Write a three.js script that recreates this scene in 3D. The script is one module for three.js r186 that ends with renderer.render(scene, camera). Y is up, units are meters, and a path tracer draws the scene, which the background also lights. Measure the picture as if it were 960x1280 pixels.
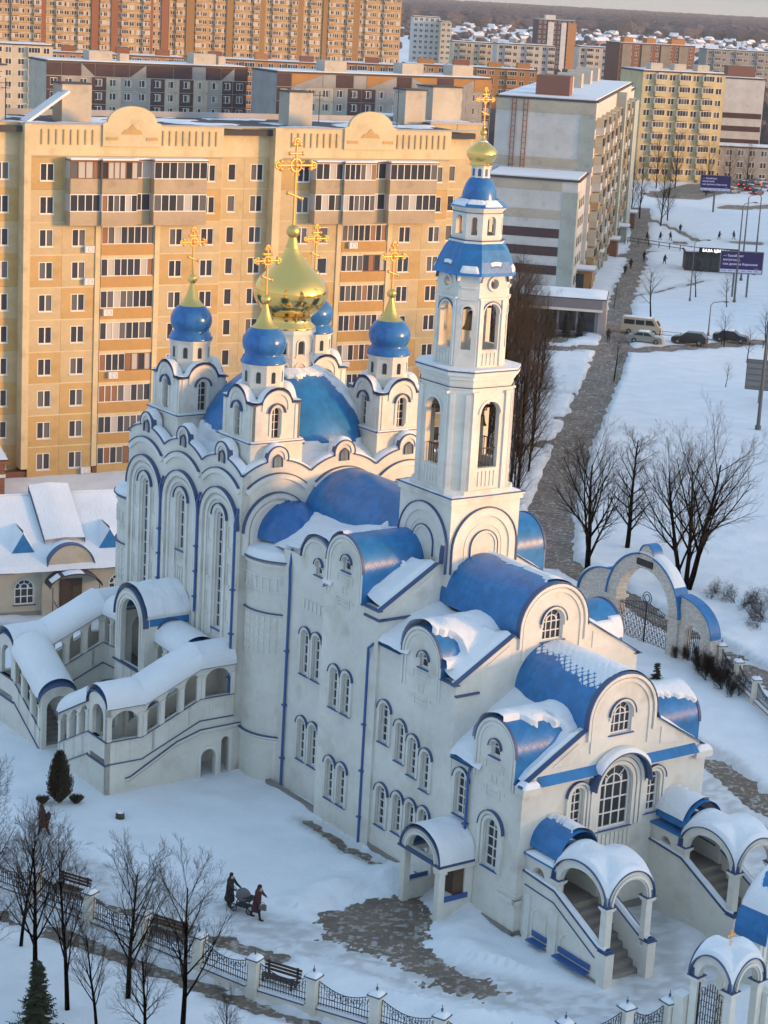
import * as THREE from 'three';
import { mergeGeometries, toCreasedNormals } from 'three/addons/utils/BufferGeometryUtils.js';
import { MarchingCubes } from 'three/addons/objects/MarchingCubes.js';

// ---------------------------------------------------------------- camera, sky, sun, exposure
const scene = new THREE.Scene();
const camera = new THREE.PerspectiveCamera(27.66, 3 / 4, 1, 12000);
camera.position.set(0, 41, 0);
camera.rotation.order = 'YXZ';
camera.rotation.set(THREE.MathUtils.degToRad(-14.1), 0, THREE.MathUtils.degToRad(3.2));
const renderer = new THREE.WebGLRenderer({ antialias: true });
renderer.toneMapping = THREE.LinearToneMapping;
renderer.toneMappingExposure = 1.5;
renderer.shadowMap.enabled = true;

const SUN = new THREE.Vector3(0.964, 0.096, 0.265).normalize();
function makeSky() {
  const w = 512, h = 256, d = new Float32Array(w * h * 4);
  const zen = [0.27, 0.44, 0.675], mid = [0.49, 0.615, 0.735], hor = [0.25, 0.295, 0.29];
  const v = new THREE.Vector3();
  for (let j = 0; j < h; j++) for (let i = 0; i < w; i++) {
    const th = (j + 0.5) / h * Math.PI - Math.PI / 2, ph = ((i + 0.5) / w - 0.5) * Math.PI * 2;
    v.set(Math.cos(ph) * Math.cos(th), Math.sin(th), Math.sin(ph) * Math.cos(th));
    const e = Math.max(0, v.y), k = 1 - Math.exp(-e * 14), k2 = Math.min(1, e * 1.15);
    const c = Math.max(0, v.dot(SUN)), glow = Math.pow(c, 4) * 2.1 + Math.pow(c, 40) * 0.8, band = Math.exp(-e * 2.0);
    for (let n = 0; n < 3; n++) {
      let x = hor[n] + (mid[n] - hor[n]) * k; x += (zen[n] - x) * k2;
      x += glow * band * [1.2, 1.0, 0.74][n];
      d[(j * w + i) * 4 + n] = x * 0.95;
    }
    d[(j * w + i) * 4 + 3] = 1;
  }
  const t = new THREE.DataTexture(d, w, h, THREE.RGBAFormat, THREE.FloatType);
  t.mapping = THREE.EquirectangularReflectionMapping; t.magFilter = THREE.LinearFilter; t.minFilter = THREE.LinearFilter; t.needsUpdate = true;
  return t;
}
scene.background = makeSky(); scene.environment = scene.background;
const sun = new THREE.DirectionalLight(new THREE.Color().setRGB(1, 0.49, 0.13), 3.1);
sun.position.copy(SUN).multiplyScalar(400).add(new THREE.Vector3(0, 0, -150));
sun.target.position.set(0, 0, -150);
sun.castShadow = true; sun.shadow.radius = 13; sun.shadow.mapSize.set(2048, 2048);
Object.assign(sun.shadow.camera, { left: -300, right: 300, top: 200, bottom: -200, near: 1, far: 1200 });
scene.add(sun, sun.target);
scene.fog = new THREE.FogExp2(new THREE.Color().setRGB(0.62, 0.62, 0.64), 0.00007);

// ---------------------------------------------------------------- helpers
function rngOf(s) { return () => { s |= 0; s = s + 0x6D2B79F5 | 0; let t = Math.imul(s ^ s >>> 15, 1 | s); t = t + Math.imul(t ^ t >>> 7, 61 | t) ^ t; return ((t ^ t >>> 14) >>> 0) / 4294967296; }; }
const hash2 = (x, y) => { let n = Math.imul(x | 0, 374761393) + Math.imul(y | 0, 668265263) | 0; n = Math.imul(n ^ n >>> 13, 1274126177); return ((n ^ n >>> 16) >>> 0) / 4294967296; };
function vnoise(x, y) { const xi = Math.floor(x), yi = Math.floor(y); let fx = x - xi, fy = y - yi; fx = fx * fx * (3 - 2 * fx); fy = fy * fy * (3 - 2 * fy); const a = hash2(xi, yi), b = hash2(xi + 1, yi), c = hash2(xi, yi + 1), d = hash2(xi + 1, yi + 1); return a + (b - a) * fx + (c - a) * fy + (a - b - c + d) * fx * fy; }
function fbm(x, y, o = 4) { let s = 0, a = 0.5, n = 0; for (let i = 0; i < o; i++) { s += a * vnoise(x, y); n += a; a *= 0.5; x = x * 2.03 + 17.3; y = y * 2.03 - 9.1; } return s / n; }
const smooth = (a, b, x) => { const t = Math.min(1, Math.max(0, (x - a) / (b - a))); return t * t * (3 - 2 * t); };
const lerp = (a, b, t) => a + (b - a) * t;
const taken = {};
function numbered(n) { const k = taken[n] = (taken[n] ?? -1) + 1; return k ? n + '_' + String(k).padStart(3, '0') : n; }
function clean(g) { if (g.index) g = g.toNonIndexed(); for (const k of Object.keys(g.attributes)) if (!['position', 'normal', 'uv', 'color'].includes(k)) g.deleteAttribute(k); if (!g.attributes.normal) g.computeVertexNormals(); if (!g.attributes.uv) g.setAttribute('uv', new THREE.BufferAttribute(new Float32Array(g.attributes.position.count * 2), 2)); g.morphAttributes = {}; return g; }
function metric(g) {   // texture coordinates in metres, from the side each face looks to
  const p = g.attributes.position, u = g.attributes.uv, a = new THREE.Vector3(), b = new THREE.Vector3(), c = new THREE.Vector3(), n = new THREE.Vector3();
  for (let i = 0; i < p.count; i += 3) {
    a.fromBufferAttribute(p, i); b.fromBufferAttribute(p, i + 1); c.fromBufferAttribute(p, i + 2);
    n.copy(b).sub(a).cross(c.clone().sub(a)); const x = Math.abs(n.x), y = Math.abs(n.y), z = Math.abs(n.z);
    [a, b, c].forEach((q, k) => { if (y > x && y > z) u.setXY(i + k, q.x, q.z); else if (x > z) u.setXY(i + k, q.z, q.y); else u.setXY(i + k, q.x, q.y); });
  }
  return g;
}
function merge(list) { list = list.filter(Boolean).map(clean); const hasC = list.some(g => g.attributes.color); if (hasC) for (const g of list) if (!g.attributes.color) g.setAttribute('color', new THREE.BufferAttribute(new Float32Array(g.attributes.position.count * 3).fill(1), 3)); return list.length === 1 ? list[0] : mergeGeometries(list); }
function part(name, geo, mat, parent, keepUV) {
  if (Array.isArray(geo)) geo = merge(geo); else geo = clean(geo);
  if (!keepUV && !geo.userData.uvDone) { metric(geo); geo.userData.uvDone = true; }
  const m = new THREE.Mesh(geo, mat); m.name = name; m.castShadow = m.receiveShadow = true; if (parent) parent.add(m); return m;
}
function parts(name, list, mat, parent) { for (const g of list) part(name, g, mat, parent); }
function again(name, geo, mat, parent) { const m = new THREE.Mesh(geo, mat); m.name = name; m.castShadow = m.receiveShadow = true; if (parent) parent.add(m); return m; }
const ready = (g, keepUV) => { if (Array.isArray(g)) g = merge(g); else g = clean(g); if (!keepUV) metric(g); g.userData.uvDone = true; return g; };
function group(name, parent) { const g = new THREE.Group(); g.name = name; if (parent) parent.add(g); return g; }
function thing(name, label, category, pos = [0, 0, 0], turn = 0, grp) {
  const o = group(numbered(name), scene); o.position.set(...pos); o.rotation.y = turn;
  o.userData = { label, category }; if (grp) o.userData.group = grp; return o;
}
function one(name, label, category, geo, mat, pos = [0, 0, 0], turn = 0, grp) {
  const o = part(numbered(name), geo, mat, scene); o.position.set(...pos); o.rotation.y = turn;
  o.userData = { label, category }; if (grp) o.userData.group = grp; return o;
}
function copyOf(src, pos, turn, scale, label, grp) {
  const o = src.clone(); o.name = numbered(src.name.replace(/_\d{3}$/, '')); o.position.set(...pos); o.rotation.y = turn; if (scale) o.scale.setScalar(scale);
  o.userData = { ...src.userData }; if (label) o.userData.label = label; if (grp) o.userData.group = grp; scene.add(o); return o;
}
function setting(name, geo, mat, keepUV) { const o = part(name, geo, mat, scene, keepUV); o.userData = { kind: 'structure' }; return o; }
const stuff = o => { o.userData.kind = 'stuff'; return o; };
const bb = (x0, x1, y0, y1, z0, z1) => new THREE.BoxGeometry(x1 - x0, y1 - y0, z1 - z0).translate((x0 + x1) / 2, (y0 + y1) / 2, (z0 + z1) / 2);
const bv = (u0, u1, y0, y1, v0, v1) => bb(u0, u1, y0, y1, -v1, -v0);
const cyl = (r0, r1, h, n = 16, x = 0, y = 0, z = 0, open = false) => new THREE.CylinderGeometry(r1, r0, h, n, 1, open).translate(x, y + h / 2, z);
const ball = (r, x, y, z, a = 16, b = 12) => new THREE.SphereGeometry(r, a, b).translate(x, y, z);
function lathe(pts, n = 32) { return new THREE.LatheGeometry(pts.map(p => new THREE.Vector2(p[0], p[1])), n); }
const shp = pts => { const s = new THREE.Shape(); pts.forEach((p, i) => i ? s.lineTo(p[0], p[1]) : s.moveTo(p[0], p[1])); return s; };
function arcPts(cx, cy, rx, ry, a0, a1, n = 20) { const o = []; for (let i = 0; i <= n; i++) { const a = a0 + (a1 - a0) * i / n; o.push([cx + Math.cos(a) * rx, cy + Math.sin(a) * ry]); } return o; }
const PI = Math.PI;
function archHole(cx, y0, w, h, n = 14) {   // a round-headed opening, h to the crown
  const r = w / 2, s = new THREE.Path(); const p = [[cx - r, y0], [cx + r, y0], ...arcPts(cx, y0 + h - r, r, r, 0, PI, n)];
  p.forEach((q, i) => i ? s.lineTo(q[0], q[1]) : s.moveTo(q[0], q[1])); s.closePath(); return s;
}
const archShape = (cx, y0, w, h, n = 14) => shp([[cx - w / 2, y0], [cx + w / 2, y0], ...arcPts(cx, y0 + h - w / 2, w / 2, w / 2, 0, PI, n)]);
function ext(shape, depth, bevel = 0) { if (shape.line) return stripExt(shape, depth); return new THREE.ExtrudeGeometry(shape, { depth, bevelEnabled: bevel > 0, bevelSize: bevel, bevelThickness: bevel, bevelSegments: 1, curveSegments: 12, steps: 1 }); }
function bandShape(cx, cy, r0, r1, leg = 0, a0 = 0, a1 = PI, n = 20) {   // an arch band with straight legs
  const o = arcPts(cx, cy, r1, r1, a0, a1, n), i = arcPts(cx, cy, r0, r0, a1, a0, n);
  const pts = leg ? [[cx + r1, cy - leg], ...o, [cx - r1, cy - leg], [cx - r0, cy - leg], ...i, [cx + r0, cy - leg]] : [...o, ...i];
  return shp(pts);
}
const polyBand = (pts, t) => ({ line: pts, t });   // a strip of thickness t along an open line of points
function stripExt({ line, t }, depth) {
  const n = line.length, off = line.map((p, i) => { const a = line[Math.max(0, i - 1)], b = line[Math.min(n - 1, i + 1)]; const dx = b[0] - a[0], dy = b[1] - a[1], l = Math.hypot(dx, dy) || 1; return [p[0] - dy / l * t, p[1] + dx / l * t]; }), P = [];
  const quad = (a, b, c, d) => P.push(...a, ...b, ...c, ...a, ...c, ...d);
  for (let i = 0; i < n - 1; i++) { const a = line[i], b = line[i + 1], c = off[i + 1], d = off[i]; if (Math.hypot(b[0] - a[0], b[1] - a[1]) < 1e-6) continue; const q = (p, z) => [p[0], p[1], z];
    quad(q(a, depth), q(b, depth), q(c, depth), q(d, depth)); quad(q(b, 0), q(a, 0), q(d, 0), q(c, 0)); quad(q(d, depth), q(c, depth), q(c, 0), q(d, 0)); quad(q(a, 0), q(b, 0), q(b, depth), q(a, depth)); if (i === 0) quad(q(a, 0), q(a, depth), q(d, depth), q(d, 0)); if (i === n - 2) quad(q(b, depth), q(b, 0), q(c, 0), q(c, depth)); }
  const g = new THREE.BufferGeometry(); g.setAttribute('position', new THREE.Float32BufferAttribute(P, 3)); g.computeVertexNormals(); return clean(g);
}
const onS = (g, u0) => g.rotateY(PI / 2).translate(u0, 0, 0);         // shape (v,y), thickness goes inward from u0
const onF = (g, v0, t) => g.translate(0, 0, -v0 - t);                 // shape (u,y), outer face at v0
function crease(g, a = 0.7) { return toCreasedNormals(g, a); }
function sheet(nu, nv, f, uvs = 1) {   // a curved sheet; f(a,b) -> [x,y,z], a,b in 0..1
  const p = [], uv = [], ix = [];
  for (let j = 0; j <= nv; j++) for (let i = 0; i <= nu; i++) { const q = f(i / nu, j / nv); p.push(q[0], q[1], q[2]); uv.push(q[3] ?? q[0] * uvs, q[4] ?? q[2] * uvs); }
  for (let j = 0; j < nv; j++) for (let i = 0; i < nu; i++) { const a = j * (nu + 1) + i, b = a + 1, c = a + nu + 1, d = c + 1; ix.push(a, c, b, b, c, d); }
  const g = new THREE.BufferGeometry(); g.setAttribute('position', new THREE.Float32BufferAttribute(p, 3)); g.setAttribute('uv', new THREE.Float32BufferAttribute(uv, 2)); g.setIndex(ix); g.computeVertexNormals(); return g;
}
function tube(pts, r, n = 6, closed = false) { const c = new THREE.CatmullRomCurve3(pts.map(p => new THREE.Vector3(...p)), closed, 'catmullrom', 0.1); return new THREE.TubeGeometry(c, Math.max(2, pts.length * 3), r, n, closed); }
function bar(a, b, r, n = 6, r2 = r) { const A = new THREE.Vector3(...a), B = new THREE.Vector3(...b), d = B.clone().sub(A), l = d.length(); const g = new THREE.CylinderGeometry(r2, r, l, n, 1); g.translate(0, l / 2, 0); g.applyQuaternion(new THREE.Quaternion().setFromUnitVectors(new THREE.Vector3(0, 1, 0), d.normalize())); return g.translate(...a); }

// ---------------------------------------------------------------- materials
function tex(n, f, srgb = true, rep = 1) {   // f(x,y) in 0..1 (periodic use) -> [r,g,b]
  const d = new Uint8Array(n * n * 4);
  for (let j = 0; j < n; j++) for (let i = 0; i < n; i++) { const c = f(i / n, j / n), o = (j * n + i) * 4; d[o] = c[0] * 255; d[o + 1] = c[1] * 255; d[o + 2] = c[2] * 255; d[o + 3] = 255; }
  const t = new THREE.DataTexture(d, n, n, THREE.RGBAFormat); t.wrapS = t.wrapT = THREE.RepeatWrapping; t.magFilter = THREE.LinearFilter; t.minFilter = THREE.LinearMipmapLinearFilter; t.generateMipmaps = true;
  if (srgb) t.colorSpace = THREE.SRGBColorSpace; t.repeat.set(rep, rep); t.needsUpdate = true; return t;
}
function pn(x, y, f, o = 4, s = 0) {   // periodic noise on the unit square
  let v = 0, a = 0.5, n = 0;
  for (let k = 0; k < o; k++) {
    const X = x * f, Y = y * f, xi = Math.floor(X), yi = Math.floor(Y); let fx = X - xi, fy = Y - yi; fx = fx * fx * (3 - 2 * fx); fy = fy * fy * (3 - 2 * fy);
    const h = (i, j) => hash2(((i % f) + f) % f + s * 131, ((j % f) + f) % f + s * 71 + k * 7);
    const A = h(xi, yi), B = h(xi + 1, yi), C = h(xi, yi + 1), D = h(xi + 1, yi + 1); v += a * (A + (B - A) * fx + (C - A) * fy + (A - B - C + D) * fx * fy); n += a; a *= 0.5; f *= 2;
  } return v / n;
}
const g3 = v => [v, v, v];
const T = {
  plaster: tex(512, (x, y) => { const a = pn(x, y, 4, 5, 1), b = pn(x, y, 32, 3, 2), s = Math.max(0, pn(x, y, 6, 5, 3) - 0.60) * 0.35, v = 0.93 + (a - 0.5) * 0.11 + (b - 0.5) * 0.05; return [v - s * 0.8, v - s * 0.9, v - s * 1.05].map(q => Math.min(1, Math.max(0, q))); }, true, 1 / 7),
  fine: tex(256, (x, y) => g3(pn(x, y, 16, 4, 5)), false, 1 / 1.5),
  snow: tex(512, (x, y) => g3(0.55 * pn(x, y, 5, 5, 8) + 0.45 * pn(x, y, 48, 3, 9)), false, 1 / 5),
  snowC: tex(256, (x, y) => { const a = pn(x, y, 6, 4, 11), v = 0.95 + (a - 0.5) * 0.07; return [v, v, v]; }, true, 1 / 9),
  tiles: tex(512, (x, y) => { const k = 12, a = (x + y) * k, b = (x - y) * k; const e = (q) => { const f = q - Math.floor(q); return Math.min(f, 1 - f); }; const i = Math.floor(a), j = Math.floor(b); const v = Math.min(1, Math.min(e(a), e(b)) * 9) * 0.6 + 0.4 * hash2(((i % 24) + 24) % 24, ((j % 24) + 24) % 24); return g3(v); }, false, 1 / 5),
  tilesC: tex(512, (x, y) => { const k = 12, i = Math.floor((x + y) * k), j = Math.floor((x - y) * k); const v = 0.86 + 0.10 * hash2(((i % 24) + 24) % 24 + 50, ((j % 24) + 24) % 24) + (pn(x, y, 5, 4, 14) - 0.5) * 0.14; return [v, v, v]; }, true, 1 / 5),
  asphalt: tex(1024, (x, y) => { const a = pn(x, y, 5, 5, 20), b = pn(x, y, 64, 2, 21), s = smooth(0.52, 0.72, pn(x, y, 40, 4, 22)) * (0.35 + 0.65 * pn(x, y, 6, 3, 25)); const v = 0.41 + (a - 0.5) * 0.16 + (b - 0.5) * 0.10; return [lerp(v * 1.1, 0.82, s * 0.75), lerp(v * 0.98, 0.83, s * 0.75), lerp(v * 0.86, 0.85, s * 0.75)]; }, true, 1 / 9),
  brick: tex(256, (x, y) => { const r = Math.floor(y * 32), c = Math.floor(x * 12 + (r % 2) * 0.5), fy = y * 32 - r, fx = x * 12 + (r % 2) * 0.5 - c; const m = fy < 0.12 || fx < 0.05; const h = hash2(((c % 12) + 12) % 12, r); return m ? [0.72, 0.66, 0.6] : [0.86 + h * 0.14, 0.84 + h * 0.14, 0.82 + h * 0.14]; }, true, 1 / 2.6),
  bark: tex(128, (x, y) => g3(0.4 + 0.6 * pn(x, y, 8, 4, 30)), true, 1),
  wood: tex(256, (x, y) => { const v = 0.72 + 0.28 * pn(x * 0.5, y, 16, 3, 41); return g3(v); }, true, 1),
};
const lin = (r, g, b) => new THREE.Color().setRGB(r, g, b);
const std = (c, rough, o = {}) => new THREE.MeshStandardMaterial({ color: c, roughness: rough, metalness: 0, ...o });
const M = {
  white: std(lin(0.80, 0.77, 0.685), 0.88, { map: T.plaster, bumpMap: T.fine, bumpScale: 0.004 }),
  trim: std(lin(0.82, 0.795, 0.725), 0.8, { map: T.plaster }),
  blue: std(lin(0.022, 0.19, 0.46), 0.36, { map: T.tilesC, bumpMap: T.tiles, bumpScale: 0.005 }),
  flash: std(lin(0.05, 0.085, 0.18), 0.55),
  pipe: std(lin(0.035, 0.10, 0.28), 0.45),
  onion: std(lin(0.032, 0.165, 0.44), 0.2, { map: T.tilesC }),
  gold: std(lin(0.95, 0.58, 0.17), 0.13, { metalness: 1 }),
  goldDull: std(lin(0.72, 0.50, 0.17), 0.36, { metalness: 1 }),
  crossGold: std(lin(0.92, 0.44, 0.13), 0.42, { metalness: 0.7 }),
  snow: std(lin(0.86, 0.87, 0.885), 0.75, { map: T.snowC, bumpMap: T.snow, bumpScale: 0.05 }),
  glass: std(lin(0.035, 0.037, 0.04), 0.12),
  frame: std(lin(0.75, 0.74, 0.72), 0.6),
  plinth: std(lin(0.30, 0.27, 0.24), 0.95, { map: T.plaster, bumpMap: T.fine, bumpScale: 0.01 }),
  asphalt: std(lin(0.95, 0.93, 0.92), 0.93, { map: T.asphalt, bumpMap: T.fine, bumpScale: 0.02 }),
  concrete: std(lin(0.36, 0.35, 0.33), 0.9, { map: T.plaster }),
  dark: std(lin(0.025, 0.024, 0.025), 0.7),
  iron: std(lin(0.03, 0.035, 0.05), 0.55, { metalness: 0.3 }),
  bronze: std(lin(0.20, 0.14, 0.07), 0.4, { metalness: 0.9 }),
  door: std(lin(0.13, 0.075, 0.045), 0.6, { map: T.wood }),
  bark: std(lin(0.15, 0.115, 0.092), 0.95, { map: T.bark }),
  twig: std(lin(0.25, 0.19, 0.155), 0.95),
  needle: std(lin(0.035, 0.045, 0.022), 0.9),
};
// ---------------------------------------------------------------- the church (own frame: x = u across the front, z = -v, front wall at v = 0)
const CO = [6.8, 0, -85.85], CTURN = THREE.MathUtils.degToRad(36), AX = 5.5, WID = 11;
const church = thing('church', 'white church with blue barrel roofs, gold central dome and tall bell tower', 'church', CO, CTURN);
const winCache = {};
function winGeo(key, w, h, o) {
  if (winCache[key]) return winCache[key];
  const r = w / 2, d = (o.depth ?? 0.32) * 0.62, hw = o.hood ?? 0.14, g = {};
  const shape = archShape(0, 0, w, h);
  g.pane = ready(new THREE.ShapeGeometry(shape, 12).translate(0, 0, -d));
  const fr = []; const t = o.t ?? 0.05, z0 = -d + 0.005, z1 = -d + 0.06;
  const ring = archShape(0, 0, w, h); ring.holes.push(archHole(0, t * 1.2, w - 2.4 * t, h - 2.4 * t)); fr.push(ext(ring, 0.07).translate(0, 0, z0));
  for (let k = 1; k < (o.nx ?? 2); k++) { const x = -r + w * k / (o.nx ?? 2); fr.push(bb(x - t / 2, x + t / 2, t, h - r + Math.sqrt(Math.max(0, r * r - x * x)) - t * (o.fan ? r / t * 0.5 : 1), z0, z1)); }
  const hh = h - r; for (let k = 1; k <= (o.ny ?? 3); k++) { const y = hh * k / (o.ny ?? 3); fr.push(bb(-r + t, r - t, y - t / 2, y + t / 2, z0, z1 - 0.004)); }
  if (o.fan) { fr.push(ext(bandShape(0, hh, r * 0.45, r * 0.45 + t), 0.05).translate(0, 0, z0)); for (const a of [0.25, 0.5, 0.75]) fr.push(bar([Math.cos(a * PI) * r * 0.47, hh + Math.sin(a * PI) * r * 0.47, z0 + 0.025], [Math.cos(a * PI) * r * 0.97, hh + Math.sin(a * PI) * r * 0.97, z0 + 0.025], t * 0.5, 5)); }
  g.frame = ready(fr);
  const hd = []; const rings = o.rings ?? 1;
  for (let k = 0; k < rings; k++) { const a = r + 0.03 + k * (hw + 0.05); hd.push(ext(bandShape(0, hh, a, a + hw, o.leg ?? hh), 0.05 + 0.05 * (k + 1)).translate(0, 0, -0.01)); }
  g.hood = ready(crease(merge(hd), 0.5));
  const R = r + 0.03 + rings * (hw + 0.05) - 0.05;
  g.flashing = ready([ext(bandShape(0, hh, R, R + 0.032, 0, o.fa ?? 0, o.fb ?? PI), 0.10 + 0.05 * rings).translate(0, 0, -0.01)]);
  g.sill = ready([bb(-r - (o.sx ?? 0.12), r + (o.sx ?? 0.12), -0.06, -0.015, -d, 0.12)]);
  return winCache[key] = g;
}
function window_(key, w, h, o, pos, turn, name = 'window') {
  const g = winGeo(key, w, h, o), q = group(name, church); q.position.set(...pos); q.rotation.y = turn;
  again('pane', g.pane, M.glass, q); again('frame', g.frame, M.frame, q); if (!o.bare) { again('hood', g.hood, M.trim, q); again('flashing', g.flashing, M.flash, q); } again('sill', g.sill, M.pipe, q); return q;
}
const TS = -PI / 2;                                   // turned to look out of the side wall
const winS = (key, w, h, o, v, y, u) => window_(key, w, h, o, [u, y, -v], TS);
const winF = (key, w, h, o, u, y, v) => window_(key, w, h, o, [u, y, -v], 0);

// snow lying on a round roof: thickness follows keep(a, b) and dips under the roof where the roof is bare
const SNOWN = (x, y, s) => fbm(x * 0.9 + s, y * 0.9 - s, 5);
function snowT(cv, spring, r, u0, u1, keep, seed, th = 0.16, base = 0, n = 40) {   // on a barrel across the church
  return sheet(n, 28, (a, b) => { const u = lerp(u0, u1, a), ang = lerp(0.02, PI - 0.02, b), k = keep(a, b, SNOWN(u, ang * r, seed)), t = r + (k > 0 ? Math.min(1, k * 5) * th * (0.6 + 0.8 * SNOWN(u * 2, ang * 3, seed + 9)) : -0.16); return [u, spring + Math.sin(ang) * t - (ang < 0.1 || ang > PI - 0.1 ? base : 0), -(cv - Math.cos(ang) * t)]; });
}
function snowA(cu, spring, r, v0, v1, keep, seed, th = 0.16, n = 40) {              // on a barrel along the church
  return sheet(n, 28, (a, b) => { const v = lerp(v0, v1, a), ang = lerp(0.02, PI - 0.02, b), k = keep(a, b, SNOWN(v, ang * r, seed)), t = r + (k > 0 ? Math.min(1, k * 5) * th * (0.6 + 0.8 * SNOWN(v * 2, ang * 3, seed + 9)) : -0.16); return [cu - Math.cos(ang) * t, spring + Math.sin(ang) * t, -v]; });
}
function barrelT(cv, spring, r, base, u0, u1) {
  const L = [[cv + r, base], ...arcPts(cv, spring, r, r, 0, PI, 28), [cv - r, base]];
  return sheetStrip(L, (p, k) => [k ? u1 : u0, p[1], -p[0]], u1 - u0);
}
function barrelA(cu, spring, r, base, v0, v1) {
  const L = [[cu + r, base], ...arcPts(cu, spring, r, r, 0, PI, 28), [cu - r, base]];
  return sheetStrip(L, (p, k) => [p[0], p[1], -(k ? v1 : v0)], v1 - v0);
}
function sheetStrip(L, f, len) { const n = L.length - 1; let s = [0]; for (let i = 1; i <= n; i++) s.push(s[i - 1] + Math.hypot(L[i][0] - L[i - 1][0], L[i][1] - L[i - 1][1])); const g = sheet(n, 1, (a, b) => { const i = Math.round(a * n); const q = f(L[i], b > 0.5); return [...q, s[i], b * len]; }); return g; }

// ---- refectory, three falling steps
const LV = {
  C: { v0: 0, v1: 5.2, cv: 2.05, r: 1.45, sp: 8.4, eF: 7.3, eB: 7.0, arch: 2.05, asp: 9.75 },
  B: { v0: 5.2, v1: 11.3, cv: 7.9, r: 1.53, sp: 10.9, eF: 10.4, eB: 10.65, arch: 2.07, asp: 12.55 },
  A: { v0: 11.3, v1: 16.05, cv: 14.35, r: 1.56, sp: 13.7, eF: 12.25, eB: 12.25, arch: 2.1, asp: 14.6 },
};
const holesS = { C: [[1.95, 2.75, 0.95, 2.35], [2.08, 8.05, 0.62, 0.72], [4.35, 4.4, 0.8, 2.15]], B: [[10.55, 5.85, 0.72, 2.0], [9.2, 5.35, 0.6, 1.95], [8.15, 5.0, 0.6, 1.9], [7.1, 4.65, 0.6, 1.9], [10.45, 1.6, 0.72, 2.05], [9.1, 1.75, 0.6, 1.95], [8.05, 1.75, 0.6, 1.95], [7.0, 1.75, 0.6, 1.95], [7.75, 10.5, 0.62, 0.72]], A: [[14.75, 6.3, 0.62, 2.1], [13.7, 6.3, 0.62, 2.1], [14.75, 1.5, 0.62, 2.1], [13.7, 1.5, 0.62, 2.1], [14.2, 13.5, 0.62, 0.72]] };
function sideProfile(L) { return [[L.v0, 0], [L.v1, 0], [L.v1, L.eB], [L.cv + L.r, L.eB], [L.cv + L.r, L.sp], ...arcPts(L.cv, L.sp, L.r, L.r, 0, PI, 24), [L.cv - L.r, L.eF], [L.v0, L.eF]]; }
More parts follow.
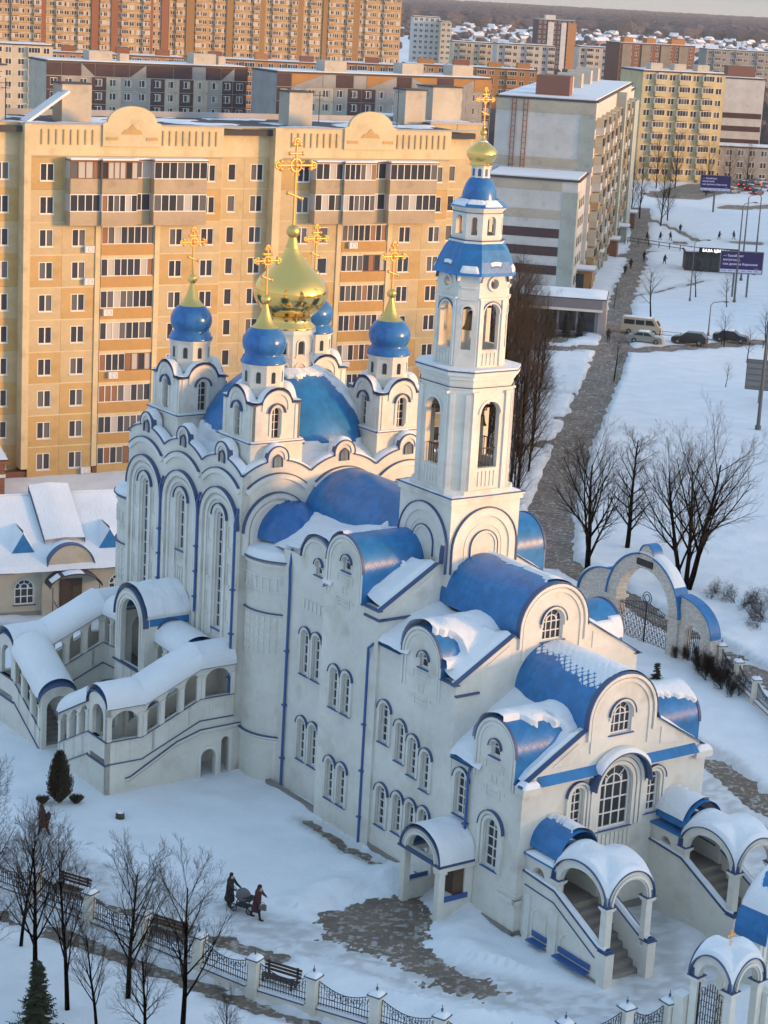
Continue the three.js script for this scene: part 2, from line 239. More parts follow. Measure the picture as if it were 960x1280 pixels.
for (const k of ['C', 'B', 'A']) {
  const L = LV[k], uS = k === 'A' ? -0.12 : 0;
  const s = shp(sideProfile(L)); for (const h of holesS[k]) s.holes.push(archHole(h[0], h[1], h[2], h[3]));
  part('side_wall', onS(ext(s, 0.5), uS), M.white, church);
  part('side_wall', onS(ext(shp(sideProfile(L)), 0.5), WID - 0.5 - uS), M.white, church);
  // raised band round the gable, its blue edge, and the edges of the eaves
  for (const [u, d] of [[uS - 0.07, 0.13], [WID - uS - 0.06, 0.13]]) {
    part('gable_band', [onS(ext(bandShape(L.cv, L.sp, L.r - 0.34, L.r - 0.2, 1.6), d * 0.6), u + 0.03), onS(ext(bandShape(L.cv, L.sp, L.r - 0.12, L.r + 0.01, 1.6), d), u)], M.trim, church);
    parts('edge_flashing', [onS(ext(bandShape(L.cv, L.sp, L.r + 0.02, L.r + 0.055, 0.0), 0.14), u - 0.03 + (u > 5 ? 0.06 : 0)),
    onS(ext(shp([[L.cv + L.r + 0.08, L.eB], [L.v1 - 0.05, L.eB], [L.v1 - 0.05, L.eB + 0.04], [L.cv + L.r + 0.08, L.eB + 0.04]]), 0.3), u - 0.1), onS(ext(shp([[L.v0 - 0.12, L.eF], [L.cv - L.r - 0.08, L.eF], [L.cv - L.r - 0.08, L.eF + 0.04], [L.v0 - 0.12, L.eF + 0.04]]), 0.3), u - 0.1)], M.flash, church);
  }
  // front wall with the arched middle and sloping shoulders
  const a = L.arch, y0 = L.asp, fw = [[-0.02, 0], [WID + 0.02, 0], [WID + 0.02, L.eF], [AX + a + 0.25, L.eF + 2.0], [AX + a, y0 - 0.35], ...arcPts(AX, y0, a, a, 0, PI, 30), [AX - a, y0 - 0.35], [AX - a - 0.25, L.eF + 2.0], [-0.02, L.eF]];
  const fs = shp(fw.map(p => [p[0], Math.max(p[1], k === 'C' ? 0 : L.eF - 4.6)])), fx = AX;
  const fh = k === 'C' ? [[AX, 4.35, 1.9, 3.05], [AX - 2.3, 4.7, 0.72, 2.0], [AX + 2.3, 4.7, 0.72, 2.0], [AX, 8.95, 1.24, 1.5]] : k === 'B' ? [[AX, 11.85, 1.24, 1.5]] : [];
  for (const h of fh) fs.holes.push(archHole(...h));
  part('front_wall', onF(ext(fs, 0.48), L.v0 - 0.012, 0.48), M.white, church);
  part('gable_band', [onF(ext(bandShape(AX, y0, a - 0.42, a - 0.26, 1.5), 0.08), L.v0 - 0.08, 0.08), onF(ext(bandShape(AX, y0, a - 0.16, a - 0.02, 0.9), 0.14), L.v0 - 0.14, 0.14),
    ...[-1, 1].map(q => onF(ext(shp([[AX + q * (a + 0.45), L.eF + 0.72], [AX + q * (a + 1.9), L.eF + 0.66], [AX + q * (a + 0.45), L.eF + 1.55]]), 0.06), L.v0 - 0.06, 0.06))], M.trim, church);
  const edgeL = [[-0.22, L.eF], [AX - a - 0.25, L.eF + 2.0], [AX - a - 0.01, y0 - 0.35], ...arcPts(AX, y0, a + 0.01, a + 0.01, PI, 0, 30), [AX + a + 0.25, L.eF + 2.0], [WID + 0.22, L.eF]];
  part('edge_flashing', onF(ext(polyBand(edgeL, 0.04), 0.3), L.v0 - 0.15, 0.3), M.flash, church);
  // snow banked on the sloping shoulders behind the front wall
  for (const q of [-1, 1]) part('snow', sheet(26, 10, (a, b) => { const w = lerp(0.15, 3.15, a), v = lerp(L.v0 + 0.16, L.cv - L.r + (k === 'C' ? 0.22 : 0.42), b), u = q < 0 ? w : WID - w, y = L.eF + w / 3.2 * 2.0; return [u, y + 0.05 + Math.min(1, b * 5, a * 8) * (0.1 + 0.12 * SNOWN(u * 2, v * 2, 19 + L.v0)) + (k === 'C' ? 0.1 : 0.5) * b * b * (1 - 0.85 * a) - 0.5 * smooth(0.86, 1, a) * b, -v]; }), M.snow, church);
  // roofs
  part('roof', barrelT(L.cv, L.sp, L.r + 0.016, L.eF - 0.1, uS - 0.05, k === 'A' ? AX - 1.9 : AX - a + 0.05), M.blue, church, true);
  part('roof', barrelT(L.cv, L.sp, L.r + 0.016, L.eF - 0.1, AX + a - 0.05, WID - uS + 0.05), M.blue, church, true);
  if (k !== 'A') part('roof', barrelA(AX, y0, a + 0.012, L.eF + 1.9, L.v0 - 0.03, L.v1), M.blue, church, true);
  // sloping snowy roof between this gable and the wall behind
  for (const q of [-1, 1]) {
    const ue = q < 0 ? uS - 0.14 : WID - uS + 0.14, ui = AX + q * (a - 0.1), vs = L.cv + L.r * 0.9;
    part('roof', sheet(1, 1, (s, t) => [lerp(ue, ui, s), lerp(L.eB + 0.08, L.sp + 1.0, s), -lerp(vs, L.v1, t)]), M.blue, church);
    part('snow', sheet(22, 14, (s, t) => { const u = lerp(ue, ui, s), v = lerp(vs - 0.4, L.v1 + 0.02, t); return [u, lerp(L.eB + 0.1, L.sp + 1.0, s) + 0.14 + 0.22 * SNOWN(u * 1.2, v * 1.2, 4 + L.v0) + 0.25 * s * (1 - s) * 2 - (s < 0.03 ? 0.16 : 0) + 0.25 * smooth(0.6, 1, t) * s, -v]; }), M.snow, church);
  }
}
// snow on the cross roofs; the blue shows where it has slid off
part('snow', snowT(2.05, 8.4, 1.48, -0.04, 3.9, (a, b, n) => b < 0.42 + 0.12 * n + 0.38 * smooth(0.72, 1, a) - 0.05 ? -1 + (b > 0.3 + 0.4 * n - 0.25 * a ? 1.6 : 0) + (a > 0.72 && b > 0.1 ? 1.4 : 0) : 0.4, 3, 0.22), M.snow, church);
part('snow', snowT(2.05, 8.4, 1.48, 7.4, 10.98, (a, b, n) => b > 0.40 - 0.3 * a + 0.2 * n - (a < 0.3 ? 0.2 : 0) ? 0.4 : -1, 13, 0.14), M.snow, church);
part('snow', sheet(120, 110, (a, b) => {   // thin frost on the tiles, thicker on the sheltered side
  const v = lerp(0.1, 5.1, a), ang = lerp(0.04, PI - 0.04, b), n = SNOWN(v, ang * 2.07, 21), e = q => { const f = q - Math.floor(q); return Math.min(f, 1 - f); }, k = 2.4, s0 = ang * 2.07, line = Math.min(e((v + s0) * k), e((v - s0) * k)), cover = b - 0.19 - 0.34 * (n - 0.5) - 0.12 * a, t = cover < 0 ? -0.16 : Math.min(0.1, 0.012 + cover * 0.22) - (line < 0.13 ? 0.05 * Math.max(0, 1 - cover * 3.2) + 0.02 * Math.max(0, 0.3 - cover) : 0); return [AX - Math.cos(ang) * (2.066 + t), 9.75 + Math.sin(ang) * (2.066 + t), -v]; }), M.snow, church);
part('snow', snowT(7.9, 10.9, 1.56, 0.02, 4.2, (a, b, n) => (a < 0.26 && b < 0.30 + 0.2 * n - a * 0.6 && b > 0.08) ? -1 : 0.5, 31, 0.3), M.snow, church);
part('snow', snowT(7.9, 10.9, 1.56, 7.4, 10.98, (a, b, n) => b < 0.16 + 0.12 * n || b > 0.62 + 0.2 * n ? 0.3 : -1, 37, 0.12), M.snow, church);
part('snow', snowA(AX, 12.55, 2.09, 5.5, 11.2, (a, b, n) => (b > 0.62 + 0.2 * (n - 0.5) - 0.18 * (1 - a) ? 0.35 : -1), 41, 0.12), M.snow, church);
part('snow', snowT(14.35, 13.7, 1.59, -0.1, 3.7, (a, b, n) => b > 0.62 + 0.3 * (n - 0.5) ? 0.4 : n > 0.68 ? 0.1 : -1, 47, 0.16), M.snow, church);
// ledge and corner blocks of the front
parts('front_ledge', [onF(ext(shp([[0.5, 7.14], [AX - 1.6, 7.14], [AX - 1.6, 7.3], [0.5, 7.3]]), 0.2), -0.21, 0.2), onF(ext(shp([[AX + 1.6, 7.14], [10.5, 7.14], [10.5, 7.3], [AX + 1.6, 7.3]]), 0.2), -0.21, 0.2)], M.trim, church);
for (const [a, b] of [[0.75, AX - 1.2], [AX + 1.2, 10.25]]) part('ledge_roof', sheet(1, 1, (s, t) => [lerp(a, b, s), lerp(7.66, 7.31, t), lerp(0.01, 0.4, t)]), M.blue, church);
for (const u of [0.3, 10.7]) { part('corner_block', [bv(u - 0.52, u + 0.52, 6.95, 7.28, -0.3, 0.3)], M.trim, church); part('snow', sheet(10, 8, (s, t) => { const e = Math.min(1, Math.min(s, 1 - s) * 7, Math.min(t, 1 - t) * 7); return [u + lerp(-0.5, 0.5, s), 7.27 + e * (0.22 + 0.1 * SNOWN(s * 4, t * 4, u)), lerp(0.32, -0.35, t)]; }), M.snow, church); }
// windows of the side wall
const oBig = { nx: 2, ny: 4, rings: 2, hood: 0.16 }, oPair = { nx: 2, ny: 4, rings: 1, hood: 0.16, depth: 0.34 }, oLun = { nx: 1, ny: 1, rings: 1, hood: 0.09, leg: 0, sx: 0.1 };
for (const [k, u] of [['C', 0], ['B', 0], ['A', -0.12]]) holesS[k].forEach((h, i) => { const lun = h[3] < 0.8; winS((lun ? 'l' : i === 0 && k === 'C' ? 'b' : 'p') + h[2] + h[3], h[2], h[3], lun ? oLun : (i === 0 && k === 'C') ? oBig : oPair, h[0], h[1], u); });
// windows of the front
winF('front', 1.9, 3.05, { nx: 4, ny: 3, rings: 3, hood: 0.17, fan: true, t: 0.06, depth: 0.36 }, AX, 4.35, 0);
part('window_hood_roof', ext(bandShape(AX, 4.35 + 2.1, 1.66, 1.72, 0, 0.05, PI - 0.05), 0.62), M.flash, church).position.z = 0;
part('snow', sheet(26, 6, (a, b) => { const an = lerp(0.55, PI - 0.35, a), R = 1.73 + Math.min(1, Math.min(a, 1 - a) * 9, Math.min(b, 1 - b) * 6) * 0.17; return [AX - Math.cos(an) * R, 6.45 + Math.sin(an) * R, lerp(0, 0.62, b)]; }), M.snow, church);
for (const q of [-2.3, 2.3]) winF('fside', 0.72, 2.0, { nx: 2, ny: 4, rings: 2, hood: 0.12, depth: 0.34 }, AX + q, 4.7, 0);
for (const [y, v] of [[8.95, 0], [11.85, 5.2]]) winF('gable', 1.24, 1.5, { nx: 4, ny: 2, rings: 1, hood: 0.12, fan: true, leg: 0.2, t: 0.045 }, AX, y, v);
part('blind_panel', Array.from({ length: 9 }, (_, i) => onF(ext(shp([[AX - 1.15 + i * 0.26, 3.3], [AX - 1.0 + i * 0.26, 3.3], [AX - 1.0 + i * 0.26, 4.15], [AX - 1.15 + i * 0.26, 4.15]]), 0.06), -0.06, 0.06)), M.trim, church);
// plaster relief under the small gable windows
for (const [v, y, u] of [[2.05, 6.1, 0], [7.85, 8.6, 0], [14.3, 11.6, -0.12]]) {
  const R = []; const bx = (a, b, c, d) => R.push(onS(ext(shp([[v + a, y + c], [v + b, y + c], [v + b, y + d], [v + a, y + d]]), 0.07), u - 0.05));
  bx(-0.5, 0.5, 0.0, 0.05); bx(-0.42, 0.42, 0.2, 0.26); bx(-0.34, 0.34, 0.36, 0.42); bx(-0.5, -0.44, 0.05, 0.5); bx(0.44, 0.5, 0.05, 0.5); bx(-0.14, 0.14, 0.7, 0.75); bx(-0.18, -0.13, 0.7, 1.05); bx(0.13, 0.18, 0.7, 1.05); bx(-0.36, 0.36, 1.2, 1.26); bx(-0.44, 0.44, 1.42, 1.48); bx(-0.55, 0.55, 1.62, 1.67); bx(-0.8, -0.62, 0.35, 0.45); bx(0.62, 0.8, 0.35, 0.45); bx(0.6, 0.66, 1.3, 1.66); bx(-0.66, -0.6, 1.3, 1.66);
  part('plaster_relief', R, M.trim, church);
}
// bay beside the round stair tower
{
  const s = shp([[16.05, 0], [20.6, 0], [20.6, 13.0], [18.95, 13.0], ...arcPts(17.5, 13.0, 1.45, 1.3, 0, PI, 20), [16.05, 13.0]]);
  const hs = [[18.25, 6.9, 0.62, 2.35], [17.2, 6.9, 0.62, 2.35], [18.2, 2.3, 0.62, 2.2], [17.15, 2.3, 0.62, 2.2]];
  for (const h of hs) s.holes.push(archHole(...h)); s.holes.push(archHole(17.35, 12.4, 0.5, 0.75));
  part('side_wall', onS(ext(s, 0.5), 0.4), M.white, church);
  for (const h of hs) winS('bay' + h[2] + h[3], h[2], h[3], oPair, h[0], h[1], 0.4);
  winS('oval', 0.5, 0.75, { nx: 1, ny: 1, rings: 1, hood: 0.08, leg: 0.1 }, 17.35, 12.4, 0.4);
  part('edge_flashing', [onS(ext(polyBand(arcPts(17.5, 13.0, 1.47, 1.32, PI, 0, 24), 0.045), 0.5), 0.3)], M.flash, church);
  part('gable_band', [onS(ext(polyBand(arcPts(17.5, 13.0, 1.2, 1.07, PI, 0, 24), 0.12), 0.1), 0.32)], M.trim, church);
  part('side_wall', bv(WID - 0.9, WID - 0.4, 0, 13, 16.05, 20.6), M.white, church);
  part('roof', barrelT(17.5, 12.9, 1.44, 11, 0.8, 5), M.blue, church, true);
  part('snow', sheet(20, 20, (a, b) => { const u = lerp(0.5, 4.4, a), v = lerp(16.0, 20.8, b), y = 12.9 + 1.25 * Math.sqrt(Math.max(0, 1 - ((v - 17.5) / 1.75) ** 2)) * (v < 19 ? 1 : 0.8) * (1 - 0.2 * a) + 0.5 * a; return [u, Math.max(12.7, y) + 0.15 + 0.3 * SNOWN(u, v, 71), -v]; }), M.snow, church);
  part('wall_relief', Array.from({ length: 7 }, (_, i) => onS(ext(shp([[16.3 + i * 0.36, 10.4], [16.56 + i * 0.36, 10.4], [16.56 + i * 0.36, 10.9], [16.3 + i * 0.36, 10.9]]), 0.06), 0.35)), M.trim, church);
  part('blind_arch', [onS(ext(archShape(16.5, 7.0, 0.42, 1.9), 0.1), 0.31)], M.trim, church);
}
// cornice ledges and belts
parts('belt_course', [bv(-0.1, 0.3, 1.72, 1.92, -0.1, 1.25), bv(-0.1, 1.0, 1.72, 1.92, -0.12, 0.1), bv(9.9, WID + 0.1, 1.72, 1.92, -0.12, 0.1), bv(-0.08, 0.3, 2.1, 2.2, -0.09, 1.2)], M.trim, church);
parts('belt_course', [bv(-0.05, 3.2, 11.75, 11.87, 11.2, 11.33), bv(-0.2, 0.2, 11.75, 11.87, 11.2, 12.5), bv(-0.05, 1.3, 9.85, 9.95, 5.08, 5.25)], M.flash, church);
part('plinth', [bv(-0.09, 0.2, 0, 0.42, -0.1, 20.7), bv(-0.09, WID + 0.09, 0, 0.42, -0.1, 0.1), bv(WID - 0.2, WID + 0.09, 0, 0.42, 0.1, 20.7)], M.plinth, church);
// drainpipes
function pipe(pts) { return part('drainpipe', [tube(pts, 0.07, 8), ...[0.35, 0.6, 0.85].map(k => { const a = pts[pts.length - 2], b = pts[pts.length - 1]; return bb(-0.12, 0.12, -0.04, 0.04, -0.12, 0.12).translate(a[0], lerp(a[1], b[1], k), a[2]); })], M.pipe, church); }
pipe([[0.1, 10.8, -11.5], [-0.25, 10.5, -11.75], [-0.32, 10.1, -11.9], [-0.16, 9.7, -12.0], [-0.16, 0.1, -12.0]]);
pipe([[0.0, 7.1, -3.75], [-0.25, 6.9, -3.72], [-0.16, 6.5, -3.7], [-0.16, 0.1, -3.7]]);
pipe([[0.5, 13.1, -20.0], [0.2, 12.8, -19.9], [0.3, 11.8, -19.8], [0.28, 0.1, -19.8]]);

// ---- bell tower over the middle of the third step
const TU = 5.6, TV = 13.0;
const tower = group('bell_tower', church); tower.position.set(TU, 0, -TV);
const faceAt = (g, k, d) => g.translate(0, 0, d).rotateY(k * PI / 4);
function prism(s, c, y0, y1) { const h = s / 2; return new THREE.ExtrudeGeometry(shp([[-h + c, -h], [h - c, -h], [h, -h + c], [h, h - c], [h - c, h], [-h + c, h], [-h, h - c], [-h, -h + c]]), { depth: y1 - y0, bevelEnabled: false }).rotateX(-PI / 2).translate(0, y0, 0); }
part('base_block', [bb(-2.1, 2.1, 10, 17.2, -2.1, 2.1), bb(-2.2, 2.2, 17.2, 17.45, -2.2, 2.2)], M.white, tower);
part('cornice', [prism(4.56, 0.02, 17.45, 17.52), prism(4.2, 0.7, 17.52, 17.8)], M.trim, tower);
part('snow', sheet(24, 24, (a, b) => { const x = lerp(-2.26, 2.26, a), z = lerp(-2.26, 2.26, b), e = Math.min(1, Math.min(a, 1 - a, b, 1 - b) * 20); return [x, 17.5 + e * 0.09 + 0.05 * SNOWN(x * 2, z * 2, 3), z]; }), M.snow, tower);
const archTrim = [], archFlash = [];
for (const k of [0, 2, 4, 6]) {
  archTrim.push(faceAt(ext(bandShape(0, 14.95, 1.55, 1.95, 1), 0.1), k, 2.08), faceAt(ext(bandShape(0, 14.95, 0.7, 0.82, 1), 0.08), k, 2.08), faceAt(ext(bandShape(0, 14.95, 1.1, 1.2, 1), 0.05), k, 2.08));
  archFlash.push(faceAt(ext(bandShape(0, 14.95, 1.96, 2.01, 1.2), 0.16), k, 2.08), faceAt(ext(bandShape(0, 14.95, 0.82, 0.86, 0.6), 0.11), k, 2.08));
}
part('arch_moulding', archTrim, M.trim, tower); part('edge_flashing', [...archFlash, prism(4.6, 0.02, 17.52, 17.56)], M.flash, tower);
function tier(s, c, y0, y1, holeW, holeY0, holeY1, chHole, t = 0.3, eye = 0) {
  const G = [], mw = s - 2 * c, cw = c * Math.SQRT2, dc = (s - c) / Math.SQRT2;
  for (let k = 0; k < 8; k++) {
    const main = k % 2 === 0, w = main ? mw : cw, sh = shp([[-w / 2, y0], [w / 2, y0], [w / 2, y1], [-w / 2, y1]]);
    if (main) { sh.holes.push(archHole(0, holeY0, holeW, holeY1 - holeY0)); if (eye) { const h = new THREE.Path(); h.absarc(0, eye, 0.25, 0, PI * 2, true); sh.holes.push(h); } } else if (chHole) sh.holes.push(archHole(0, holeY0, chHole, holeY1 - holeY0 - 0.05));
    G.push(faceAt(ext(sh, t), k, (main ? s / 2 : dc) - t));
  } return G;
}
part('belfry_wall', tier(3.9, 0.8, 17.75, 23.2, 1.15, 18.85, 22.1, 0), M.white, tower);
const pil = []; for (const k of [0, 2, 4, 6]) for (const x of [-0.98, 0.98]) { pil.push(faceAt(bb(x - 0.14, x + 0.14, 17.8, 22.5, 0, 0.1), k, 1.945), faceAt(bb(x - 0.2, x + 0.2, 22.5, 22.62, 0, 0.16), k, 1.945)); }
for (const k of [1, 3, 5, 7]) for (const x of [-0.38, 0.38]) pil.push(faceAt(bb(x - 0.11, x + 0.11, 17.8, 22.5, 0, 0.09), k, 2.185));
for (const k of [0, 2, 4, 6]) { pil.push(faceAt(ext(bandShape(0, 21.52, 0.6, 0.72, 0), 0.06), k, 1.945)); for (let i = 0; i < 5; i++) pil.push(faceAt(bb(-0.52 + i * 0.24, -0.44 + i * 0.24, 17.95, 18.7, 0, 0.05), k, 1.945)); }
part('pilaster', pil, M.trim, tower);
part('cornice', [prism(4.0, 0.8, 22.72, 22.8), prism(4.1, 0.8, 23.2, 23.4), prism(4.4, 0.9, 23.4, 23.58)], M.trim, tower);
part('edge_flashing', [prism(4.48, 0.92, 23.58, 23.64), prism(4.06, 0.82, 22.8, 22.83)], M.flash, tower);
part('snow', [prism(4.42, 0.9, 23.64, 23.72)], M.snow, tower);
part('floor_slab', [prism(3.4, 0.6, 18.3, 18.45), prism(3.4, 0.6, 23.2, 23.3), prism(2.6, 0.5, 28.0, 28.1)], M.concrete, tower);
part('belfry_wall', tier(3.1, 0.72, 23.6, 28.15, 0.92, 24.55, 26.75, 0.48, 0.26, 27.72), M.white, tower);
const pil2 = []; for (const k of [0, 2, 4, 6]) { for (const x of [-0.66, 0.66]) pil2.push(faceAt(bb(x - 0.09, x + 0.09, 23.75, 26.95, 0, 0.08), k, 1.545)); pil2.push(faceAt(bb(-0.82, 0.82, 26.95, 27.06, 0, 0.13), k, 1.545), faceAt(ext(bandShape(0, 26.29, 0.48, 0.56, 0), 0.05), k, 1.545)); pil2.push(faceAt(ext(bandShape(0, 27.72, 0.24, 0.36, 0, 0, 2 * PI, 28), 0.1), k, 1.545), faceAt(ext(bandShape(0, 27.72, 0.3, 0.8, 0, 0.02, PI - 0.02, 20), 0.12), k, 1.44)); for (let i = 0; i < 4; i++) pil2.push(faceAt(bb(-0.4 + i * 0.24, -0.32 + i * 0.24, 23.8, 24.4, 0, 0.05), k, 1.545)); }
for (const k of [1, 3, 5, 7]) { pil2.push(faceAt(bb(-0.4, 0.4, 26.95, 27.03, 0, 0.1), k, 1.68), faceAt(bb(-0.36, 0.36, 27.5, 27.6, 0, 0.1), k, 1.68), faceAt(ext(bandShape(0, 26.4, 0.25, 0.33, 0.2), 0.06), k, 1.68)); }
part('pilaster', pil2, M.trim, tower);
part('edge_flashing', [0, 2, 4, 6].flatMap(k => [faceAt(ext(bandShape(0, 27.72, 0.8, 0.86, 0, 0.1, PI - 0.1), 0.24), k, 1.44), faceAt(ext(bandShape(0, 26.29, 0.56, 0.6, 0), 0.07), k, 1.545)]), M.flash, tower);
// blue bell-shaped roof of the belfry
function loft(levels, n8 = 8) {   // chamfered-square rings -> faceted roof
  const P = []; const ring = (s, c, y) => { const h = s / 2; return [[-h + c, h], [h - c, h], [h, h - c], [h, -h + c], [h - c, -h], [-h + c, -h], [-h, -h + c], [-h, h - c]].map(p => [p[0], y, p[1]]); };
  for (let i = 0; i < levels.length - 1; i++) { const A = ring(...levels[i]), B = ring(...levels[i + 1]); for (let k = 0; k < 8; k++) { const a = A[k], b = A[(k + 1) % 8], c = B[(k + 1) % 8], d = B[k]; P.push(...a, ...b, ...c, ...a, ...c, ...d); } }
  const g = new THREE.BufferGeometry(); g.setAttribute('position', new THREE.Float32BufferAttribute(P, 3)); g.computeVertexNormals(); return g;
}
part('belfry_roof', loft([[3.62, 0.84, 28.1], [3.5, 0.82, 28.25], [3.2, 0.76, 28.75], [2.75, 0.66, 29.3], [2.36, 0.6, 29.62]]), M.blue, tower);
part('snow', [...[0, 2, 4, 6].map(k => { const g = sheet(20, 6, (a, b) => { const an = lerp(0.12, PI - 0.12, a), e = Math.min(1, Math.min(a, 1 - a) * 8, Math.min(b, 1 - b) * 6), R = 0.87 + e * (0.12 + 0.1 * SNOWN(a * 6, b * 3, k)); return [-Math.cos(an) * R, 27.72 + Math.sin(an) * R, lerp(0.04, -0.25, b) + 0.12]; }); return faceAt(g, k, 1.5); }), ...[1, 3, 5, 7].map(k => faceAt(sheet(12, 6, (a, b) => { const e = Math.min(1, Math.min(a, 1 - a) * 6, Math.min(b, 1 - b) * 5); return [lerp(-0.5, 0.5, a), 28.2 + b * 0.36 + e * 0.08, -b * 0.2 + e * 0.07]; }), k, 1.9))], M.snow, tower);
part('lantern_wall', tier(2.2, 0.56, 29.6, 31.15, 0.5, 29.95, 30.85, 0.3, 0.2), M.white, tower);
part('cornice', [prism(2.42, 0.6, 29.56, 29.68), prism(2.4, 0.6, 31.15, 31.27)], M.trim, tower);
part('edge_flashing', [prism(2.48, 0.62, 29.68, 29.72), prism(2.3, 0.58, 30.98, 31.01)], M.flash, tower);
part('lantern_roof', loft([[2.56, 0.64, 31.25], [2.3, 0.6, 31.38], [1.75, 0.5, 31.6]]), M.blue, tower);
part('snow', [...[0, 5, 6, 7].map(k => faceAt(sheet(12, 6, (a, b) => { const e = Math.min(1, Math.min(a, 1 - a) * 7, Math.min(b, 1 - b) * 5), w = lerp(0.56, 0.4, b); return [lerp(-w, w, a), 31.28 + b * 0.3 + e * 0.09, -b * 0.38]; }), k, 1.24))], M.snow, tower);
part('small_dome', lathe([[0.86, 31.5], [0.84, 31.7], [0.8, 31.95], [0.7, 32.25], [0.56, 32.5], [0.44, 32.6]], 32), M.onion, tower);
part('drum', [prism(0.86, 0.24, 32.55, 33.12), prism(1.0, 0.28, 33.12, 33.18)], M.trim, tower);
parts('drum_opening', [0, 1, 2, 3, 4, 5, 6, 7].map(k => faceAt(new THREE.ShapeGeometry(archShape(0, 32.66, 0.16, 0.36)), k, (k % 2 ? (0.86 - 0.24) / Math.SQRT2 : 0.43) + 0.004)), M.flash, tower);
part('onion_dome', lathe([[0.5, 33.14], [0.62, 33.2], [0.5, 33.26], [0.62, 33.42], [0.72, 33.6], [0.72, 33.78], [0.6, 33.98], [0.4, 34.14], [0.2, 34.28], [0.1, 34.42], [0.06, 34.55]], 40), M.gold, tower);
part('finial', [ball(0.16, 0, 34.68, 0), ball(0.09, 0, 34.92, 0, 10, 8)], M.goldDull, tower);
part('snow', sheet(24, 8, (a, b) => { const an = a * 2 * PI, r = lerp(0.12, 0.56, b), y = 34.42 - 0.44 * (r / 0.5) ** 1.1 + (b < 0.85 ? 0.04 : -0.03) + 0.03 * SNOWN(a * 8, b * 3, 5); return [Math.cos(an) * r, y - 0.02, Math.sin(an) * r]; }), M.snow, tower);
function crossGeo(h, w, r) {   // round-ended Orthodox cross with rings and a slanting foot bar
  const G = [bar([0, 0, 0], [0, h, 0], r, 8), bar([-w / 2, h * 0.72, 0], [w / 2, h * 0.72, 0], r, 8), bar([-w * 0.2, h * 0.36 + w * 0.07, 0], [w * 0.2, h * 0.36 - w * 0.07, 0], r * 0.9, 8), bar([-w * 0.18, h * 0.86, 0], [w * 0.18, h * 0.86, 0], r * 0.9, 8)];
  const tre = (x, y) => G.push(new THREE.TorusGeometry(w * 0.07, r * 0.8, 6, 14).translate(x, y, 0), ball(r * 1.5, x, y, 0, 10, 8));
  tre(-w / 2, h * 0.72); tre(w / 2, h * 0.72); tre(0, h); for (const [x, y] of [[-w / 2, h * 0.72], [w / 2, h * 0.72]]) for (const q of [-1, 1]) G.push(ball(r * 1.7, x - Math.sign(x) * w * 0.08, y + q * w * 0.09, 0, 10, 8));
  for (const q of [-1, 1]) G.push(ball(r * 1.7, q * w * 0.09, h - w * 0.07, 0, 10, 8), ball(r * 1.6, q * w * 0.2, h * 0.36 - q * w * 0.07, 0, 10, 8), ball(r * 1.6, q * w * 0.18, h * 0.86, 0, 10, 8));
  G.push(new THREE.TorusGeometry(w * 0.15, r * 0.9, 6, 20).translate(0, h * 0.72, 0), ball(r * 2.4, 0, h * 0.72, 0, 12, 8));
  for (let i = 0; i < 8; i++) { const a = (i + 0.5) * PI / 4; G.push(bar([Math.cos(a) * w * 0.15, h * 0.72 + Math.sin(a) * w * 0.15, 0], [Math.cos(a) * w * 0.26, h * 0.72 + Math.sin(a) * w * 0.26, 0], r * 0.4, 5)); }
  return G;
}
{ const c = part('cross', crossGeo(1.75, 0.95, 0.035), M.crossGold, tower); c.position.set(0, 34.95, 0); }
// bells and rails inside the belfry
const bellG = ready(lathe([[0.0, 1.0], [0.14, 0.98], [0.26, 0.85], [0.3, 0.5], [0.36, 0.22], [0.5, 0.0], [0.46, 0.0], [0.3, 0.25]], 24));
for (const [x, y, z, s] of [[-0.5, 20.5, 0.4, 1], [0.55, 20.6, -0.35, 0.8], [0.4, 20.7, 0.8, 0.55], [-0.7, 20.7, -0.6, 0.6], [0, 25.3, 0, 0.9]]) { const m = again('bell', bellG, M.bronze, tower); m.position.set(x, y, z); m.scale.setScalar(s); }
parts('bell_beam', [bb(-1.6, 1.6, 21.45, 21.6, 0.3, 0.45), bb(-1.6, 1.6, 21.45, 21.6, -0.6, -0.45), bb(-0.08, 0.08, 21.6, 21.75, -1.6, 1.6), bb(-1.2, 1.2, 26.3, 26.4, -0.06, 0.06)], M.door, tower);
parts('railing', [0, 2, 4, 6].flatMap(k => [faceAt(bb(-0.57, 0.57, 19.75, 19.8, 0, 0.04), k, 1.7), ...Array.from({ length: 6 }, (_, i) => faceAt(bb(-0.5 + i * 0.2, -0.47 + i * 0.2, 18.85, 19.75, 0, 0.03), k, 1.7))]), M.iron, tower);

